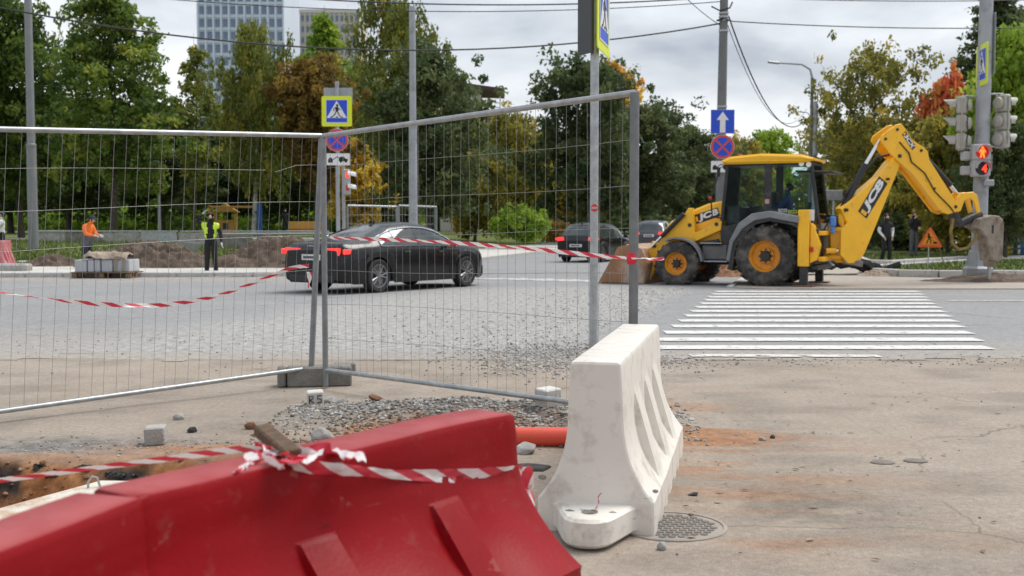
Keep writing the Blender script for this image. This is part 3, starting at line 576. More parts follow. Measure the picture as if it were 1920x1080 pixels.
def scatter(name, label, n, pick, size, m, seed, zf=gz, kind='stuff', flat=.7, sink=.3):
    r_ = random.Random(seed); V = []; Fc = []; T = []
    pts = []
    while len(pts) < n:
        q = pick(r_)
        if q is not None: pts.append(q)
    zz = ground_z(np.array([[q[0] for q in pts]]), np.array([[q[1] for q in pts]]))[0] if zf is gz else [zf(*q) for q in pts]
    for (x, y), z in zip(pts, zz):
        s = size(r_); R_ = Matrix.Rotation(r_.uniform(0, 6.3), 3, 'Z'); o = len(V); t = r_.random()
        for p in stone_verts(r_, s, flat): w = R_ @ Vector(p); V.append((x + w.x, y + w.y, z + s * flat * (1 - sink) * .3 + w.z)); T.append(t)
        Fc += [(a + o, b + o, c + o) for a, b, c in ICO]
    me = bpy.data.meshes.new(name); me.from_pydata(V, [], Fc); a = me.attributes.new('tint', 'FLOAT', 'POINT'); a.data.foreach_set('value', np.array(T, np.float32)); me.materials.append(m)
    ob = bpy.data.objects.new(name, me); COL.objects.link(ob); return tag(ob, label, 'gravel' if kind == 'stuff' else None, None, kind)
def gsz(lo, hi, pw=2.5): return lambda r_: lo + (hi - lo) * r_.random() ** pw
def pool(n, x0, x1, y0, y1, fn, seed):
    g = np.random.default_rng(seed); x = g.uniform(x0, x1, n * 12); y = g.uniform(y0, y1, n * 12); ok = g.random(n * 12) < fn(x, y); P = list(zip(x[ok].tolist(), y[ok].tolist())); it = iter(P * 20); return lambda r_: next(it)
heap_pick = pool(7500, -1.7, 1.3, 7.0, 9.4, lambda x, y: heap(x, y) * 13 * (1 - .9 * np.exp(-((x + .8) / .55) ** 2 - ((y - 7.6) / .33) ** 2)), 1)
scatter('gravel', 'heap of loose grey gravel behind the red barrier', 9000, heap_pick, gsz(.008, .04, 3), m_gravel, 3)
scatter('gravel', 'strip of grey gravel and grit along the far edge of the trench', 800, lambda r_: (r_.gauss(-2.5, .8), r_.gauss(7.15, .17)), gsz(.004, .022, 3), m_gravel, 4)
scatter('gravel', 'pale gravel strewn on the road behind the white barrier', 3000, lambda r_: (r_.gauss(.45, .5), r_.gauss(12.1, .75)), gsz(.010, .038), m_gravelpale, 5, zf=lambda x, y: .004)
scatter('gravel', 'crumbs of gravel along the near edge of the crossing', 1300, lambda r_: (r_.uniform(.8, 7.5) if r_.random() < .8 else r_.gauss(1.7, .2), r_.gauss(11.75, .28)), gsz(.006, .035, 3), m_gravelpale, 6, zf=lambda x, y: .004)
scatter('gravel', 'coarse crushed gravel on the milled road left of the crossing', 3800, lambda r_: (lambda y: (1.2 + (y - 13.8) * .262 - abs(r_.gauss(0, 1.6)), y))(r_.uniform(13.2, 25.5)), gsz(.008, .034), m_gravelpale, 7, zf=lambda x, y: -.002)
scatter('gravel', 'grit scattered over the dusty road behind the fence', 900, lambda r_: (r_.uniform(-7, 1.5), r_.gauss(13.2, 1.2)), gsz(.006, .03, 3), m_gravelpale, 8, zf=lambda x, y: .004)
scatter('grit', 'small grit scattered over the dusty near pavement', 1100, lambda r_: (r_.uniform(-3.5, 5), r_.uniform(3.2, 11.4)), gsz(.003, .018, 3.5), m_gravel, 9)
trench_pick = pool(900, -3.6, -1.0, 5.2, 7.2, lambda x, y: pit_depth(x, y)[0] > .02, 2)
scatter('sand_clod', 'orange sand clods on the trench wall', 900, trench_pick, gsz(.006, .05, 3), m_clods, 10)
scatter('sand_clod', 'orange and brown soil clods mixed into the front of the gravel heap', 2600, lambda r_: (r_.gauss(-.55, .42), r_.gauss(7.62, .2)), gsz(.006, .032, 2.5), m_clods, 15)
scatter('sand_clod', 'orange sand crumbs beside the gravel heap', 700, lambda r_: (r_.gauss(-1.0, .35), r_.gauss(7.15, .2)), gsz(.005, .03, 3), m_clods, 11)
# twigs and leaf bits on the open pavement
m_litter = tint_mat('leaf_litter', [(.10, .07, .04), (.30, .22, .12), (.45, .36, .24), (.20, .12, .06)], bump=.1)
def litter():
    r_ = random.Random(12); V = []; Fc = []; T = []
    for k in range(150):
        x = r_.uniform(.6, 3.6); y = r_.uniform(4.6, 9.5); z = gz(x, y) + .006; a = r_.uniform(0, 6.3); l = r_.uniform(.008, .03); w = l * r_.uniform(.15, .5); c, s = math.cos(a), math.sin(a); o = len(V); t = r_.random()
        for u, v_, h in ((-l, 0, 0), (0, -w, .004), (l, 0, .002), (0, w, .006)): V.append((x + u * c - v_ * s, y + u * s + v_ * c, z + h)); T.append(t)
        Fc.append((o, o + 1, o + 2, o + 3))
    me = bpy.data.meshes.new('leaf_litter'); me.from_pydata(V, [], Fc); a = me.attributes.new('tint', 'FLOAT', 'POINT'); a.data.foreach_set('value', np.array(T, np.float32)); me.materials.append(m_litter)
    ob = bpy.data.objects.new('leaf_litter', me); COL.objects.link(ob); tag(ob, 'dry leaf bits and twigs on the open pavement', 'litter', None, 'stuff')
litter()
# single stones and blocks
def rock(px, py, s, m, label, group, seed, name='stone', flat=.75, cat='stone'):
    p = gp(px, py); r_ = random.Random(seed); me = bpy.data.meshes.new(name); b = bmesh.new(); vs = [b.verts.new(v) for v in stone_verts(r_, s * 1.5, flat)]
    for f in ICO: b.faces.new([vs[i] for i in f])
    bmesh.ops.bevel(b, geom=b.edges[:], offset=s * .06, segments=1, affect='EDGES'); b.to_mesh(me); b.free(); me.materials.append(m)
    ob = bpy.data.objects.new(name, me); COL.objects.link(ob); ob.location = (p.x, p.y, gz(p.x, p.y) + s * flat * .30); ob.rotation_euler = (r_.uniform(-.3, .3), r_.uniform(-.3, .3), r_.uniform(0, 6)); tag(ob, label, cat, group)
rock(606, 828, .11, m_stone, 'large grey stone on the sand just above the red barrier', 'loose stones', 1)
rock(985, 852, .085, m_stone, 'grey stone by the end of the orange pipe', 'loose stones', 2, flat=.9)
rock(497, 812, .10, m_brick, 'brown broken brick at the left end of the gravel heap', 'loose stones', 3, flat=.6)
rock(470, 806, .075, m_brick, 'smaller brown brick bit at the far left of the gravel heap', 'loose stones', 4)
rock(706, 752, .10, m_brick, 'orange brick shard on top of the gravel heap', 'loose stones', 5, flat=.4)
rock(620, 760, .085, m_stone, 'brownish stone beside the lettered concrete cube', 'loose stones', 6)
rock(640, 766, .07, m_stone, 'small stone right of the lettered concrete cube', 'loose stones', 13)
rock(1241, 1030, .045, m_stone, 'pebble below the manhole cover', 'loose stones', 7)
rock(1299, 928, .05, m_asph_chunk, 'flat black chip right of the white barrier', 'loose stones', 8, flat=.3)
rock(1429, 826, .04, m_stone, 'greenish pebble on the open pavement', 'loose stones', 9)
rock(1449, 822, .032, m_asph_chunk, 'small black pebble on the open pavement', 'loose stones', 10)
rock(360, 810, .05, m_asph_chunk, 'dark stone right of the pale cobble', 'loose stones', 11)
rock(335, 787, .06, m_stone, 'pale stone behind the pale cobble', 'loose stones', 12)
def cube(px, py, s, rz, m, label, extra=None):
    p = gp(px, py); th = tag(MB().box((0, 0, s * .46), (s, s, s * .92), .008).build('concrete_cube', m, None, (p.x, p.y, gz(p.x, p.y))), label, 'concrete cube', 'loose concrete cubes'); th.rotation_euler = (R(2), R(-3), R(rz)); return th
cube(293, 832, .125, 8, m_conc, 'weathered concrete cobble lying on the grit left of the stake')
cc = cube(592, 765, .125, 12, m_conclight, 'pale concrete cube with black letters beside the fence foot')
for k, (x, ps) in enumerate([(-.03, [(-.016, -.028), (-.016, .028), (.010, .026), (.012, .006), (-.012, 0), (.014, -.028)]), (.028, [(.018, .026), (-.012, .026), (-.014, .004), (.014, .0), (.012, -.026), (-.016, -.026)])]):
    MB().tube([(x + a, -.0655, .06 + b) for a, b in ps], .0045, 5, True).build('letter', m_black, cc)
cube(1028, 795, .14, 35, m_conclight, 'grey concrete cube on the gravel near the white barrier')
pp = tag(MB().tube([(-.75, 7.22, .065), (-.3, 7.2, .065), (.05, 7.18, .065), (.44, 7.16, .065)], .062, 20).build('pipe', m_pipe), 'orange red plastic pipe lying between the two barriers', 'pipe')
# slab with lifting loop
sl = thing('concrete_slab', 'pale concrete slab with a wire lifting loop lying in the trench', 'slab', (0, 0, 0))
MB().prism([(-2.35, 6.47), (-1.42, 6.42), (-1.2, 5.2), (-2.1, 4.1), (-3.2, 4.6)], -.30, -.05, bev=.02).build('slab', mat('sandy_concrete', (.62, .585, .51), .92, 0, .1, 5, .6, 40, dirt=((.40, .24, .13), .55, 5.5)), sl)
lp = gp(172, 915, -.05); MB().tube([lp + Vector((-.022, 0, -.03)), lp + Vector((-.018, 0, .035)), lp + Vector((0, .01, .062)), lp + Vector((.026, .015, .055)), lp + Vector((.04, .02, .0)), lp + Vector((.04, .02, -.03))], .007, 8).build('lifting_loop', m_galv, sl)
# manhole covers
def manhole(c, r0, label, honey=True, m=None):
    z = -.0035 + max(gz(c[0] + dx * r0, c[1] + dy * r0) for dx, dy in ((0, 0), (.9, 0), (-.9, 0), (0, .9), (0, -.9), (.6, .6), (.6, -.6))) + .002
    t = thing('manhole_cover', label, 'manhole', (c[0], c[1], z)); m = m or mat('worn_iron', (.28, .25, .22), .75, .15, .2, 10, .2, dirt=((.37, .32, .27), .6, 6))
    MB().lathe([(r0, -.03), (r0, .004), (r0 * .985, .007), (r0 * .93, .007), (r0 * .925, .001)], 48).build('rim', m, t)
    MB().lathe([(r0 * .915, -.02), (r0 * .915, .003), (.0001, .003)], 48).build('cover', m, t)
    if honey:
        b = MB(); p_ = r0 * .165; k = mat('iron_boss', (.17, .152, .135), .7, .2, .2, 12)
        for i in range(-7, 8):
            for j in range(-7, 8):
                x = p_ * (i + .5 * (j % 2)); y = p_ * .866 * j
                if x * x + y * y < (r0 * .82) ** 2: b.prism([(x + p_ * .43 * math.cos(R(60 * q + 30)), y + p_ * .43 * math.sin(R(60 * q + 30))) for q in range(6)], .003, .0065)
        b.build('honeycomb_pattern', k, t)
    return t
manhole((.74, 5.27), .26, 'round iron manhole cover with honeycomb pattern beside the white barrier')
#manhole((-2.35, 8.05), .34, 'dusty round manhole cover left of the gravel heap', False, mat('dusty_iron', (.32, .28, .24), .9, 0, .1, 8, .2))
for k, (x, y) in enumerate(((1655, 869), (1717, 866))):
    p = gp(x, y); tag(MB().lathe([(.055, 0), (.05, .004), (.0001, .004)], 24, Matrix.Scale(1.3, 4, (1, 0, 0))).build('survey_cap', mat('grey_cap', (.17, .15, .13), .8, 0, .2, 20), None, (p.x, p.y, gz(p.x, p.y) + .004)), ['left one of two dark oval discs on the open pavement', 'right one of two dark oval discs on the open pavement'][k], 'disc', 'dark discs set in the pavement')
# broken asphalt lumps in the trench wall
for k, (px, w, dz) in enumerate([(66, .09, -.06), (104, .12, -.08), (160, .13, -.07), (215, .12, -.09), (252, .14, -.12), (290, .11, -.13), (345, .08, -.09)]):
    x = (px - 960) / F * 6.8; r_ = random.Random(k + 50); me = bpy.data.meshes.new('asphalt_lump'); b = bmesh.new(); vs_ = [b.verts.new((v[0] * 1.3, v[1] * .5, v[2])) for v in stone_verts(r_, w * 1.05, .6)]
    for f in ICO: b.faces.new([vs_[q] for q in f])
    bmesh.ops.subdivide_edges(b, edges=b.edges[:], cuts=1, use_grid_fill=True); bmesh.ops.triangulate(b, faces=b.faces[:]); bmesh.ops.subdivide_edges(b, edges=b.edges[:], cuts=1, use_grid_fill=True)
    for v in b.verts: v.co += Vector((r_.gauss(0, .006), r_.gauss(0, .006), r_.gauss(0, .006)))
    b.to_mesh(me); b.free(); me.materials.append(m_asph_chunk); ob = bpy.data.objects.new('asphalt_lump', me); COL.objects.link(ob)
    yy = 6.84; 
    while gz(x, yy) > dz - .01 and yy > 6.3: yy -= .01
    ob.location = (x, yy + .03, dz); tag(ob, 'black broken asphalt lump in the trench wall, %s from the left' % ['first', 'second', 'third', 'fourth', 'fifth', 'sixth', 'seventh'][k], 'asphalt', 'broken asphalt along the trench')
ob = MB().prism([(-.12, -.06), (.1, -.08), (.15, .03), (.02, .09), (-.1, .06)], -.05, .02, bev=.01).build('asphalt_chunk', m_asph_chunk, None, tuple(gp(985, 880)) ); tag(ob, 'black asphalt lump between the red and white barriers', 'asphalt', 'broken asphalt along the trench')
# ------------------------------------------------------------------ pavements, kerbs, lawns
m_pave = layered('pale_pavement', ((.50, .485, .45), (.60, .585, .545)), [], fine=(30, .15), bump=.2)
m_walk = layered('beige_pavement', ((.36, .315, .27), (.43, .385, .335)), [], fine=(40, .2), speck=(6, .1, (.1, .09, .08)), bump=.2)
m_kerb = mat('kerb_concrete', (.52, .51, .49), .9, 0, .12, 3, .3, 30, dirt=((.22, .22, .23), .35, 2.5))
KL = [(-70, 30.2), (-14, 30.6), (-7.0, 30.9), (-5.2, 31.8), (-4.0, 34), (-2.9, 38), (-1.1, 46), (3.9, 68), (15, 117), (60, 320)]
lp_ = KL + [(60, 600), (-300, 600), (-300, 30.2)]
MB().prism([Vector(p) for p in lp_], -.05, .13).build('pavement', m_pave, None, kind='structure')
pw = [(4.9, 25.3), (5.6, 24.85), (80, 24.5), (80, 300), (68, 300), (9.2, 41)]
MB().prism([Vector(p) for p in pw], -.05, .028).build('pavement', m_walk, None, kind='structure')
def kerb_line(pts, w, h, name_root, every=1.0, upto=80, zb=-.04):
    root = bpy.data.objects.new('kerb', None); COL.objects.link(root); root['kind'] = 'structure'
    me = MB().box((0, 0, h / 2 + zb / 2), (every - .012, w, h - zb), .018).mesh('kerb_stone', m_kerb)
    for i in range(len(pts) - 1):
        a, b = Vector((*pts[i], 0)), Vector((*pts[i + 1], 0)); d = b - a; n = max(1, round(d.length / every)); 
        for k in range(n):
            c = a + d * (k + .5) / n
            if c.y > upto or abs(c.x) > 30: continue
            child('kerb_stone', me, root, (c.x, c.y, 0), (0, 0, math.atan2(d.y, d.x) + rng.uniform(-.006, .006)), (d.length / n / every, 1, 1 + rng.uniform(-.02, .02)))
    return root
kerb_line(KL, .16, .137, 'a'); kerb_line([(4.85, 25.5), (9.15, 41), (16, 70)], .15, .05, 'b')
PL1 = [(10.15, 33.2), (10.0, 31.6), (10.3, 30.5), (11.2, 30.1), (27, 29.7), (27, 41), (17.5, 41.5), (11.2, 34.6)]
PL2 = [(13.2, 43.5), (12.3, 39.6), (12.7, 38.6), (17.2, 43.6), (30, 47), (30, 75), (22, 75)]
m_lawn = layered('lawn', ((.105, .145, .030), (.16, .205, .045)), [('bare', (.15, .11, .08), (.22, .17, .125))], fine=(25, .4), bump=.6, bscale=20)
def inside(P, x, y):
    r_ = np.zeros(x.shape, bool); n = len(P)
    for i in range(n):
        (x1, y1), (x2, y2) = P[i], P[(i + 1) % n]
        c = ((y1 > y) != (y2 > y)) & (x < (x2 - x1) * (y - y1) / (y2 - y1 + 1e-12) + x1); r_ ^= c
    return r_
def bed(P, z):
    X, Y = np.meshgrid(np.arange(9.5, 30.6, .25), np.arange(29, 76, .25)); b = np.clip(1.3 - (Y - 30) / 2.2, 0, 1) * .9 * smooth(.3, .6, fbm(X, Y, 1, 3, 5)) + .5 * smooth(.5, .7, fbm(X, Y, .6, 4, 6))
    grid_obj('lawn', X, Y, np.full(X.shape, z) + .05 * fbm(X, Y, .9, 3, 2), m_lawn, dict(bare=np.clip(b, 0, 1)), inside(P, X, Y), kind='structure')
bed(PL1, .13); bed(PL2, .13)
kerb_line(PL1 + [PL1[0]], .2, .22, 'c'); kerb_line(PL2 + [PL2[0]], .2, .22, 'd')
LW = [(-90, 36.0), (-9.5, 36.2), (-7.6, 38.5), (-6.3, 42), (-4.6, 50), (-.4, 68), (10.5, 117), (50, 320), (50, 500), (-200, 500), (-200, 36)]
def poly_dist(P, x, y):
    d = np.full(x.shape, 1e9)
    for i in range(len(P) - 1):
        (x1, y1), (x2, y2) = P[i], P[i + 1]; t = np.clip(((x - x1) * (x2 - x1) + (y - y1) * (y2 - y1)) / ((x2 - x1) ** 2 + (y2 - y1) ** 2), 0, 1); d = np.minimum(d, np.hypot(x - x1 - t * (x2 - x1), y - y1 - t * (y2 - y1)))
    return d
def park_z(x, y):
    d = poly_dist(LW[:8], x, y); return .142 + .55 * smooth(0, 10.5, d) + .35 * smooth(14, 80, d) + .08 * smooth(0, 3, d) * (fbm(x, y, .25, 3, 4) - .5)
X, Y = np.meshgrid(axis([(-200, -30, 10), (-30, 12, .5), (12, 50, 6)]), axis([(35.6, 60, .5), (60, 120, 2.5), (120, 500, 30)]))
grid_obj('lawn', X, Y, park_z(X, Y), m_lawn, dict(bare=np.clip(.7 * smooth(.55, .75, fbm(X, Y, .35, 4, 16)), 0, 1)), inside(LW, X, Y), kind='structure')
MB().prism([Vector(p) for p in [(-60, 52.5), (-5.5, 52.5), (-5.0, 54), (-60, 54)]], .68, .79).build('path', m_pave, None, kind='structure')
# grass blades
m_grass = tint_mat('grass_blades', [(.05, .09, .015), (.09, .14, .025), (.15, .19, .04), (.24, .22, .07)], bump=0)
def grass(name, label, n, box_, P, zf, hh, seed, pw_=1.0):
    g = np.random.default_rng(seed); m_ = n * 4; x = g.uniform(box_[0], box_[1], m_); y = box_[2] + (box_[3] - box_[2]) * g.random(m_) ** pw_; ok = inside(P, x, y); x = x[ok][:n]; y = y[ok][:n]; n = len(x)
    z = zf(x, y) if callable(zf) else np.full(n, zf); h = g.uniform(*hh, n); a = g.uniform(0, 6.3, n); w = .010 + .012 * g.random(n)
    V = np.stack([np.stack([x - w * np.cos(a), y - w * np.sin(a), z], -1), np.stack([x + w * np.cos(a), y + w * np.sin(a), z], -1), np.stack([x + g.normal(0, .35, n) * h, y + g.normal(0, .35, n) * h, z + h], -1)], 1).reshape(-1, 3)
    me = bpy.data.meshes.new(name); me.from_pydata(V.tolist(), [], np.arange(n * 3).reshape(-1, 3).tolist()); at_ = me.attributes.new('tint', 'FLOAT', 'POINT'); at_.data.foreach_set('value', np.repeat(np.clip(g.normal(.45, .22, n), 0, 1), 3).astype(np.float32)); me.materials.append(m_grass)
    ob = bpy.data.objects.new(name, me); COL.objects.link(ob); tag(ob, label, 'grass', None, 'stuff')
def pz(x, y): return float(park_z(np.array([x]), np.array([y]))[0])
grass('grass', 'short green grass in the kerbed bed behind the hammer', 9000, (9.6, 27, 30.9, 41), PL1, .15, (.05, .14), 1)
grass('grass', 'short green grass in the far kerbed bed', 5000, (12, 27, 38, 52), PL2, .15, (.05, .14), 2)
grass('grass', 'green park grass behind the dug soil', 26000, (-25, -5, 36.2, 50), LW, park_z, (.06, .2), 3, 1.6)
# ------------------------------------------------------------------ heaps of soil
def mound(name, label, c, rx_, ry_, h, seed, m, rot=0, n=110, rough=.42, zb=0.0, cat='soil heap', lumps=1.6):
    u = np.linspace(-1.25, 1.25, n); U, V_ = np.meshgrid(u, u); rr = np.sqrt(U ** 2 + V_ ** 2)
    f = fbm(U * 2 + seed, V_ * 2 - seed, 1.0, 4, seed); g = fbm(U * 11 + seed, V_ * 11, 1.0, 5, seed + 3)
    z = h * np.clip(1 - rr ** 1.6 * (1.25 - .9 * (f - .5)), -.08, 1) * (.55 + .9 * f) + lumps * rough * h * (g - .5) * np.clip(1.15 - rr, 0, 1)
    ca, sa_ = math.cos(rot), math.sin(rot); X_ = U * rx_; Y_ = V_ * ry_
    o = grid_obj(name, X_ * ca - Y_ * sa_, X_ * sa_ + Y_ * ca, z, m, {}); o.location = (c[0], c[1], zb); tag(o, label, cat, 'heaps of dug soil'); return o
a = gp(270, 510); b = gp(480, 510)
mound('soil_heap', 'long brown soil heap between the pallet and the man in the yellow vest', (-10.9, 34.8), 2.7, 1.3, .92, 3, m_soil, .05)
mound('soil_heap', 'brown soil heap behind the man in the yellow vest', (-7.2, 35.0), 2.8, 1.3, .86, 8, m_soil, 0.1)
mound('soil_heap', 'low grassy soil ridge left of the kneeling-high orange worker', (-14.3, 35.6), 1.3, .8, .45, 13, m_soil)['label'] = 'low soil ridge just left of the worker in orange'
mound('soil_heap', 'reddish soil heap seen under the loader between its wheels', (6.2, 31.4), 1.1, .8, .55, 17, mat('red_soil', (.30, .16, .09), .95, 0, .35, 5, .8, 14))
mound('soil_heap', 'dark dug soil around the base of the traffic light pole', (11.9, 28.0), 2.3, .8, .20, 21, m_soil, 0, 60, .6)
mound('soil_heap', 'brown soil strip along the road edge at the right picture border', (14.6, 28.2), 2.2, .7, .2, 23, m_soil, 0, 60, .6)
mound('soil_heap', 'sandy soil patch at the corner of the kerbed bed', (9.9, 31.0), .8, .6, .2, 27, mat('sandy_soil', (.30, .24, .18), .95, 0, .3, 5, .8, 14))
for k in range(22):
    r_ = random.Random(90 + k); x = 8.2 + .105 * k + r_.uniform(-.1, .1); y = 31.9 + r_.uniform(-.5, .6); w = r_.uniform(.2, .42); t = r_.uniform(.09, .17)
    ob = MB().prism([(w * math.cos(q) * r_.uniform(.7, 1.1), w * .7 * math.sin(q) * r_.uniform(.7, 1.1)) for q in np.linspace(0, 5.4, 6)], -t / 2, t / 2, bev=.012).build('asphalt_slab', [m_asph_chunk, m_asph_chunk, m_concdark][k % 3])
    ob.location = (x, y, .12 + .12 * r_.random() + .22 * math.exp(-((k - 9) / 6) ** 2)); ob.rotation_euler = (R(r_.uniform(-35, 35)), R(r_.uniform(-30, 30)), r_.uniform(0, 6))
    tag(ob, 'broken dark asphalt slab in the rubble pile under the raised boom', 'asphalt slab', 'broken asphalt slabs under the boom')
# ------------------------------------------------------------------ trees
def leaf_mat(name, cols, trans=.48):
    m = bpy.data.materials.new(name); m.use_nodes = True; t = m.node_tree; p = t.nodes['Principled BSDF']; o = t.nodes['Material Output']
    a = N(t, 'ShaderNodeAttribute'); a.attribute_name = 'tint'; oi = N(t, 'ShaderNodeObjectInfo'); ad = N(t, 'ShaderNodeMath', operation='MULTIPLY_ADD'); ad.inputs[1].default_value = .22; L(t, oi.outputs['Random'], ad.inputs[0])
    sb = N(t, 'ShaderNodeMath', operation='SUBTRACT'); sb.inputs[1].default_value = .11; L(t, a.outputs['Fac'], sb.inputs[0]); L(t, sb.outputs[0], ad.inputs[2]); r = N(t, 'ShaderNodeValToRGB'); cr_ = r.color_ramp
    while len(cr_.elements) < len(cols): cr_.elements.new(.5)
    for i, c_ in enumerate(cols): cr_.elements[i].position = i / (len(cols) - 1); cr_.elements[i].color = (*c_, 1)
    L(t, ad.outputs[0], r.inputs[0]); L(t, r.outputs[0], p.inputs['Base Color']); p.inputs['Roughness'].default_value = .55; p.inputs['Specular IOR Level'].default_value = .3
    tl = N(t, 'ShaderNodeBsdfTranslucent'); L(t, r.outputs[0], tl.inputs[0]); ms = N(t, 'ShaderNodeMixShader'); ms.inputs[0].default_value = trans; L(t, p.outputs[0], ms.inputs[1]); L(t, tl.outputs[0], ms.inputs[2]); L(t, ms.outputs[0], o.inputs[0]); return m
LM = dict(
 green=leaf_mat('green_leaves', [(0.045, 0.083, 0.019), (0.103, 0.163, 0.031), (0.169, 0.252, 0.042), (0.362, 0.372, 0.057)]),
 dark=leaf_mat('dark_leaves', [(0.053, 0.080, 0.033), (0.093, 0.135, 0.051), (0.144, 0.182, 0.069), (0.227, 0.241, 0.089)]),
 birch=leaf_mat('birch_leaves', [(0.103, 0.131, 0.031), (0.169, 0.209, 0.042), (0.271, 0.285, 0.053), (0.522, 0.416, 0.057)]),
 olive=leaf_mat('olive_leaves', [(0.125, 0.131, 0.031), (0.227, 0.230, 0.045), (0.362, 0.317, 0.057), (0.589, 0.438, 0.067)]),
 brown=leaf_mat('brown_leaves', [(0.103, 0.078, 0.026), (0.194, 0.136, 0.037), (0.295, 0.187, 0.042), (0.385, 0.262, 0.048)]),
 bright=leaf_mat('bright_leaves', [(0.113, 0.187, 0.024), (0.216, 0.328, 0.037), (0.340, 0.481, 0.057), (0.498, 0.591, 0.086)]),
 yellow=leaf_mat('yellow_leaves', [(0.271, 0.241, 0.037), (0.522, 0.394, 0.057), (0.800, 0.547, 0.067), (0.800, 0.657, 0.095)]),
 orange=leaf_mat('orange_leaves', [(0.589, 0.285, 0.057), (0.800, 0.438, 0.067), (0.800, 0.591, 0.095), (0.800, 0.657, 0.095)]),
 red=leaf_mat('red_leaves', [(0.340, 0.131, 0.057), (0.725, 0.187, 0.086), (0.800, 0.262, 0.113), (0.635, 0.372, 0.095)]))
m_bark = mat('grey_bark', (.075, .062, .05), .9, 0, .35, 5, .8, 18); m_birchbark = mat('birch_bark', (.50, .48, .44), .8, 0, .1, 3, .3, 10, dirt=((.05, .045, .04), .45, 3.2))
def make_tree(seed, H, hw, c0, kind='broad', pal='green', n_clump=420, per=46, leaf=.17, clump=.62, trunk_r=.2, bark=None, droop=0.0, cut=1.0):
    """H height, hw crown half width, c0 height where the crown starts"""
    g = np.random.default_rng(seed); r_ = random.Random(seed); wood = MB(); Cs = []; nl = []
    top = H * .97; bend = [Vector((r_.gauss(0, .012) * H, r_.gauss(0, .012) * H, 0)) for _ in range(4)]
    def tr(z):
        t = z / H; i = min(2, int(t * 3)); f = t * 3 - i; return bend[i] * (1 - f) + bend[i + 1] * f - bend[0] + Vector((0, 0, z))
    wood.tube([tr(z) for z in np.linspace(-.25, top, 12)], [trunk_r * (1.25 if i == 0 else 1) * (1 - .93 * (i / 11) ** 1.1) for i in range(12)], 8, False)
    def env(t):                                    # crown half width along its height, 0 bottom .. 1 top
        if kind == 'spruce': return (1 - t) ** .75 * 1.05 + .04
        if kind == 'birch': return (math.sin(math.pi * min(1, t * .80 + .14)) ** .8)
        if kind == 'round': return math.sqrt(max(0, 1 - (2 * t - .9) ** 2 / 1.25)) if t > .02 else .5
        return math.sin(math.pi * min(1, max(0, t * .74 + .20))) ** .72 * (1.0 if t < .75 else 1 - (t - .75) * 1.6)
    nlimb = 26 if kind != 'spruce' else 44
    for k in range(nlimb):
        t = (k + r_.random()) / nlimb; z0 = c0 * .92 + (top - c0) * t * .93; a = k * 2.4 + r_.uniform(-.5, .5); e_ = env(t) * hw * r_.uniform(.62, 1.12)
        rise = {'spruce': -.18, 'birch': .75 - .2 * t, 'airy': .9, 'round': .55}.get(kind, .42 + .35 * t)
        b0 = tr(z0); pts = [b0]; d = Vector((math.cos(a), math.sin(a), 0))
        for q in (.33, .66, 1.0):
            pts.append(b0 + d * (e_ * q) + Vector((r_.gauss(0, .06) * e_, r_.gauss(0, .06) * e_, e_ * rise * q * (1 - .35 * q) - droop * q * q * e_ * .4)))
        rr = max(.018, trunk_r * .30 * (1 - .75 * t)); wood.tube(pts, [rr, rr * .7, rr * .45, rr * .15], 5, False)
        m_ = max(3, int(n_clump / nlimb * (.45 + .9 * env(t))))
        for j in range(m_):
            q = r_.random() ** .6 * .95 + .05; i = min(2, int(q * 3)); f = q * 3 - i; p = pts[i] * (1 - f) + pts[i + 1] * f
            sp = e_ * .30 + .25; p = p + Vector((r_.gauss(0, sp * .6), r_.gauss(0, sp * .6), r_.gauss(.05, sp * .5)))
            if j % 3 == 0: wood.tube([pts[i] * (1 - f) + pts[i + 1] * f, p], [rr * .25, .006], 3, False)
            Cs.append(tuple(p))
    Cs = np.array(Cs); nC = len(Cs); cs = clump * (.6 + .8 * g.random(nC)); tintc = np.clip(g.normal(.46, .20, nC), 0, 1)
    cnt = (per * (.5 + g.random(nC))).astype(int); idx = np.repeat(np.arange(nC), cnt); n = len(idx)
    off_ = g.normal(0, 1, (n, 3)); off_ /= np.maximum(1e-6, np.linalg.norm(off_, axis=1))[:, None]; off_ *= (g.random(n) ** .45)[:, None]
    sc = np.array([1, 1, .72]);
    if kind == 'birch' or droop > .6: sc = np.array([.55, .55, 1.5])
    if kind == 'spruce': sc = np.array([1.1, 1.1, .5])
    P = Cs[idx] + off_ * cs[idx][:, None] * sc
    if kind == 'birch': P[:, 2] -= .25
    nrm_ = g.normal(0, 1, (n, 3)) + np.array([0, 0, .55]) + off_ * .6; nrm_ /= np.linalg.norm(nrm_, axis=1)[:, None]
    u = np.cross(nrm_, g.normal(0, 1, (n, 3))); u /= np.maximum(1e-6, np.linalg.norm(u, axis=1))[:, None]; w = np.cross(nrm_, u)
    s = leaf * (.55 + .75 * g.random(n)); el = 1.0
    if kind == 'birch': u = u * .4 + np.array([0, 0, -.9]); w = np.cross(u, g.normal(0, 1, (n, 3))); w /= np.maximum(1e-6, np.linalg.norm(w, axis=1))[:, None]
    V = np.stack([P - u * s[:, None], P - w * (s * .55)[:, None] + nrm_ * (s * .12)[:, None], P + u * s[:, None], P + w * (s * .55)[:, None] + nrm_ * (s * .12)[:, None]], 1)
    me = bpy.data.meshes.new('crown'); me.vertices.add(n * 4); me.vertices.foreach_set('co', V.astype(np.float32).ravel()); me.loops.add(n * 4); me.loops.foreach_set('vertex_index', np.arange(n * 4, dtype=np.int32))
    me.polygons.add(n); me.polygons.foreach_set('loop_start', np.arange(0, n * 4, 4, dtype=np.int32)); me.polygons.foreach_set('loop_total', np.full(n, 4, np.int32)); me.update(calc_edges=True)
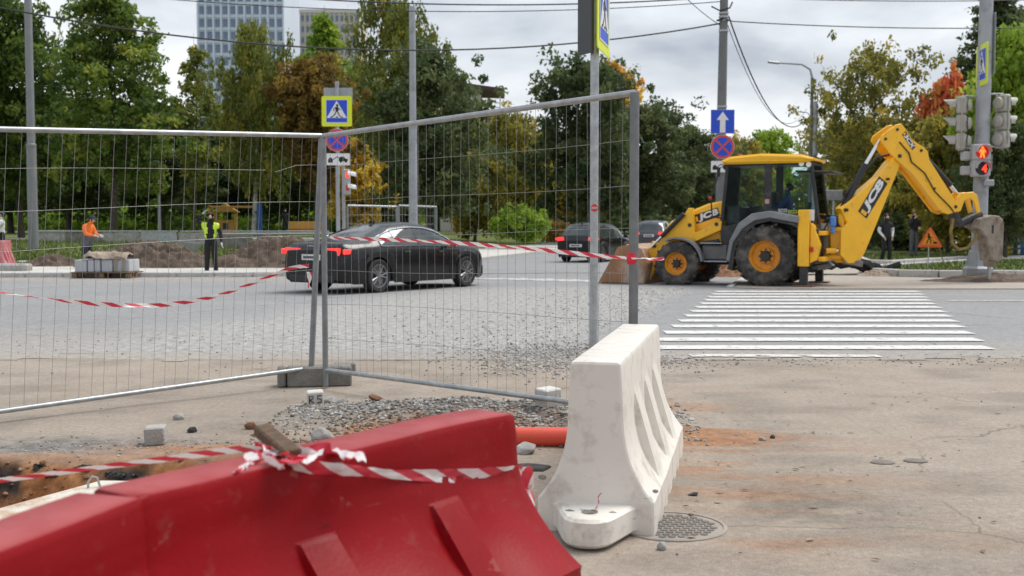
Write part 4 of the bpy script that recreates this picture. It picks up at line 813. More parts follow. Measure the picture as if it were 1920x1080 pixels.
    a_ = me.attributes.new('tint', 'FLOAT', 'POINT'); a_.data.foreach_set('value', np.repeat(np.clip(tintc[idx] + g.normal(0, .13, n), 0, 1), 4).astype(np.float32)); me.materials.append(LM[pal])
    root = thing('tree', '', 'tree', (0, 0, -500), 0, 'trees'); wood.build('trunk', bark or m_bark, root); c_ = bpy.data.objects.new('crown', me); COL.objects.link(c_); c_.parent = root
    root['H'] = H; root['hw'] = hw
    return root
PROTO = dict(
 ash=make_tree(1, 17, 4.2, 3.2, 'broad', 'green', 470, 38, .19, .68, .26), maple=make_tree(2, 15, 4.4, 2.8, 'broad', 'green', 450, 38, .20, .72, .25),
 dark=make_tree(3, 13, 4.6, 2.2, 'broad', 'dark', 520, 40, .17, .62, .24, droop=.5), dark2=make_tree(4, 12, 4.4, 1.6, 'round', 'dark', 500, 40, .18, .66, .22),
 birch=make_tree(5, 16, 3.4, 3.6, 'birch', 'birch', 440, 40, .14, .62, .19, m_birchbark), birch2=make_tree(6, 18, 3.9, 4.2, 'birch', 'birch', 500, 40, .14, .62, .2, m_birchbark),
 brown=make_tree(7, 11, 3.0, 3.6, 'round', 'brown', 460, 46, .16, .55, .18), poplar=make_tree(8, 18, 2.6, 4, 'broad', 'bright', 420, 44, .18, .6, .2),
 thin=make_tree(9, 13, 1.7, 3, 'airy', 'birch', 150, 34, .15, .45, .11), airy=make_tree(10, 11, 4.4, 1.6, 'airy', 'olive', 300, 30, .15, .55, .17),
 olive=make_tree(11, 9, 3.6, 1.0, 'round', 'olive', 400, 40, .17, .62, .17), spruce=make_tree(12, 20, 5.2, 1.6, 'spruce', 'dark', 900, 46, .17, .62, .3),
 bright=make_tree(13, 8, 3.0, 1.6, 'round', 'bright', 460, 46, .20, .55, .15), yellow=make_tree(14, 6, 2.2, .5, 'round', 'yellow', 240, 44, .17, .5, .10),
 orange=make_tree(15, 12, 2.6, 5, 'round', 'orange', 240, 44, .2, .55, .16), red=make_tree(16, 6.5, 2.2, 2.2, 'round', 'red', 200, 40, .2, .5, .12))
USED = set()
def plant(kind, px, Y, top, hwpx, rz, label, zbase=None):
    """a tree standing at distance Y whose crown reaches the given height and half width (pixels at that distance)"""
    p = PROTO[kind]; c = at(px, 422, Y); zb = zbase if zbase is not None else float(park_z(np.array([c.x]), np.array([c.y]))[0]); H = CAMH + (422 - top) * Y / F - zb; sx = hwpx * Y / F / p['hw']; sz = H / p['H']
    if kind in USED: o = dup(p, (c.x, c.y, zb), R(rz), label, (sx, sx, sz))
    else: USED.add(kind); o = p; o.location = (c.x, c.y, zb); o.rotation_euler = (0, 0, R(rz)); o.scale = (sx, sx, sz); o['label'] = label
    return o
for a in [('maple', 40, 62, -25, 108, 10, 'tall green tree behind the grey pole at the left edge'), ('ash', 212, 57, -45, 116, 70, 'tallest green tree left of the tower block'),
 ('thin', 362, 74, 55, 46, 20, 'thin sparse tree just left of the tower block'), ('birch', 475, 64, 22, 82, 0, 'weeping birch in front of the tower block'),
 ('brown', 592, 63, 95, 70, 40, 'brown-leaved tree behind the yellow crossing sign'), ('poplar', 612, 84, 5, 56, 0, 'bright green poplar above the brown-leaved tree'),
 ('birch2', 745, 78, -45, 108, 30, 'tall yellowish birch behind the pale lamp column'), ('dark', 805, 61, 68, 118, 0, 'dark green drooping tree right of the pale lamp column'),
 ('olive', 890, 76, 280, 66, 0, 'light olive small tree between the two dark trees'), ('yellow', 675, 74, 262, 58, 0, 'yellow willow bush behind the no stopping sign'),
 ('dark2', 1095, 78, 104, 112, 0, 'dark tree behind the post with the sticker'), ('orange', 1150, 90, 98, 46, 0, 'orange-topped tree behind the dark tree'),
 ('dark2', 1210, 86, 185, 92, 120, 'dark tree right of the fence end post'), ('dark', 1295, 92, 225, 82, 200, 'dark tree behind the one-way sign'),
 ('olive', 960, 100, 210, 66, 80, 'olive tree in the gap under the grey sky'), ('bright', 1440, 150, 246, 46, 0, 'far green tree above the loader cab roof'), ('olive', 1392, 140, 258, 50, 50, 'far olive tree left above the cab roof'),
 ('yellow', 1090, 84, 318, 48, 90, 'yellow bush low behind the post with the sticker'), ('yellow', 870, 90, 300, 40, 200, 'yellow bush low behind the pale lamp column'),
 ('maple', -75, 60, 60, 100, 100, 'green tree half outside the left picture edge'), ('dark2', 130, 82, 175, 120, 30, 'dark tree low between the two tall left trees'), ('dark2', 305, 80, 190, 110, 160, 'dark low tree behind the park lamp'),
 ('dark', 430, 92, 200, 110, 60, 'dark low tree under the weeping birch'), ('dark2', 560, 90, 215, 100, 220, 'dark low tree behind the man in the yellow vest'), ('dark', 20, 84, 190, 120, 300, 'dark low tree far behind the left edge pole'),
 ('dark2', 740, 100, 220, 110, 270, 'dark low tree between the birch and the lamp column'), ('maple', 660, 96, 110, 90, 190, 'green tree filling the gap behind the crossing sign'), ('dark', 1020, 112, 235, 80, 20, 'far dark tree under the grey sky gap'),
 ('maple', 890, 116, 215, 80, 260, 'far green tree behind the roof with the railing'), ('dark2', 1330, 120, 270, 60, 140, 'far dark tree beside the one-way sign')]:
    plant(*a)
for a in [('airy', 1630, 60, 78, 118, 0, 'sparse olive tree left of the red-leaved tree'), ('spruce', 1850, 64, -75, 160, 0, 'tall dark conifer at the upper right corner'), ('bright', 1905, 47, 55, 84, 0, 'bright green tree right of the traffic light pole'),
 ('red', 1768, 57, 146, 44, 0, 'small red-leaved tree left of the traffic lights'), ('olive', 1692, 58, 222, 98, 30, 'olive bushy tree behind the raised boom'), ('olive', 1602, 76, 232, 66, 130, 'olive tree behind the loader cab'),
 ('dark2', 1885, 44, 228, 88, 60, 'dark green bush right of the pedestrian light'), ('olive', 1778, 50, 208, 86, 210, 'yellowish bushy tree left of the pedestrian light'), ('dark', 1740, 72, 250, 110, 150, 'dark tree low behind the man on the phone'),
 ('airy', 1560, 110, 215, 70, 90, 'far sparse tree behind the street lamp'), ('dark2', 1655, 88, 260, 90, 90, 'dark low tree behind the man in black and white')]:
    plant(*a, zbase=.15)
for k in PROTO:
    if k not in USED: bpy.data.objects.remove(PROTO[k])
# bushes and the clipped hedge
def leaf_blob(name, label, cat, c, size, pal, n, leaf, seed, box=False, group=None, stems=True):
    g = np.random.default_rng(seed); nc = 90; C_ = g.uniform(-1, 1, (nc * 3, 3)); 
    if not box: C_ = C_[(C_ ** 2).sum(1) < 1][:nc]
    C_ = C_[C_[:, 2] > -.95]; C_ = C_ * np.array(size) * (.95 if box else .88); nc = len(C_); idx = g.integers(0, nc, n); off_ = g.normal(0, 1, (n, 3)); off_ /= np.linalg.norm(off_, axis=1)[:, None]; rad = .34 * min(size)
    P = C_[idx] + off_ * rad * (g.random(n) ** .4)[:, None]; P[:, 2] += size[2]; P[:, 2] = np.maximum(P[:, 2], .03)
    if box: P[:, 2] = np.minimum(P[:, 2], 2 * size[2] + .05 * g.normal(0, 1, n))
    nn = g.normal(0, 1, (n, 3)) + off_; nn /= np.linalg.norm(nn, axis=1)[:, None]; u = np.cross(nn, g.normal(0, 1, (n, 3))); u /= np.linalg.norm(u, axis=1)[:, None]; w = np.cross(nn, u); s = leaf * (.6 + .8 * g.random(n))
    V = np.stack([P - u * s[:, None], P - w * (s * .5)[:, None], P + u * s[:, None], P + w * (s * .5)[:, None]], 1).reshape(-1, 3); me = bpy.data.meshes.new('foliage'); me.from_pydata(V.tolist(), [], np.arange(n * 4).reshape(-1, 4).tolist())
    tc_ = np.clip(g.normal(.5, .2, nc), 0, 1); a_ = me.attributes.new('tint', 'FLOAT', 'POINT'); a_.data.foreach_set('value', np.repeat(np.clip(tc_[idx] + g.normal(0, .12, n), 0, 1), 4).astype(np.float32)); me.materials.append(LM[pal])
    root = thing(name, label, cat, c, 0, group); o = bpy.data.objects.new('foliage', me); COL.objects.link(o); o.parent = root
    st = MB(); r_ = random.Random(seed)
    for k in range(7): st.tube([(r_.gauss(0, .1) * size[0], r_.gauss(0, .1) * size[1], 0), (r_.gauss(0, .3) * size[0], r_.gauss(0, .3) * size[1], size[2])], [.03, .01], 5, False)
    st.build('stem', m_bark, root); return root
c = at(975, 440, 62); leaf_blob('bush', 'bright green rounded bush right of the black sedan', 'bush', (c.x, c.y, .5), (1.75, 1.4, .98), 'bright', 5200, .12, 1)
c = at(1120, 440, 76); leaf_blob('hedge', 'long low clipped hedge behind the second black car', 'hedge', (c.x + 2.0, c.y, .3), (7.2, .8, .85), 'dark', 7000, .13, 2, True)['group'] = 'hedges'
c = at(1040, 440, 66); leaf_blob('bush', 'brownish low bush right of the bright green bush', 'bush', (c.x, c.y, .4), (1.2, .9, .65), 'brown', 1800, .11, 3)
for k, (px, Y, w, h, pal) in enumerate([(1590, 62, 2.2, 1.1, 'olive'), (1700, 56, 2.4, 1.0, 'dark'), (1790, 54, 2.6, 1.2, 'olive'), (1905, 50, 2.2, 1.2, 'dark')]):
    c = at(px, 430, Y); leaf_blob('bush', ['olive bush behind the boom foot', 'dark low bush behind the two men', 'olive low bush behind the warning triangle', 'dark low bush behind the green railing'][k], 'bush', (c.x, c.y, .1), (w, 1.2, h), pal, 3000, .13, 10 + k, group='low bushes along the right pavement')
# ------------------------------------------------------------------ lettering
def text_mesh(body, offset=.03, extrude=.0):
    cu = bpy.data.curves.new('lettering', 'FONT'); cu.body = body; cu.offset = offset; cu.size = 1.0; cu.align_x = 'CENTER'; cu.align_y = 'CENTER'; cu.extrude = extrude; cu.resolution_u = 4
    ob = bpy.data.objects.new('lettering', cu); COL.objects.link(ob); bpy.context.view_layer.update(); dg = bpy.context.evaluated_depsgraph_get(); me = bpy.data.meshes.new_from_object(ob.evaluated_get(dg)); bpy.data.objects.remove(ob); bpy.data.curves.remove(cu)
    v = np.zeros(len(me.vertices) * 3, np.float32); me.vertices.foreach_get('co', v); v = v.reshape(-1, 3); lo, hi = v.min(0), v.max(0)
    v[:, 0] = (v[:, 0] - (lo[0] + hi[0]) / 2) / (hi[0] - lo[0]); v[:, 1] = (v[:, 1] - (lo[1] + hi[1]) / 2) / (hi[1] - lo[1]); return v, [tuple(p.vertices) for p in me.polygons]
def letters(name, body, m, parent, T, w, h, offset=.03, shear=0.0):
    v, f = TXT[body] if body in TXT else text_mesh(body, offset)
    return MB(T).add([((p[0] + shear * p[1]) * w, p[1] * h, 0) for p in v], f).build(name, m, parent, sharp=0)
TXT = {'JCB': text_mesh('JCB', .055), '3CX': text_mesh('3CX', .045), 'ECO': text_mesh('ECO', .04), '4': text_mesh('4', .06)}
m_yel = mat('machine_yellow', (.95, .50, .014), .38, 0, .05, 2, .02, 30, dirt=((.40, .25, .08), .12, 5), coat=.15)
m_yrim = mat('rim_yellow', (.78, .33, .015), .5, 0, .08, 4, dirt=((.30, .20, .09), .35, 6))
m_gfend = mat('grey_fender', (.20, .205, .215), .5, 0, .1, 3, dirt=((.3, .28, .26), .3, 3))
m_machblack = mat('machine_black', (.022, .022, .024), .45, 0, .2, 5, dirt=((.10, .09, .08), .3, 5))
m_hammer = mat('hammer_steel', (.31, .27, .22), .7, .2, .15, 4, .2, dirt=((.18, .13, .09), .45, 5)); m_bucket = mat('bucket_rust', (.33, .17, .085), .7, .15, .25, 3, .3, dirt=((.52, .46, .40), .45, 2.2))
m_cabglass = glass('cab_glass', (.84, .91, .89), .02, 0.0, 1.22); m_lens = mat('white_lens', (.8, .8, .78), .15); m_redlens = mat('red_lens', (.6, .02, .02), .2)
m_hose = mat('hydraulic_hose', (.02, .02, .02), .55); m_blue = mat('blue_rag', (.10, .25, .62), .8); m_seat = mat('dark_seat', (.025, .026, .03), .8)

# ------------------------------------------------------------------ the backhoe loader
RM = Matrix.Translation((6.155, 26.81, 0)) @ Matrix.Rotation(R(155), 4, 'Z')
bh = thing('backhoe_loader', 'yellow backhoe loader with a hydraulic hammer standing beyond the crossing', 'loader', (6.155, 26.81, 0), R(155))
def BP(name, m, fn, T=None, **k): b = MB(T); fn(b); return b.build(name, m, bh, **k)
SIDE = Matrix(((1, 0, 0, 0), (0, 0, 1, 0), (0, 1, 0, 0), (0, 0, 0, 1)))       # polygon (x, z) extruded along local y
def sprism(b, poly, y0, y1, bev=0, mi=0):
    n0 = len(b.f); b.prism([Vector(p) for p in poly], y0, y1, SIDE, bev, mi); b.f[n0:] = [tuple(reversed(f)) for f in b.f[n0:]]
def wheel(name, c, Rw, wd, rr, lugs, side):
    Tw = Matrix.Translation(c) @ Matrix.Rotation(R(-90) * side, 4, 'X')         # local z points outward
    h = wd / 2; rim = MB(Tw); rim.lathe([(rr * 1.0, -h * .8), (rr * 1.02, h * .80), (rr * 1.06, h * .86), (rr * .98, h * .84), (rr * .90, h * .55), (rr * .84, h * .05), (rr * .52, -h * .02), (rr * .50, h * .25), (.0001, h * .25)], 36, caps=False)
    w = rim.build(name, m_yrim, bh, sharp=35); ty = MB(Tw)
    ty.lathe([(rr * .98, -h * .85), (rr * 1.12, -h * .98), (Rw * .82, -h * 1.02), (Rw * .93, -h * .88), (Rw * .955, -h * .5), (Rw * .955, h * .5), (Rw * .93, h * .88), (Rw * .82, h * 1.02), (rr * 1.12, h * .98), (rr * .98, h * .85)], 48, caps=False)
    for k in range(lugs):
        for sg in (-1, 1):
            a = 2 * math.pi * (k + (.5 if sg > 0 else 0)) / lugs; T2 = Matrix.Rotation(a, 4, 'Z') @ Matrix.Translation((Rw * .945, 0, sg * h * .48)) @ Matrix.Rotation(R(33) * sg, 4, 'X')
            ty.box((0, 0, 0), (Rw * .11, Rw * .075, h * 1.12), .008, None); ty.v[-24:] = [tuple(Tw @ T2 @ (Tw.inverted() @ Vector(p))) for p in ty.v[-24:]]
    ty.build('tyre', m_rubber, w, sharp=40); hb = MB(Tw); hb.lathe([(rr * .34, h * .2), (rr * .34, h * .55), (rr * .28, h * .72), (.0001, h * .72)], 20)
    for k in range(8): hb.lathe([(.02, h * .22), (.02, h * .34), (.0001, h * .34)], 8, Matrix.Translation((rr * .42 * math.cos(k * .785), rr * .42 * math.sin(k * .785), 0)))
    hb.build('hub', m_machblack, w)
for sg in (1, -1):
    wheel('rear_wheel', (0, .93 * sg, .70), .705, .46, .36, 20, sg); wheel('front_wheel', (2.08, .93 * sg, .50), .535, .34, .27, 18, sg)
    BP('rear_fender', m_gfend, lambda b: sprism(b, [(-.74, 1.60), (-.1, 1.72), (.3, 1.66), (.60, 1.44), (.80, 1.05), (.88, .60), (.80, .56), (.72, 1.0), (.52, 1.30), (.24, 1.50), (-.1, 1.56), (-.74, 1.44)], *sorted((.60 * sg, 1.15 * sg)), .02))
    BP('fender_liner', m_machblack, lambda b: sprism(b, [(-.72, 1.43), (-.1, 1.55), (.23, 1.49), (.51, 1.29), (.71, .99), (.79, .57), (.86, .40), (.74, .36), (.66, .9), (.45, 1.2), (.2, 1.42), (-.1, 1.49), (-.72, 1.38)], *sorted((.58 * sg, 1.12 * sg))))
    BP('front_fender', m_gfend, lambda b: sprism(b, [(2.08 + .62 * math.cos(R(a)), .50 + .62 * math.sin(R(a))) for a in range(60, 176, 8)] + [(2.08 + .58 * math.cos(R(a)), .50 + .58 * math.sin(R(a))) for a in range(175, 59, -8)], *sorted((.74 * sg, 1.04 * sg))))
    BP('loader_arm', m_yel, lambda b: sprism(b, [(1.10, 1.50), (1.74, 1.22), (1.80, 1.80), (1.90, 1.80), (2.02, 1.62), (2.62, .98), (2.80, .93), (2.98, .45), (3.14, .15), (3.02, .03), (2.85, .08), (2.55, .62), (2.0, .96), (1.75, 1.0), (1.12, 1.28)], *sorted((.56 * sg, .70 * sg)), .015))
    BP('lift_cylinder', m_black, lambda b: b.tube([(1.98, .78 * sg, 1.66), (2.52, .78 * sg, 1.13)], .055, 12)); BP('lift_rod', m_chrome, lambda b: b.tube([(2.50, .78 * sg, 1.15), (2.80, .78 * sg, .86)], .03, 10))
    BP('tilt_link', m_yel, lambda b: sprism(b, [(2.70, 1.0), (2.82, 1.02), (3.05, .58), (2.95, .54)], *sorted((.48 * sg, .56 * sg)), .01))
    BP('push_cylinder', m_black, lambda b: b.tube([(1.15, .72 * sg, 1.02), (1.75, .72 * sg, .93)], .06, 12))
    for k, (x, z) in enumerate(((1.86, 1.40), (2.72, .90), (1.22, 1.42))): BP('pivot_pin', m_machblack, lambda b: b.lathe([(.045, 0), (.045, .02), (.0001, .02)], 12, Matrix.Translation((x, .70 * sg, z)) @ Matrix.Rotation(R(-90) * sg, 4, 'X')))
    # stabilisers
    BP('stabiliser_leg', m_yel, lambda b: b.box((-.845, .98 * sg, 1.11), (.25, .2, 1.26), .012)); BP('stabiliser_inner_leg', m_machblack, lambda b: b.box((-.845, .98 * sg, .30), (.18, .14, .58), .01)); BP('stabiliser_pad', m_rust, lambda b: b.box((-.845, .98 * sg, .045), (.46, .34, .035), .01))
    BP('stabiliser_bracket', m_yel, lambda b: sprism(b, [(-.98, 1.45), (-1.06, 1.40), (-1.2, .95), (-1.12, .62), (-.98, .55)], *sorted((.80 * sg, 1.0 * sg)), .01)); BP('tail_light', m_redlens, lambda b: b.box((-1.02, 1.02 * sg, .86), (.07, .06, .11), .01))
BP('chassis', m_machblack, lambda b: (b.box((.85, 0, .72), (3.2, .72, .5), .03), b.box((-.3, 0, 1.0), (1.4, 1.0, .5), .03)))
BP('front_axle', m_machblack, lambda b: b.tube([(2.08, -.85, .5), (2.08, .85, .5)], .11, 10)); BP('rear_axle', m_machblack, lambda b: b.tube([(0, -.85, .70), (0, .85, .70)], .16, 10))
BP('fuel_tank', mat('tank_grey', (.12, .12, .12), .5, .3, .2, 5, dirt=((.25, .23, .2), .4, 4)), lambda b: b.box((1.22, .66, .76), (.62, .36, .36), .04)); BP('step', m_galv, lambda b: (b.box((1.18, .82, .56), (.55, .2, .03), .008), b.box((1.3, .84, .98), (.5, .08, .025), .006)))
BP('hood', m_yel, lambda b: sprism(b, [(1.10, 1.98), (1.50, 1.90), (1.95, 1.72), (2.40, 1.48), (2.52, 1.32), (2.52, .90), (1.10, .90)], -.50, .50, .05))
BP('grille', m_machblack, lambda b: b.box((2.53, 0, 1.1), (.04, .8, .4), .01)); BP('hood_skirt', m_machblack, lambda b: b.box((1.7, 0, .95), (1.3, 1.04, .12), .01))
BP('bucket', m_bucket, lambda b: (sprism(b, [(3.98, .035), (3.48, .88), (3.30, .92), (2.92, .82), (2.78, .5), (2.88, .03)], 1.10, 1.14, .005), sprism(b, [(3.98, .035), (3.48, .88), (3.30, .92), (2.92, .82), (2.78, .5), (2.88, .03)], -1.14, -1.10, .005),
   sprism(b, [(4.04, .012), (2.86, .012), (2.75, .5), (2.90, .84), (3.30, .95), (3.30, .915), (2.93, .805), (2.79, .5), (2.89, .048), (4.0, .035)], -1.12, 1.12)))
BP('bucket_edge', m_galv, lambda b: b.box((4.0, 0, .02), (.22, 2.3, .025), .004))
BP('rubble', mat('dusty_rubble', (.42, .39, .36), .95, 0, .3, 4, .8, 12), lambda b: [b.ball((3.1 + .12 * (k % 4), -1 + .19 * k, .16), (.25, .2, .18), 8) for k in range(11)])
# cab
def pil(b, a, c, r=.045): b.tube([a, c], r, 6)
for sg in (1, -1):
    BP('cab_pillar', m_machblack, lambda b: pil(b, (1.12, .64 * sg, 1.36), (1.00, .60 * sg, 2.84), .04)); BP('cab_pillar', m_machblack, lambda b: b.box((.05, .63 * sg, 2.2), (.17, .06, 1.3), .015)); BP('cab_pillar', m_machblack, lambda b: pil(b, (-1.10, .62 * sg, 1.42), (-.90, .60 * sg, 2.84), .045))
    BP('cab_side_panel', m_machblack, lambda b: sprism(b, [(1.15, 1.36), (1.12, .92), (.80, .90), (.70, 1.25), (.45, 1.52), (.2, 1.66), (-.1, 1.72), (-.74, 1.60), (-1.12, 1.5), (-1.10, 1.62), (.10, 1.80), (.38, 1.66), (.75, 1.44)], *sorted((.60 * sg, .655 * sg)), .006))
    BP('door_glass', m_cabglass, lambda b: sprism(b, [(1.08, 1.40), (.97, 2.80), (.14, 2.82), (.14, 1.80), (.40, 1.66), (.76, 1.44)], *sorted((.62 * sg, .632 * sg)))); BP('side_glass', m_cabglass, lambda b: sprism(b, [(-.04, 1.80), (-.04, 2.82), (-.88, 2.82), (-1.04, 1.66)], *sorted((.62 * sg, .632 * sg))))
    BP('door_handle', m_black, lambda b: b.box((.20, .67 * sg, 1.72), (.05, .05, .3), .012)); BP('mirror_arm', m_black, lambda b: b.tube([(1.10, .66 * sg, 1.55), (1.28, .86 * sg, 1.60), (1.30, .92 * sg, 2.0), (1.10, .88 * sg, 2.72), (1.02, .64 * sg, 2.78)], .018, 6)); BP('side_light', m_redlens, lambda b: b.ball((1.31, .93 * sg, 2.02), .045, 8)); BP('mirror', m_black, lambda b: b.box((1.13, .90 * sg, 2.62), (.05, .14, .22), .015))
    BP('rear_work_light', m_lens, lambda b: (b.lathe([(.055, 0), (.06, .05), (.0001, .05)], 14, Matrix.Translation((-.70, .60 * sg, 2.78)) @ Matrix.Rotation(R(-90) * sg, 4, 'X')), b.lathe([(.055, 0), (.06, .05), (.0001, .05)], 14, Matrix.Translation((-.86, .60 * sg, 2.76)) @ Matrix.Rotation(R(-90) * sg, 4, 'X'))))
BP('rear_awning', m_black, lambda b: b.box((-.98, 0, 2.60), (.85, 1.25, .045), .015, Euler((0, R(-2), 0))))
BP('windscreen', m_cabglass, lambda b: sprism(b, [(1.12, 1.40), (1.00, 2.80), (.99, 2.80), (1.11, 1.40)], -.6, .6)); BP('rear_glass', m_cabglass, lambda b: sprism(b, [(-1.08, 1.66), (-.90, 2.80), (-.89, 2.80), (-1.07, 1.66)], -.6, .6))
BP('roof', m_yel, lambda b: sprism(b, [(1.08, 2.80), (1.12, 2.89), (.92, 2.975), (.2, 3.03), (-.72, 2.985), (-1.0, 2.90), (-1.0, 2.845), (-.72, 2.80)], -.72, .72, .05)); BP('roof_lining', m_black, lambda b: b.box((.05, 0, 2.79), (1.95, 1.26, .05), .01)); BP('roof_beacon', m_redlens, lambda b: b.lathe([(.06, 2.96), (.055, 3.03), (.0001, 3.05)], 12, Matrix.Translation((.78, .3, 0))))
BP('cab_floor', m_machblack, lambda b: b.box((.0, 0, 1.22), (2.1, 1.2, .12), .01)); BP('seat', m_seat, lambda b: (b.box((-.25, 0, 1.52), (.46, .46, .14), .04), b.box((.02, 0, 1.86), (.14, .46, .62), .05), b.box((-.22, 0, 1.36), (.3, .3, .25), .02)))
BP('dashboard', m_machblack, lambda b: (b.box((.86, 0, 1.62), (.34, 1.0, .45), .04), b.box((.55, -.35, 1.6), (.3, .2, .5), .03))); BP('steering_wheel', m_black, lambda b: b.tube([(.62 + .07 * math.sin(k * .524), .2 * math.cos(k * .524), 1.92 + .19 * math.sin(k * .524) * .5) for k in range(12)], .016, 6, closed=True)); BP('lever', m_black, lambda b: [b.tube([(-.72, y, 1.4), (-.78, y, 1.92)], .014, 6) for y in (-.2, -.08, .08, .2)])
BP('door_sticker', mat('sticker_pink', (.6, .3, .3), .5), lambda b: b.box((.06, .668, 1.94), (.10, .004, .10))); ep = letters('eco_lettering', 'ECO', mat('sticker_white', (.65, .68, .62), .5), bh, Matrix.Translation((-.30, .66, 1.73)) @ Matrix(((-1, 0, 0, 0), (0, 0, 1, 0), (0, 1, 0, 0), (0, 0, 0, 1))), .2, .08)
letters('eco_lettering', 'ECO', mat('sticker_green', (.45, .62, .05), .5), bh, Matrix.Translation((-.52, .66, 1.70)) @ Matrix(((-1, 0, 0, 0), (0, 0, 1, 0), (0, 1, 0, 0), (0, 0, 0, 1))), .2, .08)
# rear frame, kingpost and hoses
BP('rear_frame', m_machblack, lambda b: (b.box((-1.06, 0, .92), (.12, 1.9, .80), .02), b.box((-1.06, 0, .45), (.16, 1.8, .12), .02))); BP('slide_rail', m_yel, lambda b: (b.box((-1.20, 0, 1.22), (.14, 1.7, .10), .015), b.box((-1.20, 0, .64), (.14, 1.7, .10), .015)))
BM = Matrix.Translation((7.60, 26.13, 0)) @ Matrix(((math.cos(R(20)), 0, math.sin(R(20)), 0), (math.sin(R(20)), 0, -math.cos(R(20)), 0), (0, 1, 0, 0), (0, 0, 0, 1))); BT = RM.inverted() @ BM
def OP(name, m, fn, **k): b = MB(BT); fn(b); return b.build(name, m, bh, **k)
BP('kingpost', m_yel, lambda b: (b.box((-1.42, 0, .98), (.30, .42, .68), .03), b.box((-1.34, 0, 1.30), (.42, .5, .10), .02), b.box((-1.34, 0, .68), (.42, .5, .10), .02), b.tube([(-1.60, 0, .58), (-1.60, 0, 1.40)], .09, 12)))
OP('kingpost_bracket', m_yel, lambda b: (b.prism([Vector(p) for p in [(-.30, .72), (-.30, 1.30), (-.12, 1.45), (.02, 1.1), (.16, .70), (.06, .54), (-.10, .54)]], -.24, -.185, None, .008), b.prism([Vector(p) for p in [(-.30, .72), (-.30, 1.30), (-.12, 1.45), (.02, 1.1), (.16, .70), (.06, .54), (-.10, .54)]], .185, .24, None, .008)))
for sg in (1, -1):
    BP('slew_cylinder', m_yel, lambda b: b.tube([(-1.22, .42 * sg, .82), (-1.42, .30 * sg, .82)], .065, 10)); BP('slew_rod', m_chrome, lambda b: b.tube([(-1.40, .31 * sg, .82), (-1.68, .20 * sg, .82)], .035, 10))
rr_ = random.Random(5)
for k in range(9):
    x0, y0 = -1.08 - .04 * (k % 3), -.3 + .09 * k; BP('hose', m_hose, lambda b: b.tube([(x0, y0, 1.25), (x0 - .10, y0, 1.45 + rr_.uniform(0, .2)), (x0 - .28, y0 * .5, 1.48 + rr_.uniform(-.1, .15)), (x0 - .42, y0 * .3, 1.25), (-1.62, .05 * (k % 4) - .1, 1.05 + .1 * (k % 3))], .020, 6))
BP('valve_block', m_galv, lambda b: (b.box((-1.16, .15, 1.36), (.16, .5, .16), .02), b.box((-1.18, -.2, 1.42), (.12, .2, .18), .02))); BP('rag', m_blue, lambda b: (b.box((-1.36, .34, 1.48), (.14, .10, .24), .03), b.box((-1.36, .36, 1.28), (.10, .08, .16), .03))); BP('rear_sticker', m_white, lambda b: b.box((-1.0, .97, 1.62), (.12, .02, .24), .005)); BP('control_post', m_yel, lambda b: b.box((-1.50, .05, 1.50), (.14, .22, .36), .03))
PB = [(-.23, 1.77), (.76, 2.49), (1.10, 2.86), (1.22, 2.95), (1.36, 2.92), (1.36, 2.78), (1.25, 2.53), (.78, 1.50), (.44, .78), (.34, .64), (.21, .58), (.04, .58), (-.08, .70), (-.02, .92), (.0, 1.15), (-.05, 1.42), (-.16, 1.62)]
OP('boom', m_yel, lambda b: b.prism([Vector(p) for p in PB], -.13, .13, None, .015))
PD = [(.76, 3.33), (.80, 3.44), (1.21, 3.70), (1.33, 3.72), (1.45, 3.61), (1.63, 3.38), (1.84, 3.26), (1.98, 3.20), (2.10, 3.10), (2.14, 2.92), (2.44, 2.55), (2.90, 1.99), (3.02, 1.80), (2.96, 1.71), (2.71, 1.65), (2.51, 1.71), (1.65, 2.60), (1.29, 2.84), (1.00, 3.06)]
OP('dipper', m_yel, lambda b: (b.prism([Vector(p) for p in PD], .14, .18, None, .008), b.prism([Vector(p) for p in PD], -.18, -.14, None, .008), b.prism([Vector(p) for p in [(1.55, 3.30), (2.05, 3.05), (2.42, 2.52), (2.96, 1.80), (2.90, 1.72), (2.55, 1.74), (1.75, 2.58), (1.5, 2.80)]], -.138, .138, None, .01)))
for x, z, r_ in ((.90, 3.36, .035), (1.22, 3.58, .035), (1.30, 2.98, .045), (1.90, 3.12, .035), (-.12, 1.74, .04), (.05, .68, .05), (2.30, 2.25, .025), (2.92, 1.83, .04), (1.0, 2.45, .03)): OP('pivot_pin', m_machblack, lambda b: b.lathe([(r_, .12), (r_, .20), (r_ * .8, .21), (.0001, .21)], 14, Matrix.Translation((x, z, 0))))
OP('boom_cylinder', m_black, lambda b: b.tube([(-.12, 1.74, -.02), (.05, 2.0, 0), (.50, 2.78, 0)], .075, 14)); OP('boom_rod', m_chrome, lambda b: b.tube([(.48, 2.75, 0), (.90, 3.36, 0)], .042, 12)); OP('dipper_cylinder', m_black, lambda b: b.tube([(1.90, 3.20, 0), (2.90, 2.34, 0)], .072, 14)); OP('dipper_rod', m_chrome, lambda b: b.tube([(2.88, 2.36, 0), (3.10, 2.14, 0)], .045, 12))
OP('tipping_link', m_yel, lambda b: [b.prism([Vector(p) for p in [(2.92, 1.80), (2.98, 2.05), (3.10, 2.16), (3.45, 2.18), (3.58, 2.10), (3.68, 1.72), (3.58, 1.68), (3.48, 1.96), (3.36, 2.04), (3.20, 1.98), (3.10, 1.74), (3.02, 1.70)]], *z, None, .01) for z in ((-.16, -.10), (.10, .16))])
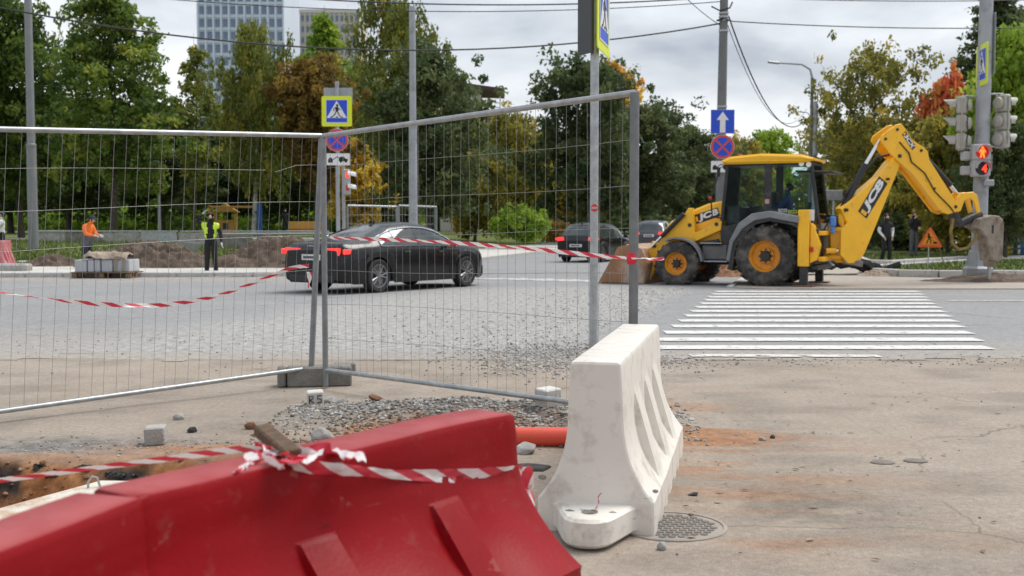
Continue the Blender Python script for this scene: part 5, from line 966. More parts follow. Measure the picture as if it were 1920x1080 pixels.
OP('hammer_bracket', m_machblack, lambda b: (b.tube([(3.18, 1.42, 0), (3.50, 1.55, 0), (3.80, 1.66, 0)], .10, 10), b.prism([Vector(p) for p in [(2.90, 1.75), (3.04, 1.72), (3.22, 1.45), (3.12, 1.36), (2.98, 1.52)]], -.12, .12, None, .01)))
OP('hammer', m_hammer, lambda b: b.prism([Vector(p) for p in [(3.48, 1.36), (3.56, 1.55), (3.98, 1.64), (4.20, 1.62), (4.33, 1.54), (4.37, 1.42), (4.35, .58), (4.22, .53), (3.98, .56), (3.93, .85), (3.86, 1.10), (3.70, 1.27)]], -.19, .19, None, .02))
OP('hammer_slot', m_machblack, lambda b: b.box((4.02, 1.30, .192), (.06, .20, .01), .003)); OP('hammer_collar', m_hammer, lambda b: b.lathe([(.14, .56), (.14, .44), (.11, .40), (.0001, .40)], 18, Matrix.Translation((4.12, 0, 0)) @ Matrix(((1, 0, 0, 0), (0, 0, 1, 0), (0, 1, 0, 0), (0, 0, 0, 1)))))
OP('chisel', m_galv, lambda b: b.tube([(4.12, .42, 0), (4.12, .10, 0), (4.11, -.03, 0)], [.05, .05, .015], 12)); OP('hammer_hose', mat('yellow_hose', (.22, .15, .04), .6, 0, .3, 8), lambda b: b.tube([(2.92, 1.55, .1), (2.86, 1.25, .1), (2.92, .96, .1), (3.12, .82, .1), (3.36, .86, .1), (3.58, 1.06, .1), (3.66, 1.24, .08)], .038, 8))
OP('dipper_hose', m_hose, lambda b: b.tube([(1.28, 3.30, .19), (1.55, 3.05, .20), (1.62, 2.85, .2), (2.0, 2.60, .2), (2.3, 2.18, .2), (2.75, 1.82, .2), (2.95, 1.62, .16)], .016, 6)); OP('boom_hose', m_hose, lambda b: b.tube([(.0, 2.05, -.08), (.45, 2.55, -.08), (.85, 2.95, -.05), (1.15, 3.02, 0)], .03, 6))
# decals
def decal(c, ax, w, h, zt, word, host):                                        # black plate, white letters, small orange square
    ax = Vector((ax[0], ax[1], 0)).normalized(); up_ = Vector((-ax.y, ax.x, 0)); M_ = Matrix((( ax.x, up_.x, 0, c[0]), (ax.y, up_.y, 0, c[1]), (0, 0, 1, zt), (0, 0, 0, 1)))
    MB(host @ M_).box((0, 0, 0), (w, h, .004), 0).build('decal_plate', m_black, bh); letters('decal_lettering', word, m_white, bh, host @ M_ @ Matrix.Translation((w * .06, 0, .004)), w * .82, h * .84, shear=.10); MB(host @ M_).box((-w * .43, 0, .003), (w * .09, h * .55, .004)).build('decal_mark', m_yel, bh)
decal((.62, 2.03), (.51, .73), .98, .29, .132, 'JCB', BT); decal((1.55, 3.34), (.40, -.47), .46, .13, .182, '3CX', BT)
HT = Matrix(((-1, 0, 0, 0), (0, 0, 1, 0), (0, 1, 0, 0), (0, 0, 0, 1)))
decal((-1.50, 1.62), (.52, .17),   .60, .22, .503, 'JCB', HT)
# ------------------------------------------------------------------ cars
m_carblack = mat('black_car_paint', (.006, .0065, .008), .25, .0, .05, 3, coat=.25, spec=.35); m_cargrey = mat('dark_grey_car_paint', (.05, .053, .058), .3, .3, .05, 3, coat=.8)
m_carglass = mat('dark_car_glass', (.03, .04, .042), .03, 0, .05, 3, spec=1.0); m_tail = emis('lit_tail_light', (1, .04, .035), .75); m_alloy = mat('alloy_rim', (.28, .28, .29), .35, .9, .1, 6); m_plate = mat('number_plate', (.72, .72, .70), .5)
m_carrub = mat('car_tyre', (.022, .022, .022), .8, 0, .2, 9)
def lerp(tab, x):
    for i in range(len(tab) - 1):
        if x <= tab[i + 1][0]: a, b = tab[i], tab[i + 1]; t = (x - a[0]) / (b[0] - a[0]); t = max(0, min(1, t)); return a[1] + (b[1] - a[1]) * t
    return tab[-1][1]
def smoothed(tab, x, w=.10): return sum(lerp(tab, x + d * w) for d in (-1, -.5, 0, .5, 1)) / 5
def car(name, label, loc, rotz, Ln, top, belt, hw_, tw_, glass_x, wheels, rw, m, win=None, tail=None, cabin=(1, 3), plate_z=.75, estate=False, chrome=True, rings=False, wx=None):
    """local x runs from the tail (0) to the nose, z up; origin half way along on the ground"""
    root = thing(name, label, 'car', loc, rotz, 'cars in the street'); O = Matrix.Translation((-Ln / 2, 0, 0)); g0, g1, g2, g3 = glass_x
    xs = set(np.round(np.linspace(0, Ln, 46), 3).tolist() + [.02, .05, Ln - .02, Ln - .05, g0, g1, g2, g3])
    for c in wheels:
        xs |= set(np.round(c + (rw + .055) * np.cos(np.linspace(0, math.pi, 13)), 3).tolist())
    if win: xs |= {win[0], win[1], win[2], win[2] + .06, win[3], win[3] + .05}
    xs = sorted(xs); xs = [x for i, x in enumerate(xs) if i == 0 or x - xs[i - 1] > .008]; vs = []; NP = 9
    for x in xs:
        zt, zb_, w, tw = smoothed(top, x, .07), smoothed(belt, x), smoothed(hw_, x, .06), smoothed(tw_, x, .08); z0 = .19 + .10 * max(0, 1 - x / .35) + .06 * max(0, 1 - (Ln - x) / .3)
        for c in wheels:
            if abs(x - c) < rw + .055: z0 = max(z0, rw * .98 + math.sqrt(max(0, (rw + .055) ** 2 - (x - c) ** 2)))
        zb_ = max(zb_, z0 + .04); zt = max(zt, zb_ + .02); mid = (z0 + zb_) / 2
        half = [(w * .95, z0), (w * .99, min(mid, z0 + .16)), (w, max(mid, zb_ - .24)), (w * .985, zb_ - .07), (w * .955, zb_), (tw + .03, zb_ + (zt - zb_) * .80), (tw - .03, zt - (zt - zb_) * .07), (tw * .55, zt - .004 + .012), (0, zt + .018)]
        vs += [(x, y, z) for y, z in half] + [(x, -y, z) for y, z in half[:-1]]
    k = NP * 2 - 1; fs = []; mi = []
    def row(i): return [i * k + j for j in range(NP)] + [i * k + NP + j for j in range(NP - 2, -1, -1)]
    for i in range(len(xs) - 1):
        a, b = row(i), row(i + 1); xm = (xs[i] + xs[i + 1]) / 2
        for j in range(k - 1):
            jj = min(j, k - 2 - j); g_ = 0
            if jj == 4 and win and win[0] < xm < win[1] and not (win[2] < xm < win[2] + .06) and not (win[3] < xm < win[3] + .05): g_ = 1
            if jj in (6, 7) and (g0 < xm < g1 or g2 < xm < g3): g_ = 1
            if jj == 5 and (g0 + .12 < xm < g1 or g2 < xm < g3 - .1): g_ = 1
            fs.append((a[j], a[j + 1], b[j + 1], b[j])); mi.append(g_)
    b = MB(O); b.add(vs, fs, 0, True); b.m = mi; b.add([vs[q] for q in row(0)], [tuple(range(k))[::-1]], 0, False); b.add([vs[q] for q in row(len(xs) - 1)], [tuple(range(k))], 0, False)
    b.build('body', [m, m_carglass], root, sharp=38)
    MB(O).box((Ln / 2, 0, .36), (Ln * .93, lerp(hw_, Ln / 2) * 1.70, .30), .05).build('underbody', m_black, root)
    if win and chrome:
        for sg in (1, -1):
            lo_ = [(x, sg * (smoothed(hw_, x, .06) * .955 + .008), smoothed(belt, x) + .005) for x in np.linspace(win[0], win[1], 14)]; hi_ = [(x, sg * (smoothed(tw_, x, .08) + .045), smoothed(belt, x) + (max(smoothed(top, x, .07), smoothed(belt, x) + .02) - smoothed(belt, x)) * .80) for x in np.linspace(win[1], win[0], 18)]
            MB(O).tube(lo_ + hi_[1:], .012, 5, closed=True).build('window_trim', m_chrome, root)
    for sg in (1, -1):
        for c in wheels:
            y = sg * (lerp(hw_, c) - .13); T = O @ Matrix.Translation((c, y, rw)) @ Matrix.Rotation(R(-90) * sg, 4, 'X'); wl = MB(T)
            wl.lathe([(rw * .70, -.09), (rw * .72, .10), (rw * .66, .095), (rw * .62, .03), (rw * .2, .02), (.0001, .02)], 28, caps=False)
            for q in range(5):
                for d_ in (-.16, .16): a = q * 1.2566 + d_; wl.tube([(rw * .12 * math.cos(a), rw * .12 * math.sin(a), .085), (rw * .67 * math.cos(a + d_ * .3), rw * .67 * math.sin(a + d_ * .3), .09)], .017, 5)
            wl.lathe([(rw * .16, .05), (rw * .16, .10), (.0001, .10)], 14); wh_ = wl.build('wheel', m_alloy, root); MB(T).lathe([(rw * .71, -.11), (rw * .92, -.115), (rw, -.09), (rw, .09), (rw * .92, .115), (rw * .71, .10)], 36, caps=False).build('tyre', m_carrub, wh_)
    if tail:
        for sg in (1, -1): MB(O).prism([Vector(p) for p in tail], -.03, .03, Matrix.Translation((0, 0, 0)) @ Matrix(((0, 0, 1, .045), (sg, 0, 0, 0), (0, 1, 0, 0), (0, 0, 0, 1))), .012).build('tail_light', m_tail, root)
        ty = [q for q in tail]; zc = sum(q[1] for q in tail) / len(tail)
        for sg in (1, -1): MB(O).box((.20, sg * (lerp(hw_, .2) - .005), zc), (.36, .03, .10), .012, Euler((0, 0, R(-9) * sg))).build('tail_light', m_tail, root)
    pl_ = MB(O).box((.012, 0, plate_z), (.03, .54, .12), .004).build('number_plate', m_plate, root); MB(O).box((-.006, .02, plate_z), (.004, .40, .05)).build('plate_print', mat('plate_ink', (.08, .08, .1), .6), pl_)
    MB(O).box((.03, 0, .30), (.10, lerp(hw_, .15) * 1.5, .16), .03).build('rear_skirt', m_black, root)
    for sg in (1, -1):
        mxx = wx or (win[1] - .28 if win else g2); MB(O).box((mxx, sg * (lerp(hw_, 2) + .10), smoothed(belt, mxx) + .09), (.10, .20, .13), .03).build('wing_mirror', m, root)
        for hx in (win[2] - .42, win[2] + .72) if win else (): MB(O).box((hx, sg * (lerp(hw_, 2) + .006), smoothed(belt, hx) - .12), (.20, .03, .03), .01).build('door_handle', m, root)
        for dx in ((win[2] + .02), win[2] - .98, win[2] + 1.02) if win else (): MB(O).box((dx, sg * (lerp(hw_, 2) - .001), .58), (.012, .006, .50)).build('door_gap', m_black, root)
    if rings:
        for q in range(4): MB(O).tube([(.055, -.105 + .07 * q + .045 * math.cos(t), .93 + .045 * math.sin(t)) for t in np.linspace(0, 6.283, 17)[:-1]], .006, 5, closed=True).build('badge_ring', m_chrome, root)
    MB(O).prism([Vector(p) for p in [(-.1, 0), (.12, 0), (-.04, .07), (-.08, .06)]], -.02, .02, Matrix.Translation((glass_x[1] + .15, 0, smoothed(top, glass_x[1] + .15) + .02)) @ Matrix(((1, 0, 0, 0), (0, 0, 1, 0), (0, 1, 0, 0), (0, 0, 0, 1)))).build('roof_antenna', m, root)
    return root
SED = dict(top=[(0, .80), (.05, .99), (.12, 1.03), (.6, 1.06), (.95, 1.10), (1.25, 1.24), (1.75, 1.40), (2.3, 1.455), (2.75, 1.435), (3.1, 1.34), (3.72, 1.02), (4.3, .95), (4.7, .86), (4.88, .70), (4.93, .58)],
 belt=[(0, .74), (.1, .90), (1, .955), (2.5, .945), (3.7, .91), (4.4, .84), (4.75, .72), (4.93, .52)], hw_=[(0, .74), (.08, .83), (.35, .91), (1, .935), (4.0, .935), (4.5, .88), (4.78, .74), (4.93, .52)], tw_=[(0, .68), (.6, .76), (1.0, .72), (1.7, .59), (2.8, .60), (3.4, .67), (3.8, .76), (4.6, .72), (4.93, .45)])
rw0 = gp(706, 549); hd = R(54); hv = Vector((math.cos(hd), math.sin(hd), 0)); lv = Vector((-hv.y, hv.x, 0)); c0 = rw0 + hv * (2.465 - 1.06) + lv * .82
car('sedan', 'black sedan with lit red tail lights driving past behind the fence', (c0.x, c0.y, .006), hd, 4.93, SED['top'], SED['belt'], SED['hw_'], SED['tw_'], (.98, 1.66, 2.98, 3.66), (1.06, 3.97), .345, m_carblack, (1.15, 3.62, 2.32, 1.62), [(.30, .80), (.76, .78), (.78, .93), (.32, .92)], plate_z=.74, rings=True)
HAT = dict(top=[(0, .84), (.06, 1.0), (.16, 1.10), (.50, 1.46), (.75, 1.60), (1.6, 1.66), (2.5, 1.62), (2.9, 1.50), (3.5, 1.12), (4.1, 1.02), (4.4, .86), (4.5, .66)], belt=[(0, .78), (.1, .96), (.6, 1.02), (2.4, 1.0), (3.5, .97), (4.1, .88), (4.5, .56)], hw_=[(0, .78), (.1, .86), (.4, .90), (3.6, .905), (4.1, .84), (4.5, .54)], tw_=[(0, .72), (.3, .68), (.8, .60), (2.6, .62), (3.2, .70), (4.1, .72), (4.5, .46)])
c = gp(1098, 493); hb1 = car('hatchback', 'black hatchback waiting in the side street left of the loader bucket', (c.x + .55, c.y + 2.1, .006), R(64), 4.5, HAT['top'], HAT['belt'], HAT['hw_'], HAT['tw_'], (.17, .56, 2.75, 3.42), (.85, 3.50), .35, m_carblack, (.62, 3.35, 2.05, 1.05), [(.52, .88), (.80, .88), (.80, 1.05), (.56, 1.05)], plate_z=.70, chrome=False)
c = gp(1205, 474); car('hatchback', 'dark grey hatchback far up the side street above the bucket', (c.x + .9, c.y + 2.0, .006), R(74), 4.5, HAT['top'], HAT['belt'], HAT['hw_'], HAT['tw_'], (.17, .56, 2.75, 3.42), (.85, 3.50), .35, m_cargrey, (.62, 3.35, 2.05, 1.05), [(.46, .88), (.80, .88), (.80, 1.05), (.50, 1.05)], plate_z=.86, chrome=False)
hb1.scale = (.92, .92, .90)
# ------------------------------------------------------------------ signs, poles, lights, wires
m_syel = mat('sign_yellow', (.72, .82, .02), .4, 0, .03, 3); m_sblue = mat('sign_blue', (.012, .075, .60), .4, 0, .03, 3); m_swhite = mat('sign_white', (.78, .78, .78), .4, 0, .03, 3); m_sred = mat('sign_red', (.62, .07, .07), .4, 0, .03, 3); m_sblack = mat('sign_black', (.012, .012, .012), .5); m_sgrey = mat('sign_back', (.34, .36, .38), .45, .4, .1, 5); m_sor = mat('sign_orange', (.92, .34, .02), .45, 0, .04, 4)
FACE = Matrix(((1, 0, 0, 0), (0, 0, -1, 0), (0, 1, 0, 0), (0, 0, 0, 1)))           # sign local xy -> upright, facing -y
def rsq(w, h, r_, n=4): return [(sx * (w / 2 - r_) + r_ * math.cos(a), sy * (h / 2 - r_) + r_ * math.sin(a)) for sx, sy, a0 in ((1, 1, 0), (-1, 1, 90), (-1, -1, 180), (1, -1, 270)) for a in [R(a0 + 90 * k / n) for k in range(n + 1)]]
def circ(r_, n=32, cx=0, cy=0): return [(cx + r_ * math.cos(6.28319 * k / n), cy + r_ * math.sin(6.28319 * k / n)) for k in range(n)]
def layer(name, m, root, polys, z, T, th=.003):
    b = MB(T)
    for p in polys: b.prism([Vector(q) for q in p], z, z + th)
    return b.build(name, m, root)
def thick(pts, w): # polyline to polygons
    o = []
    for a, b in zip(pts, pts[1:]):
        a, b = Vector(a), Vector(b); d = (b - a).normalized(); n = Vector((-d.y, d.x)) * w / 2; o.append([a + n, b + n, b - n, a - n])
    return o
WALK = [circ(.045, 14, .02, .235), [(-.03, .18), (.04, .19), (.07, .06), (.03, .0), (-.04, .02), (-.05, .12)]] + thick([(-.02, .17), (-.11, .11), (-.10, .02)], .028) + thick([(.04, .16), (.09, .10), (.15, .07)], .026) + thick([(.02, .03), (.07, -.08), (.13, -.18)], .038) + thick([(-.01, .03), (-.06, -.08), (-.16, -.18)], .038)
def crossing_sign(root, T, s=1.0):
    S_ = T @ Matrix.Scale(s, 4); layer('board', m_syel, root, [rsq(.90, .90, .05)], 0, S_, .012); layer('blue_field', m_sblue, root, [rsq(.62, .66, .01)], .013, S_); layer('triangle', m_swhite, root, [[(-.30, -.20), (.30, -.20), (0, .31)]], .0165, S_); layer('white_edge', m_swhite, root, [[(-.325, -.345), (.325, -.345), (.325, -.33), (-.325, -.33)], [(-.325, -.33), (-.31, -.33), (-.31, .345), (-.325, .345)], [(.31, -.33), (.325, -.33), (.325, .345), (.31, .345)], [(-.31, .33), (.31, .33), (.31, .345), (-.31, .345)]], .0165, S_)
    layer('walking_figure', m_sblack, root, [[(x * .82 + .0, y * .82 - .02) for x, y in p] for p in WALK] + [[(-.20, -.19), (-.13, -.19), (-.13, -.155), (-.20, -.165)], [(-.03, -.19), (.04, -.19), (.04, -.16), (-.03, -.16)], [(.12, -.19), (.19, -.19), (.17, -.16), (.12, -.155)]], .020, S_)
def nostop_sign(root, T, s=.35):
    S_ = T @ Matrix.Scale(s, 4); layer('board', m_sred, root, [circ(1.0)], 0, S_, .03); layer('blue_field', m_sblue, root, [circ(.80)], .034, S_, .01)
    d = .70710; layer('red_cross', m_sred, root, thick([(-.80 * d, -.80 * d), (.80 * d, .80 * d)], .17), .048, S_, .008); layer('red_cross', m_sred, root, thick([(-.80 * d, .80 * d), (-.09 * d * 1.3, .09 * d * 1.3)], .17) + thick([(.09 * d * 1.3, -.09 * d * 1.3), (.80 * d, -.80 * d)], .17), .048, S_, .008); layer('white_rim', m_swhite, root, [circ(1.03)], -.012, S_, .010)
CARP = [[(.02, -.06), (.28, -.06), (.30, .0), (.22, .02), (.17, .075), (.06, .075), (.02, .02)], circ(.035, 10, .08, -.065), circ(.035, 10, .23, -.065), [(-.30, -.10), (-.16, -.10), (-.16, -.02), (-.20, .05), (-.26, .05), (-.30, -.02)]] + thick([(-.17, -.02), (-.02, .08), (.03, .03)], .022)
def tow_sign(root, T): layer('board', m_swhite, root, [rsq(.70, .35, .02)], 0, T, .012); layer('tow_picture', m_sblack, root, CARP, .013, T)
def face(x, y, z, rz=0): return Matrix.Translation((x, y, z)) @ Matrix.Rotation(rz, 4, 'Z') @ FACE
# post with crossing, no stopping and tow signs behind the sedan
Y = 34.5; c = at(634, 422, Y); sp_ = thing('sign_post', 'grey post with yellow crossing sign above a no stopping sign', 'sign', (c.x, Y, .13), 0, 'sign posts')
MB().tube([(0, 0, -.1), (0, 0, 5.55)], .06, 12).build('post', m_pole, sp_)
def zof(py, Y): return at(960, py, Y).z - .13
crossing_sign(sp_, face(0, -.075, zof(209, Y))); MB().box((.02, .085, zof(180, Y)), (.86, .02, .5), .005).build('board_back', m_sgrey, sp_); nostop_sign(sp_, face(0, -.08, zof(263, Y)), .33); tow_sign(sp_, face(.03, -.075, zof(299, Y)))
# foreground post at the fence with two signs back to back and a sticker
Y = 12.92; c = at(1113, 640, Y); fp = thing('sign_post', 'galvanised post behind the fence with a red round sticker', 'sign', (c.x, Y, 0), 0, 'sign posts')
MB().tube([(0, 0, -.1), (0, 0, 4.6)], .048, 16).build('post', m_galv, fp)
crossing_sign(fp, Matrix.Translation((.085, -.055, 3.76)) @ Matrix.Rotation(R(77), 4, 'Z') @ FACE); MB(Matrix.Translation((-.105, .0, 3.78)) @ Matrix.Rotation(R(-62), 4, 'Z')).box((0, 0, 0), (.30, .03, .95), .01).build('board_back', mat('dark_sign_back', (.05, .055, .06), .5), fp); MB().box((-.03, 0, 3.76), (.12, .05, .06), .008).build('clamp', m_galv, fp)
z_ = at(1113, 390, Y).z; MB(face(.0, -.050, z_)).prism([Vector(p) for p in circ(.042, 20)], 0, .003).build('sticker', mat('red_sticker', (.62, .03, .03), .4), fp); MB(face(.0, -.0535, z_)).box((0, 0, .001), (.066, .018, .002)).build('sticker_band', m_swhite, fp)
for k in range(5): MB(face(-.024 + .012 * k, -.056, z_)).box((0, 0, .0005), (.007, .010, .001)).build('sticker_print', m_sblack, fp)
# tall pole with one-way, no stopping and tow signs
Y = 36.0; c = at(1351, 422, Y); tp_ = thing('utility_pole', 'dark utility pole with a one-way arrow sign behind the loader cab', 'pole', (c.x, Y, 0), 0, 'poles')
MB().tube([(0, 0, -.1), (-.01, 0, 4), (.05, 0, 9.2)], [.165, .15, .12], 14).build('pole', m_poledark, tp_); layer('board', m_sblue, tp_, [rsq(.72, .72, .02)], 0, face(.0, -.18, at(0, 229, Y).z), .012); layer('white_edge', m_swhite, tp_, [rsq(.74, .74, .02)], -.004, face(.0, -.18, at(0, 229, Y).z), .003)
layer('arrow', m_swhite, tp_, [[(-.085, -.34), (.085, -.34), (.085, .05), (.19, .05), (0, .31), (-.19, .05), (-.085, .05)]], .013, face(0, -.18, at(0, 229, Y).z)); nostop_sign(tp_, face(0, -.19, at(0, 276, Y).z), .365); tow_sign(tp_, face(.0, -.18, at(0, 313, Y).z))
for py in (25, 32, 38, 58, 200): MB().lathe([(.155, -.03), (.155, .03)], 14, Matrix.Translation((.035 if py < 100 else .01, 0, at(0, py, Y).z))).build('clamp', m_galv, tp_)
MB().tube([(-.2, -.1, at(0, 40, Y).z), (0, -.16, at(0, 36, Y).z), (.25, -.1, at(0, 40, Y).z)], .03, 6).build('bracket', m_black, tp_); MB().tube([(-.35, 0, at(0, 12, Y).z), (-.1, -.14, at(0, 22, Y).z), (.2, -.12, at(0, 16, Y).z), (.3, 0, at(0, 4, Y).z)], .025, 6).build('cable_loop', m_black, tp_)
# lamp columns without heads in view
def column(px, Y, top, r0, label, r1=None, zb=.13, ybreak=235, m=m_pole, lean=0.0):
    c = at(px, 422, Y); t = thing('lamp_column', label, 'pole', (c.x, Y, zb), 0, 'poles'); zb2 = at(0, ybreak, Y).z - zb; zt = at(0, top, Y).z - zb
    MB().tube([(0, 0, -.2), (0, 0, zb2)], [r0 * 1.08, r0], 16).build('lower_tube', m, t); MB().tube([(0, 0, zb2), (lean, 0, zt)], [r0 * .84, r0 * .76], 16).build('upper_tube', m, t); MB().lathe([(r0, zb2 - .1), (r0 * 1.06, zb2 - .08), (r0 * 1.06, zb2 + .02), (r0 * .85, zb2 + .05)], 16, caps=False).build('collar', m, t); MB().box((.0, -r0 - .01, 1.1), (r0 * .8, .03, .5), .01).build('hatch', m, t); return t
column(775, 35.5, 12, .125, 'pale grey lamp column standing behind the black sedan'); column(62, 42, -60, .17, 'thick grey lamp column on the lawn at the left', zb=.42, ybreak=272, m=mat('mid_grey_pole', (.21, .22, .225), .55, .1, .1, 3))
# small park lamp
Y = 62; c = at(299, 422, Y); zb = float(park_z(np.array([c.x]), np.array([Y]))[0]); pk = thing('park_lamp', 'slim park lamp with a flat head among the left trees', 'lamp', (c.x, Y, zb)); zt = at(0, 302, Y).z - zb
MB().tube([(0, 0, -.1), (0, 0, zt - .35)], [.09, .06], 10).build('post', m_pole, pk); MB().lathe([(.07, zt - .35), (.16, zt - .12), (.26, zt - .06), (.26, zt), (.0001, zt + .03)], 16).build('lamp_head', m_galv, pk)
# street lamps far up the side street
def street_lamp(px, Y, top, reach, label, arm=True, r0=.1, zb=.03):
    c = at(px, 422, Y); t = thing('street_lamp', label, 'street lamp', (c.x, Y, zb), 0, 'street lamps'); zt = at(0, top, Y).z - zb; MB().tube([(0, 0, -.1), (0, 0, zt - (.8 if arm else 0))], [r0 * 1.3, r0 * .8], 10).build('post', m_pole if not arm else m_poledark, t)
    if arm:
        MB().tube([(0, 0, zt - .8), (-.05 * reach, 0, zt - .35), (-.25 * reach, 0, zt - .08), (-.8 * reach, 0, zt)], [r0 * .7, r0 * .6, r0 * .5, r0 * .45], 8).build('arm', m_pole, t); MB().box((-.92 * reach, 0, zt + .02), (.65, .24, .12), .04, Euler((0, R(6), 0))).build('lamp_head', m_sgrey, t)
    return t
street_lamp(1519, 62, 118, 2.25, 'street lamp with curved arm above the loader cab'); street_lamp(1526, 60, 190, 0, 'plain grey mast beside the street lamp', False, .12); street_lamp(1558, 98, 255, 2.1, 'farther street lamp right of the plain mast'); street_lamp(1516, 110, 210, .9, 'farthest short-armed street lamp behind the cab')
# wires
def wire(pts, r_=.018, label='', n=26):
    P = [Vector(p) for p in pts]; a, b, s_ = P[0], P[1], P[2].x if len(P) > 2 else .3
    q = [a.lerp(b, t) - Vector((0, 0, 4 * s_ * t * (1 - t))) for t in np.linspace(0, 1, n)]; return tag(MB().tube(q, r_, 5).build('overhead_wire', m_black), label, 'wire', 'overhead wires')
PT = lambda py: at(1351, py, 36.0)
wire([at(-60, 2, 31), PT(44), (1.05, 0, 0)], .024, 'lowest black wire running left from the utility pole'); wire([at(200, -12, 33), PT(3), (.40, 0, 0)], .014, 'thin middle wire running left from the utility pole'); wire([at(420, -14, 34), PT(-6), (.30, 0, 0)], .022, 'upper black wire running left from the utility pole')
wire([at(1372, 40, 36), at(1990, 50, 38), (.12, 0, 0)], .018, 'black wire running right from the utility pole'); wire([at(1365, -6, 36), at(1990, -2, 39), (.10, 0, 0)], .016, 'upper wire running right along the top picture edge'); wire([at(1280, -10, 34), PT(48), (.05, 0, 0)], .012, 'short slanting stay wire at the utility pole')
wire([at(1366, 30, 36), at(1510, 225, 60), (1.5, 0, 0)], .024, 'thick cable sagging from the utility pole to the street lamp'); wire([at(1364, 46, 36), at(1512, 205, 60), (1.7, 0, 0)], .012, 'thin cable sagging beside the thick one')
# traffic light pole at the right
Y = 28.7; c = at(1833, 520, Y); tl_ = thing('traffic_light', 'grey traffic light pole with a lit red pedestrian signal', 'traffic light', (c.x, Y, .02), 0, 'traffic lights')
tx = at(1850, 0, Y).x - c.x; MB().tube([(0, 0, 0), (.02, 0, 1.2), (tx * .6, 0, 4), (tx, 0, 7.8)], [.19, .185, .175, .16], 18).build('pole', m_pole, tl_); MB().lathe([(.36, 0), (.36, .30), (.30, .36), (.22, .72), (.19, .74)], 8, Matrix.Rotation(R(22), 4, 'Z'), smooth=False).build('base', m_sgrey, tl_)
m_head = mat('signal_housing', (.40, .385, .345), .6, 0, .08, 5, dirt=((.3, .28, .25), .3, 6)); m_grey2 = mat('pale_signal_housing', (.42, .42, .43), .5, 0, .06, 5)
def signal_head(px, py, sg):
    """three-lamp head seen side-on from behind, visors pointing sideways"""
    p = at(px, py, Y) - Vector((c.x, Y, .02)); T = Matrix.Translation(p) @ Matrix.Rotation(R(26) * sg, 4, 'Z'); b = MB(T)
    for k in range(3):
        z = .40 - .45 * k; b.box((0, 0, z), (.24, .34, .43), .04); b.lathe([(.155, -.16), (.13, -.22), (.05, -.24), (.0001, -.24)], 16, Matrix.Translation((.0, 0, z)) @ Matrix.Rotation(R(90) * sg, 4, 'Y'))
    h = b.build('signal_head', m_head, tl_)
    for k in range(3):
        z = .40 - .45 * k; v = MB(T); pr_ = []
        for a in range(-20, 201, 20):
            y, zz = .16 * math.cos(R(a)), .16 * math.sin(R(a)); l = .30 * (.45 + .55 * max(0, math.sin(R(a)))) + .02; pr_.append(((sg * .12, y, z + zz), (sg * (.12 + l), y * .98, z + zz * .98 + .02 * l)))
        vs_ = [q for pq in pr_ for q in pq]; v.add(vs_, [(2 * i, 2 * i + 2, 2 * i + 3, 2 * i + 1) for i in range(len(pr_) - 1)], 0, True); v.build('visor', m_head, h); MB(T @ Matrix.Translation((sg * .125, 0, z)) @ Matrix.Rotation(R(90) * sg, 4, 'Y')).lathe([(.15, 0), (.0001, .015)], 18).build('lens', m_sblack, h)
    MB(T).tube([(-sg * .02, .0, -.75), (-sg * .02, -.19, -.6), (-sg * .02, -.19, .55)], .018, 6).build('hanger', m_head, h); MB().tube([tuple(p + Vector((0, 0, .63))), (tx * .7, 0, p.z + .62)], .025, 8).build('bracket', m_galv, tl_); MB().tube([tuple(p + Vector((0, 0, -.68))), (tx * .6, 0, p.z - .66)], .025, 8).build('bracket', m_galv, tl_)
signal_head(1803, 228, -1); signal_head(1880, 224, 1)
p = at(1830, 302, Y) - Vector((c.x, Y, .02)); ph = MB(Matrix.Translation(p)); ph.box((-.0, -.26, .20), (.44, .24, .40), .03); ph.box((0, -.26, -.20), (.44, .24, .40), .03); ped = ph.build('pedestrian_signal', m_grey2, tl_)
m_redlit = emis('lit_red_signal', (1, .10, .012), 1.9); m_redlit2 = emis('lit_red_digit', (1, .04, .015), 1.1); m_lensdark = emis('red_lens_glow', (.30, .008, .004), .5)
for z in (.20, -.20):
    T = Matrix.Translation(p + Vector((.0, -.382, z))) @ FACE; MB(T).prism([Vector(q) for q in circ(.165, 28)], 0, .006).build('lens', m_lensdark if z > 0 else m_sblack, ped)
    MB(Matrix.Translation(p + Vector((0, -.40, z)))).add([(.175 * math.cos(R(a)), y, .175 * math.sin(R(a))) for a in range(0, 181, 12) for y in (0, -.16)], [(2 * i, 2 * i + 1, 2 * i + 3, 2 * i + 2) for i in range(15)], 0, True).build('visor', m_grey2, ped)
MAN = [circ(.032, 14, 0, .105), [(-.055, .07), (.055, .07), (.085, .0), (.07, -.02), (.045, .02), (.045, -.03), (.06, -.14), (.025, -.14), (0, -.04), (-.025, -.14), (-.06, -.14), (-.045, -.03), (-.045, .02), (-.07, -.02), (-.085, .0)]]
layer('lit_man', m_redlit, ped, MAN, .008, Matrix.Translation(p + Vector((0, -.382, .20))) @ FACE); letters('lit_digit', '4', m_redlit2, ped, Matrix.Translation(p + Vector((.055, -.392, -.20))) @ FACE, .13, .20)
for z in (.12, -.24): MB(Matrix.Translation(p + Vector((-.30, -.1, z)))).box((0, 0, 0), (.20, .24, .22), .03).build('side_signal', m_grey2, tl_)
MB(Matrix.Translation(p + Vector((.30, -.05, -.05)))).box((0, 0, 0), (.10, .22, .42), .02).build('side_signal', m_gfend, tl_)
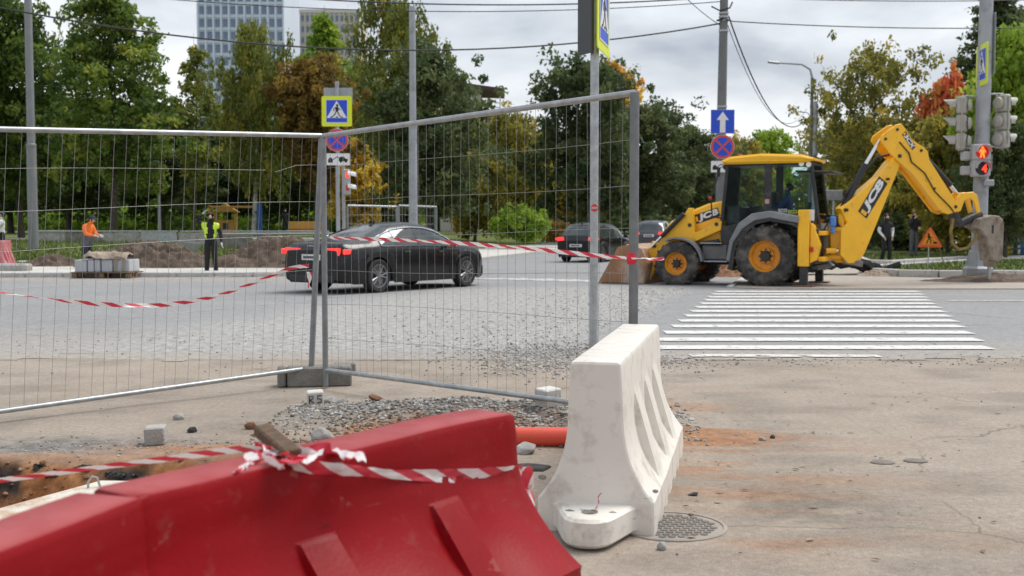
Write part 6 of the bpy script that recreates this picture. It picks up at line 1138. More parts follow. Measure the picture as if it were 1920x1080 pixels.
q_ = at(1836, 124, Y) - Vector((c.x, Y, .02)); crossing_sign(tl_, Matrix.Translation(q_ + Vector((-.02, -.24, 0))) @ Matrix.Rotation(R(-97), 4, 'Z') @ FACE, 1.12); MB(Matrix.Translation(q_ + Vector((.28, .0, .55)))).box((0, 0, 0), (.02, .3, 1.5), .004, Euler((0, 0, R(20)))).build('board_back', m_sgrey, tl_)
MB(Matrix.Translation((at(1846, 400, Y).x - c.x + .0, -.20, at(0, 345, Y).z))).box((-.0, 0, 0), (.26, .1, .16), .02).build('bracket', m_sgrey, tl_)
# far pedestrian/traffic light beside the crossing sign
Y = 34.8; c = at(650, 422, Y); t2_ = thing('traffic_light', 'small traffic light with white visors right of the crossing sign post', 'traffic light', (c.x, Y, .13), 0, 'traffic lights'); zc = at(0, 341, Y).z - .13
MB().tube([(-.1, .1, -.1), (-.1, .1, zc + .45)], .05, 10).build('post', m_pole, t2_); MB().box((0, 0, zc), (.22, .26, .76), .03).build('signal_head', m_grey2, t2_)
for z in (.2, -.18):
    v = MB(Matrix.Translation((.08, -.12, zc + z))); v.add([(x, .13 * math.cos(R(a)) - .02, .13 * math.sin(R(a)) - (.05 if x > .1 else 0)) for a in range(0, 181, 20) for x in (0, .24)], [(2 * i, 2 * i + 1, 2 * i + 3, 2 * i + 2) for i in range(9)], 0, True); v.build('visor', m_white, t2_); MB(Matrix.Translation((.06, -.14, zc + z))).box((0, 0, 0), (.10, .03, .16), .01).build('lens', m_redlit2 if z > 0 else m_redlens, t2_)
# warning triangle on the bed, small distant signs
Y = 32.6; c = at(1744, 440, Y); wt = thing('warning_sign', 'orange roadworks triangle on stick legs in the grass bed', 'sign', (c.x, Y, .15), R(-18)); zc = at(0, 446, Y).z - .15
tri = lambda s: [(-.54 * s, -.42 * s), (.54 * s, -.42 * s), (0, .52 * s)]
def rtri(s, r_=.06): return [(-.54 * s + r_, -.42 * s), (.54 * s - r_, -.42 * s), (.54 * s - r_ * .4, -.42 * s + r_ * .8), (.04 * s, .52 * s - .06), (-.04 * s, .52 * s - .06), (-.54 * s + r_ * .4, -.42 * s + r_ * .8)]
FT = Matrix.Translation((0, -.05, zc)) @ Matrix.Rotation(R(8), 4, 'X') @ FACE @ Matrix.Scale(.64, 4); layer('board', mat('sign_coral', (.80, .14, .05), .45), wt, [rtri(1.0)], 0, FT, .012); layer('orange_field', m_sor, wt, [[(-.37, -.30), (.37, -.30), (0, .33)]], .013, FT)
layer('digging_figure', m_sblack, wt, [circ(.045, 12, -.06, .17), [(-.10, .12), (-.02, .14), (.03, .02), (-.05, -.02), (-.10, .04)]] + thick([(-.04, .0), (-.10, -.12), (-.14, -.26)], .045) + thick([(-.02, .0), (.03, -.12), (.02, -.26)], .045) + thick([(-.06, .11), (.04, .02), (.12, .0)], .03) + thick([(-.14, .05), (.20, -.18)], .018) + [[(.10, -.26), (.32, -.26), (.25, -.16), (.16, -.17)]], .017, FT)
MB().tube([(-.02, .0, zc + .1), (-.05, -.02, -.02)], .018, 6).build('leg', m_galv, wt); MB().tube([(.12, .05, zc + .1), (.45, .25, -.02)], .015, 6).build('leg', m_wood, wt)
Y = 75; c = at(1541, 357, Y); ys = thing('sign_post', 'small distant yellow crossing sign right of the loader cab', 'sign', (c.x, Y, 0), 0, 'sign posts'); MB().tube([(0, .06, -.1), (0, .06, c.z + .3)], .05, 8).build('post', m_pole, ys); crossing_sign(ys, face(0, -.0, c.z), .95)
Y = 48; c = at(1556, 366, Y); ds = thing('sign_post', 'dark board on two posts behind the kingpost', 'sign', (c.x, Y, 0), 0, 'sign posts'); MB().box((0, 0, c.z), (1.05, .12, .42), .02).build('board', m_gfend, ds)
for x in (-.12, .16): MB().tube([(x, .02, -.1), (x, .02, c.z)], .045, 8).build('post', m_pole, ds)
# ------------------------------------------------------------------ people
m_skin = mat('skin', (.56, .34, .25), .55, 0, .06, 10); m_hair = mat('dark_hair', (.015, .012, .010), .6); m_cblack = mat('black_cloth', (.013, .013, .015), .85, 0, .2, 9, .3, 40); m_cdark = mat('dark_blue_cloth', (.018, .022, .038), .85, 0, .2, 9, .3, 40); m_cgrey = mat('grey_cloth', (.10, .10, .115), .85, 0, .15, 9, .3, 40); m_cor = mat('orange_cloth', (.88, .20, .03), .75, 0, .08, 9, .3, 40); m_vest = mat('yellow_vest', (.62, .85, .05), .7, 0, .06, 9, .2, 40); m_cwhite = mat('white_cloth', (.66, .66, .64), .8, 0, .06, 9, .2, 40); m_shoe = mat('dark_shoe', (.03, .028, .027), .6); m_wshoe = mat('white_shoe', (.6, .6, .6), .6); m_cblue = mat('blue_cloth', (.02, .045, .16), .8, 0, .15, 9, .2, 40); m_glove = mat('white_glove', (.6, .6, .57), .85)
J0 = dict(pel=(0, 0, .96), spn=(0, .01, 1.14), chs=(0, .01, 1.34), nck=(0, .005, 1.485), jaw=(0, -.015, 1.555), hed=(0, -.005, 1.635), top=(0, .005, 1.715), nos=(0, -.115, 1.62))
for s_, k_ in ((1, 'r'), (-1, 'l')):          # facing -y; 'r' is the viewer's right
    J0.update({'hip' + k_: (.09 * s_, 0, .93), 'kne' + k_: (.10 * s_, -.01, .50), 'ank' + k_: (.105 * s_, .02, .085), 'toe' + k_: (.12 * s_, -.15, .04), 'sho' + k_: (.185 * s_, .015, 1.415), 'elb' + k_: (.25 * s_, .03, 1.14), 'wri' + k_: (.26 * s_, -.04, .89)})
RAD = dict(pel=(.165, .125), spn=(.165, .125), chs=(.185, .13), nck=(.06, .062), jaw=(.062, .072), hed=(.078, .095), top=(.045, .055), nos=(.014, .014), hip=(.105, .11), kne=(.078, .08), ank=(.062, .066), toe=(.052, .038), sho=(.085, .082), elb=(.062, .062), wri=(.040, .040))
def person(name, label, loc, rotz, pose, cloth, H=1.76, hair=m_hair, hat=None, vest=None, shoe=m_shoe, glove=None, cat='person', sleeves=None):
    """cloth: (top, trousers); pose moves joints; grows one skinned body, clothing told by region"""
    J = dict(J0); J.update(pose); names = list(J); vs = [Vector(J[n]) for n in names]; ed = []; seg = []
    def link(a, b, mi): ed.append((names.index(a), names.index(b))); seg.append((a, b, mi))
    for a, b, mi in (('pel', 'spn', 1), ('spn', 'chs', 1), ('chs', 'nck', 1), ('nck', 'jaw', 0), ('jaw', 'hed', 0), ('hed', 'top', 0), ('hed', 'nos', 0)): link(a, b, mi)
    rad = [RAD[n[:3]] for n in names]
    for k_ in 'rl':
        for a, b, mi in (('pel', 'hip', 2), ('hip', 'kne', 2), ('kne', 'ank', 2), ('ank', 'toe', 3)): link(a + ('' if a == 'pel' else k_), b + k_, mi)
        for a, b, mi in (('chs', 'sho', 1), ('sho', 'elb', 1), ('elb', 'wri', 1)): link(a + ('' if a == 'chs' else k_), b + k_, mi)
        w = Vector(J['wri' + k_]); d = (w - Vector(J['elb' + k_])).normalized(); sd_ = d.cross(Vector((0, -1, .2))).normalized(); fw_ = sd_.cross(d).normalized(); sg = 1 if k_ == 'r' else -1
        def addv(p, r_, par, mi=4):
            names.append('f%d' % len(names)); vs.append(p); rad.append((r_, r_)); J[names[-1]] = tuple(p); ed.append((par, len(vs) - 1)); seg.append((names[par], names[-1], mi)); return len(vs) - 1
        pm = addv(w + d * .085, .030, names.index('wri' + k_))
        for f in range(4):
            a0 = addv(w + d * .10 + fw_ * (.03 - .02 * f), .010, pm); a1 = addv(w + d * (.145 - .006 * abs(f - 1.5)) + fw_ * (.034 - .023 * f) + sd_ * .012 * -sg, .0095, a0); addv(w + d * (.172 - .010 * abs(f - 1.3)) + fw_ * (.032 - .021 * f) + sd_ * .035 * -sg, .008, a1)
        t0 = addv(w + d * .05 + fw_ * .045, .011, names.index('wri' + k_)); addv(w + d * .09 + fw_ * .065, .010, t0)
    sc = H / 1.76; me = bpy.data.meshes.new('body'); me.from_pydata([tuple(v) for v in vs], ed, []); ob = bpy.data.objects.new('body', me); COL.objects.link(ob)
    md = ob.modifiers.new('skin', 'SKIN'); md.use_smooth_shade = True; md.branch_smoothing = .6; sv = me.skin_vertices[0].data if me.skin_vertices else None
    if sv is None: bm = bmesh.new(); bm.from_mesh(me); bm.verts.layers.skin.verify(); bm.to_mesh(me); bm.free(); sv = me.skin_vertices[0].data
    for i, r_ in enumerate(rad): sv[i].radius = r_; sv[i].use_root = (i == 0)
    ss = ob.modifiers.new('subdivision', 'SUBSURF'); ss.levels = 2; ss.render_levels = 2
    PEOPLE.append((name, label, loc, rotz, cloth, sc, hair, hat, vest, shoe, glove, cat, ob, J, seg, sleeves)); return ob
PEOPLE = []
def finish_people():
    bpy.context.view_layer.update(); dg = bpy.context.evaluated_depsgraph_get()
    made = [(p, bpy.data.meshes.new_from_object(p[12].evaluated_get(dg))) for p in PEOPLE]
    for (name, label, loc, rotz, cloth, sc, hair, hat, vest, shoe, glove, cat, ob, J, seg, sleeves), me in made:
        bpy.data.objects.remove(ob); root = thing(name, label, cat, loc, rotz, 'people'); root.scale = (sc, sc, sc); me.materials.clear()
        for m in (m_skin, cloth[0], cloth[1], shoe, glove or m_skin, sleeves or cloth[0]): me.materials.append(m)
        A = np.array([J[a] for a, b, m in seg]); B = np.array([J[b] for a, b, m in seg]); MI = np.array([(5 if (a[:3] in ('sho', 'elb')) else m) for a, b, m in seg]); n = len(me.polygons); C_ = np.zeros(n * 3, np.float32); me.polygons.foreach_get('center', C_); C_ = C_.reshape(-1, 3)
        D = B - A; LL = (D ** 2).sum(1); t = np.clip(((C_[:, None] - A) * D).sum(2) / np.maximum(LL, 1e-9), 0, 1); dist = np.linalg.norm(C_[:, None] - (A + t[..., None] * D), axis=2)
        RR = np.array([RAD.get(a[:3], (.012, .012))[0] if a[0] != 'f' else .012 for a, b, m in seg]); mi = MI[np.argmin(dist - RR * .8, axis=1)]; mi = np.where((C_[:, 2] < .95) & (mi == 1), 2, mi) if 'sit' not in label else mi
        me.polygons.foreach_set('material_index', mi.astype(np.int32)); me.polygons.foreach_set('use_smooth', np.ones(n, bool)); me.update(); o = bpy.data.objects.new('body', me); COL.objects.link(o); o.parent = root
        h = Vector(J['hed']); up_ = (Vector(J['top']) - Vector(J['jaw'])).normalized(); fwd = (Vector(J['nos']) - h); fwd = (fwd - up_ * fwd.dot(up_)).normalized(); rt = fwd.cross(up_).normalized(); T = Matrix.Translation(h) @ Matrix((rt, fwd, up_)).transposed().to_4x4()
        b = MB(T); vs_ = []; b.ball((0, -.018, .025), (.092, .112, .098), 16); keep = [f for f in b.f if not (np.mean([(T.inverted() @ Vector(b.v[i])).y for i in f]) > .035 and np.mean([(T.inverted() @ Vector(b.v[i])).z for i in f]) < .075) and np.mean([(T.inverted() @ Vector(b.v[i])).z for i in f]) > -.055]
        b.f = keep; b.m = [0] * len(keep); b.sm = [True] * len(keep); b.build('hair', hat or hair, root)
        if hat: MB(T).prism([Vector(q) for q in [(-.07, .06), (.07, .06), (.06, .15), (-.06, .15)]], .055, .068, None, .003).build('cap_peak', hat, root)
        for sg in (1, -1): MB(T).ball((.032 * sg, .084, -.005), (.009, .006, .005), 6).build('eye', m_hair, root); MB(T).ball((.084 * sg, -.005, -.02), (.012, .02, .03), 6).build('ear', m_skin, root)
        MB(T).box((0, .083, -.068), (.040, .006, .007), .002).build('mouth', mat('lips', (.28, .11, .09), .6), root)
        if vest:
            bm = bmesh.new(); bm.from_mesh(me); bm.faces.ensure_lookup_table(); ck = {'open': lambda c, nn: (abs(c.x) > .085 or c.y > .04), 'full': lambda c, nn: True, 'lower': lambda c, nn: c.z < 1.16}[vest[1]]
            dl_ = [f for f in bm.faces if not (f.material_index in ((1, 2) if vest[1] == 'lower' else (1,)) and (.80 if vest[1] == 'lower' else 1.0) < f.calc_center_median().z < 1.47 and abs(f.calc_center_median().x) < .23 and ck(f.calc_center_median(), f.normal))]
            bmesh.ops.delete(bm, geom=dl_, context='FACES')
            seen = set(); isl = []
            for f in bm.faces:
                if f in seen: continue
                st_ = [f]; seen.add(f); cur = []
                while st_:
                    q = st_.pop(); cur.append(q)
                    for e_ in q.edges:
                        for l_ in e_.link_faces:
                            if l_ not in seen: seen.add(l_); st_.append(l_)
                isl.append(cur)
            isl.sort(key=len); bmesh.ops.delete(bm, geom=[f for c_ in isl[:-1] for f in c_], context='FACES')
            bmesh.ops.delete(bm, geom=[v for v in bm.verts if not v.link_faces], context='VERTS')
            for v in bm.verts: v.co += v.normal * .016
            vm = bpy.data.meshes.new('vest'); bm.to_mesh(vm); bm.free(); vm.materials.clear(); vm.materials.append(vest[0]); vm.polygons.foreach_set('material_index', np.zeros(len(vm.polygons), np.int32)); vo = bpy.data.objects.new('vest', vm); COL.objects.link(vo); vo.parent = root
            for zz in vest[2]: MB().lathe([(.172, zz), (.176, zz + .05)], 20, Matrix.Scale(.72, 4, (0, 1, 0)), caps=False).build('reflective_band', m_cwhite, root)
p = gp(396, 516); person('person', 'man in a yellow safety vest and black clothes with one hand raised to his head', (p.x, p.y, .0), R(8), dict(shol=(-.19, .015, 1.43), elbl=(-.36, -.06, 1.50), wril=(-.20, -.10, 1.70), elbr=(.27, .02, 1.15), wrir=(.30, -.06, .92), ankl=(-.12, .02, .085), ankr=(.14, .0, .085)), (m_cblack, m_cblack), 1.76, vest=(m_vest, 'open', ()), glove=m_glove)
p = gp(152, 512); person('person', 'worker in an orange jacket and grey trousers looking down behind the pallet', (p.x, p.y + .5, .02), R(72), dict(spn=(0, -.02, 1.14), chs=(0, -.07, 1.33), nck=(0, -.13, 1.46), jaw=(0, -.19, 1.51), hed=(0, -.23, 1.58), top=(0, -.25, 1.66), nos=(0, -.32, 1.53), shor=(.185, -.06, 1.40), shol=(-.185, -.06, 1.40), elbr=(.23, -.14, 1.14), wrir=(.14, -.36, 1.10), elbl=(-.23, -.14, 1.14), wril=(-.14, -.36, 1.10)), (m_cor, m_cdark), 1.72, hat=m_cdark, vest=(m_cgrey, 'lower', ()), glove=m_glove)
p = gp(1661, 497); person('person', 'young man in a black jacket with white sleeves walking on the right pavement', (p.x, p.y, .03), R(14), dict(kner=(.10, -.07, .50), ankr=(.10, -.05, .085), toer=(.12, -.21, .04), ankl=(-.11, .12, .10), elbr=(.27, .05, 1.16), wrir=(.17, -.09, .96), elbl=(-.27, .05, 1.16), wril=(-.17, -.09, .96)), (m_cblack, m_cblack), 1.78, sleeves=m_cwhite, shoe=m_wshoe)
p = at(1713, 470, 45.5); person('person', 'man in a dark jacket with one hand raised to his mouth by the grass bed', (p.x, p.y, .15), R(12), dict(elbl=(-.26, -.10, 1.20), wril=(-.09, -.16, 1.46), elbr=(.25, -.02, 1.15), wrir=(.10, -.22, 1.12)), (m_cblack, m_cgrey), 1.80, hair=mat('light_hair', (.10, .07, .05), .7))
oc = RM @ Vector((-.28, 0, 1.57)); person('person', 'operator in a blue jacket who sits in the loader cab', (oc.x, oc.y, .62), R(155 - 90 + 180) + R(-90) + R(90), dict(hipr=(.10, -.02, .95), hipl=(-.10, -.02, .95), kner=(.14, -.44, .98), knel=(-.14, -.44, .98), ankr=(.14, -.50, .62), ankl=(-.14, -.50, .62), toer=(.14, -.66, .60), toel=(-.14, -.66, .60), elbr=(.27, -.15, 1.16), wrir=(.22, -.40, 1.22), elbl=(-.27, -.15, 1.16), wril=(-.2, -.40, 1.22)), (m_cblue, m_cdark), 1.76)
p = gp(4, 500, .1); person('person', 'worker in a pale jacket partly cut by the left picture edge', (p.x - .95, p.y + 2.2, .14), R(-70), dict(spn=(0, -.05, 1.12), chs=(0, -.10, 1.31), wrir=(.2, -.45, 1.0), wril=(-.2, -.45, 1.0), elbr=(.25, -.2, 1.15), elbl=(-.25, -.2, 1.15)), (m_cwhite, m_cblack), 1.7, vest=(m_cwhite, 'full', ()))
for k, (px, Y, lab, top_) in enumerate([(1612, 84, 'far pedestrian in red behind the young man in black and white', mat('red_cloth', (.4, .05, .06), .8)), (535, 70, 'far walker in dark clothes under the trees behind the sedan', m_cblack)]):
    c = at(px, 422, Y); person('person', lab, (c.x, Y, .05 if px > 960 else float(park_z(np.array([c.x]), np.array([Y]))[0])), R(30 * k), dict(kner=(.10, -.10, .52)), (top_, m_cdark), 1.72)
finish_people()
# ------------------------------------------------------------------ things around the left works
p = gp(193, 522); pal = thing('pallet', 'wooden pallet under the bundle of kerb stones', 'pallet', (p.x, p.y + .35, .0), R(-3))
for k in range(5): MB().box((0, -.40 + .2 * k, .155), (1.62, .11, .025), .004).build('plank', m_wood, pal)
for x in (-.72, 0, .72):
    for y in (-.38, 0, .38): MB().box((x, y, .085), (.14, .10, .11), .006).build('block', m_wood, pal)
    MB().box((x, 0, .018), (.14, .9, .025), .004).build('plank', m_wood, pal)
m_kb = mat('blue_grey_stone', (.46, .475, .50), .85, 0, .08, 3, .2, 30)
for k, (x, w) in enumerate([(-.56, .32), (-.30, .17), (-.13, .16), (.12, .30), (.40, .24), (.62, .18)]):
    tag(MB().box((0, 0, .16), (w - .012, .82, .32), .015).build('kerb_block', m_kb, None, (p.x + x, p.y + .35 + .01 * k, .17)), 'blue-grey kerb stone on the pallet, %s from the left' % ['first', 'second', 'third', 'fourth', 'fifth', 'sixth'][k], 'kerb stone', 'kerb stones on the pallet')
def cloth_obj(name, label, c, w, d, h, seed, m):
    X, Y = np.meshgrid(np.linspace(-w, w, 40), np.linspace(-d, d, 24)); z = h * (fbm(X * 3 + seed, Y * 3, 1.0, 4, seed)) + .06 * fbm(X * 14, Y * 14, 1, 3, seed + 1); z -= np.clip(np.abs(Y) - d * .75, 0, 1) * 1.2 + np.clip(np.abs(X) - w * .8, 0, 1) * .5
    o = grid_obj(name, X, Y, z, m, {}); o.location = c; tag(o, label, 'sacking'); return o
cloth_obj('sacking', 'crumpled beige sacking and straps over the kerb stones', (p.x + .08, p.y + .30, .50), .58, .40, .26, 5, mat('beige_sacking', (.34, .27, .21), .9, 0, .25, 8, .5))
for k, x in enumerate((.36, .56)): tag(MB().box((p.x + x, p.y - .075, .36), (.06, .012, .36), .004, Euler((0, R(8), 0))).build('strap', mat('tan_strap', (.33, .25, .19), .9)), ['left tan strap hanging over the kerb stones', 'right tan strap hanging over the kerb stones'][k], 'strap', 'straps on the pallet load')
# wheelbarrow
w0 = gp(352, 503); wb_ = thing('wheelbarrow', 'grey wheelbarrow with red frame tipped against the soil heap', 'wheelbarrow', (w0.x, w0.y + .2, .0), R(6))
MB().add([(-.42, -.30, .88), (.36, -.30, .80), (.36, .30, .80), (-.42, .30, .88), (-.24, -.2, .46), (.22, -.2, .46), (.22, .2, .46), (-.24, .2, .46)], [(0, 4, 5, 1), (1, 5, 6, 2), (2, 6, 7, 3), (3, 7, 4, 0), (4, 7, 6, 5)]).build('tray', m_galv, wb_)
m_redm = mat('red_metal', (.42, .03, .04), .5); MB().tube([(-.55, -.1, .22), (-.2, -.18, .46), (.35, -.22, .42), (.75, -.26, .62)], .022, 6).build('frame', m_redm, wb_); MB().tube([(-.55, .1, .22), (-.2, .18, .46), (.35, .22, .42), (.75, .26, .62)], .022, 6).build('frame', m_redm, wb_)
for y in (-.2, .2): MB().tube([(.3, y, .43), (.32, y * 1.2, .02), (.05, y, .42)], .018, 6).build('leg', m_redm, wb_)
MB().tube([(-.3, -.25, .9), (-.35, -.2, 1.15), (-.1, -.1, 1.36)], .02, 6).build('handle', m_black, wb_); MB(Matrix.Translation((-.55, .0, .2)) @ Matrix.Rotation(R(90), 4, 'X')).lathe([(.13, -.04), (.19, -.045), (.2, 0), (.19, .045), (.13, .04)], 20).build('wheel', m_carrub, wb_)
# concrete block and red-white barrier at the left edge
c = gp(8, 517); tag(MB().box((0, 0, .16), (1.25, .45, .34), .05).build('concrete_block', m_conc, None, (c.x + .0, c.y + .2, 0)), 'grey concrete block lying at the left picture edge by the road', 'concrete block')
c = at(8, 487, 33.5); rb2 = thing('water_barrier', 'faded red and white plastic barrier behind the concrete block at the far left', 'barrier', (c.x - .05, c.y, .13), R(8), 'plastic road barriers'); barrier(rb2, 1.0, .82, mat('faded_red_plastic', (.46, .14, .15), .5, 0, .15, 3, dirt=((.5, .4, .4), .3, 4)), .3, 9, 0, tw=.11, bw=.30, hb=.1); MB().box((-.34, -.2, .45), (.03, .5, .75), .01).build('white_panel', m_white, rb2)
c = at(525, 454, 36); tag(MB().ball((0, 0, 0), (.17, .14, .2), 10).build('plastic_bag', mat('white_bag', (.7, .72, .78), .4, 0, .1, 8, .4), None, (c.x, c.y, c.z)), 'white plastic bag on the soil heap left of the sedan', 'bag')
c = gp(262, 500, .13); tag(MB().ball((0, 0, .1), (.22, .16, .13), 8).build('stone', m_stone, None, (c.x, c.y, .13)), 'dark grey lump on the pale pavement right of the pallet', 'stone', 'loose stones')
c = gp(57, 497, .13)
tag(MB().prism([(-.5, -.1), (.4, -.14), (.5, .1), (-.4, .12)], 0, .14, None, .03).build('stone', m_conclight, None, (c.x + .1, c.y, .13)), 'long sandy stone right of the far left barrier', 'stone', 'loose stones')
# low grey wall of panels in the park
lw_ = thing('low_wall', 'low grey panel wall along the lawn behind the soil heaps', 'wall', (0, 46.5, 0))
for k in range(8):
    x0 = -19.6 + 1.52 * k; z0 = pz(x0 + .7, 46.5); MB().box((x0 + .75, 0, z0 + .22), (1.49, .08, .56), .01).build('panel', [m_conc, m_concdark, m_conc, m_galv][k % 4], lw_)
MB().box((-13.5, -.02, pz(-14, 46.5) + .52), (12.2, .12, .05), .01).build('coping', m_galv, lw_)
rl_ = thing('rail', 'long pale metal rail along the lawn behind the man in the yellow vest', 'rail', (0, 47.5, 0)); MB().tube([(-13.3, 0, 1.02), (-4.5, 0, 1.06)], .05, 8).build('bar', m_galv, rl_)
for x in (-13, -10, -7.4, -4.8): MB().tube([(x, 0, .5), (x, 0, 1.04)], .035, 6).build('post', m_galv, rl_)
# playground
m_play = mat('yellow_wood', (.50, .27, .06), .7, 0, .12, 4); Y = 66; c = at(424, 422, Y); zb = pz(c.x, Y); ph_ = thing('playhouse', 'small yellow wooden playhouse under the trees', 'playhouse', (c.x, Y, zb), R(10))
for sx in (-.55, .55):
    for sy in (-.5, .5): MB().box((sx, sy, .75), (.12, .12, 1.5), .01).build('post', m_play, ph_)
MB().box((0, -.5, .6), (1.1, .05, .8), .01).build('wall', m_play, ph_); MB().box((0, .5, .6), (1.1, .05, .8), .01).build('wall', m_play, ph_); MB().box((.0, -.53, .65), (.3, .03, .35), .0).build('window', m_black, ph_); MB().prism([(-.75, 1.45), (.75, 1.45), (0, 1.95)], -.7, .7, Matrix(((1, 0, 0, 0), (0, 0, -1, 0), (0, 1, 0, 0), (0, 0, 0, 1))), .02).build('roof', m_play, ph_); MB().box((-1.3, -.1, .45), (1.4, .5, .06), .01, Euler((0, R(-32), 0))).build('slide', m_play, ph_)
c = at(484, 422, 64); sw = thing('climbing_structure', 'blue post climbing frame with a yellow beam', 'play frame', (c.x, 64, pz(c.x, 64))); m_bl = mat('blue_post', (.03, .12, .42), .5)
for x in (0, .16): MB().box((x, 0, .85), (.12, .12, 2.1), .02).build('post', m_bl, sw)
MB().box((-1.4, 0, 1.72), (2.8, .12, .12), .02).build('beam', m_play, sw); MB().box((-2.7, 0, .85), (.12, .12, 1.9), .02).build('post', m_play, sw)
c = at(570, 424, 60); tag(MB().box((0, 0, .45), (1.7, .6, .12), .02).box((0, .28, .75), (1.7, .08, .4), .02).box((-.7, 0, .2), (.1, .5, .42), .01).box((.7, 0, .2), (.1, .5, .42), .01).build('park_bench', m_play, None, (c.x, 60, pz(c.x, 60))), 'yellow wooden bench under the trees left of the sedan roof', 'bench')
# fence panels behind the sedan
for k, (xa, xb, lab) in enumerate([(652, 744, 'distant steel mesh fence panel left of the pale lamp column'), (748, 818, 'distant steel mesh fence panel crossing behind the pale lamp column')]):
    a, b = at(xa, 440, 36.5), at(xb, 440, 37.5 + .5 * k); a.z = b.z = 0; fence_panel('mesh_fence', lab, a, b, (.25, .25), (2.02, 2.0), 0, 12, rows=6, rp=.03, rw=.004)
# railing with coloured play figures at the right edge
c = at(1905, 440, 46); gr_ = thing('railing', 'green metal railing at the right edge behind the grass bed', 'railing', (c.x, 46, .1), R(-8)); m_gm = mat('green_metal', (.02, .11, .09), .5)
for z in (.35, .62, .9): MB().tube([(-1.4, 0, z - .15), (2.6, 0, z + .25)], .03, 6).build('bar', m_gm, gr_)
for x in (-1.4, -.4, .6, 1.6): MB().tube([(x, 0, 0), (x, 0, .95 + .1 * x)], .035, 6).build('post', m_gm, gr_)
for k, (px, col, lab) in enumerate([(1884, (.75, .50, .03), 'yellow play figure behind the green railing'), (1903, (.70, .71, .72), 'white play figure right of the yellow one'), (1916, (.05, .14, .5), 'blue play figure at the right picture edge')]):
    c = at(px, 440, 47.5); f_ = thing('play_figure', lab, 'play figure', (c.x, 47.5, .12), R(20 * k), 'play figures'); mm = mat('figure_paint_%d' % k, col, .5); MB().lathe([(.18, 0), (.26, .15), (.24, .55), (.14, .72), (.10, .78)], 14).build('body', mm, f_); MB().ball((0, 0, .90), (.16, .16, .15), 10).build('head', mm, f_); MB().ball((.25, -.08, .55), (.18, .14, .12), 8).build('arm', m_white if k == 0 else mm, f_)
# ------------------------------------------------------------------ buildings behind the trees
def tower(name, label, px0, px1, Y, top, mwall, mwin, floors, cols, depth, wfrac=(.55, .62), roof=None, z0=20, rotz=0):
    a, b = at(px0, 422, Y).x, at(px1, 422, Y).x; H = at(0, top, Y).z; W_ = b - a; root = thing(name, label, 'building', ((a + b) / 2, Y + depth / 2, 0), rotz, 'buildings behind the trees')
    MB().box((0, 0, H / 2), (W_, depth, H), .0).build('wall', mwall, root); fh = (H - z0) / floors; cw = W_ / cols
    me = MB().box((0, 0, 0), (cw * wfrac[0], .16, fh * wfrac[1]), .0).mesh('window', mwin); ps = MB().box((0, 0, 0), (cw * .20, .5, H), 0).mesh('pilaster', mwall)
    for i in range(cols):
        for j in range(floors): child('window', me, root, (-W_ / 2 + (i + .5) * cw, -depth / 2 - .06, z0 + (j + .5) * fh))
    for i in range(cols + 1): child('pilaster', ps, root, (-W_ / 2 + i * cw, -depth / 2 - .22, H / 2))
    for j in range(floors): MB().box((0, -depth / 2 - .12, z0 + j * fh), (W_, .2, fh * .12)).build('floor_band', mwall, root)
    MB().box((0, 0, H + .4), (W_ + .6, depth + .6, .8)).build('parapet', mwall, root); return root
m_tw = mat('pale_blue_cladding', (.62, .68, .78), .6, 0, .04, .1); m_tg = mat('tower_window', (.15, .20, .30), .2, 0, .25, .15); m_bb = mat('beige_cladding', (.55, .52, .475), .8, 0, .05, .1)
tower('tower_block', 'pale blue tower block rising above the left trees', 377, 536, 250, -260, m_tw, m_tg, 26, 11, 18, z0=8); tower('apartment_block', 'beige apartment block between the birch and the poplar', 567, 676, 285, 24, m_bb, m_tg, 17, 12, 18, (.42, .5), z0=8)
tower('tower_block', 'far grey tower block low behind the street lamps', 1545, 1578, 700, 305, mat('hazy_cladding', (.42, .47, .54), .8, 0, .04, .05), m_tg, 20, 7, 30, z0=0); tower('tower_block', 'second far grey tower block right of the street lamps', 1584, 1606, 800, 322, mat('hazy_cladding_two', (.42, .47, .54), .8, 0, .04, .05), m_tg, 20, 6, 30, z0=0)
c = at(905, 422, 125); kb = thing('house', 'house with dark red overhanging roof and balcony railing behind the trees', 'house', (c.x - 1.0, 130, .5)); Hh = at(0, 172, 125).z
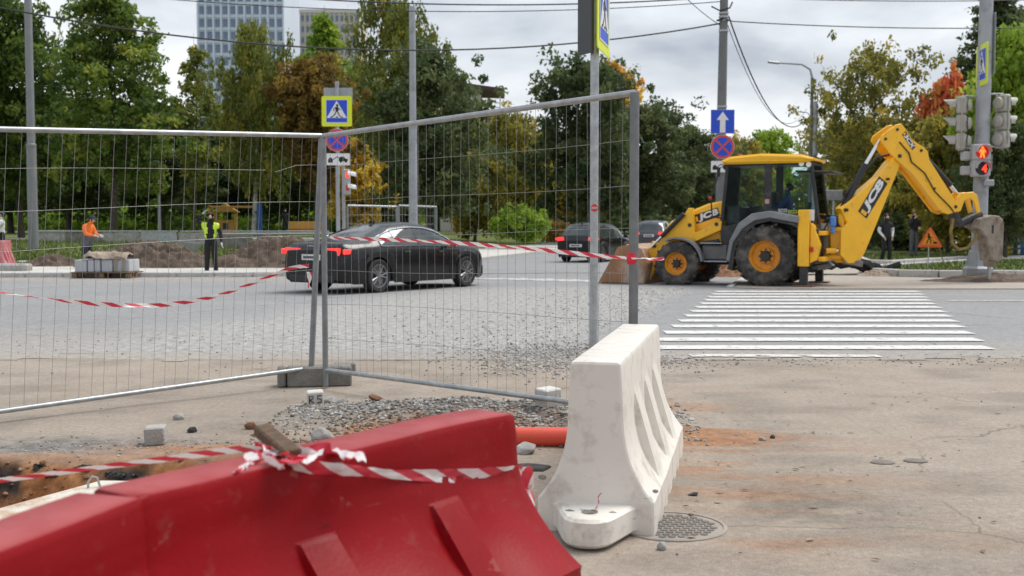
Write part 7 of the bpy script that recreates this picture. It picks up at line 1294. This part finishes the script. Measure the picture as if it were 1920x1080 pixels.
MB().box((-1.5, 0, Hh / 2), (4.5, 6, Hh - .5)).build('wall', m_bb, kb); MB().prism([(-4.2, Hh + 1.0), (3.3, Hh + .0), (3.3, Hh - .25), (-4.2, Hh - .1)], -4, 4, Matrix(((1, 0, 0, 0), (0, 0, -1, 0), (0, 1, 0, 0), (0, 0, 0, 1)))).build('roof', mat('dark_red_roof', (.07, .035, .035), .7), kb)
for k in range(3): MB().tube([(-1, -3.6, Hh - 1.0 - .55 * k), (3.0, -3.6, Hh - 1.6 - .5 * k)], .07, 6).build('railing', m_white, kb)
MB().tube([(2.9, -3.6, Hh - .2), (2.9, -3.6, Hh - 6)], .09, 6).build('post', m_white, kb)
# far-off wood that closes the view under the crowns
def wood(name, label, x0, x1, y0, y1, h, n, seed, pal, leaf=.34):
    g = np.random.default_rng(seed); x = g.uniform(x0, x1, n); y = g.uniform(y0, y1, n); hh = h * (.55 + .6 * fbm(x * .12, y * .12, 1.0, 3, seed)); z = .6 + hh * g.random(n) ** .8
    P = np.stack([x, y, z], -1); nn = g.normal(0, 1, (n, 3)); nn /= np.linalg.norm(nn, axis=1)[:, None]; u = np.cross(nn, g.normal(0, 1, (n, 3))); u /= np.linalg.norm(u, axis=1)[:, None]; w = np.cross(nn, u); s = leaf * (.6 + .8 * g.random(n)); V = np.stack([P - u * s[:, None], P - w * (s * .6)[:, None], P + u * s[:, None], P + w * (s * .6)[:, None]], 1).reshape(-1, 3)
    me = bpy.data.meshes.new(name); me.from_pydata(V.tolist(), [], np.arange(n * 4).reshape(-1, 4).tolist()); a_ = me.attributes.new('tint', 'FLOAT', 'POINT'); a_.data.foreach_set('value', np.repeat(np.clip(fbm(x * .5, z * .8, 1.0, 3, seed) + g.normal(0, .1, n), 0, 1), 4).astype(np.float32)); me.materials.append(LM[pal]); o = bpy.data.objects.new(name, me); COL.objects.link(o); tag(o, label, 'wood', None, 'stuff')
wood('far_wood', 'mass of far green shrubs and trees closing the park on the left', -75, -8, 128, 140, 9.5, 42000, 3, 'green'); wood('far_wood', 'mass of far trees behind the side street', -8, 42, 150, 165, 9, 22000, 4, 'dark'); wood('far_wood', 'mass of far trees behind the right pavement', 44, 110, 110, 124, 11, 22000, 5, 'olive'); wood('far_shrubs', 'low green shrubs between the far trunks on the left', -45, -8, 100, 108, 2.6, 16000, 6, 'bright', .26)
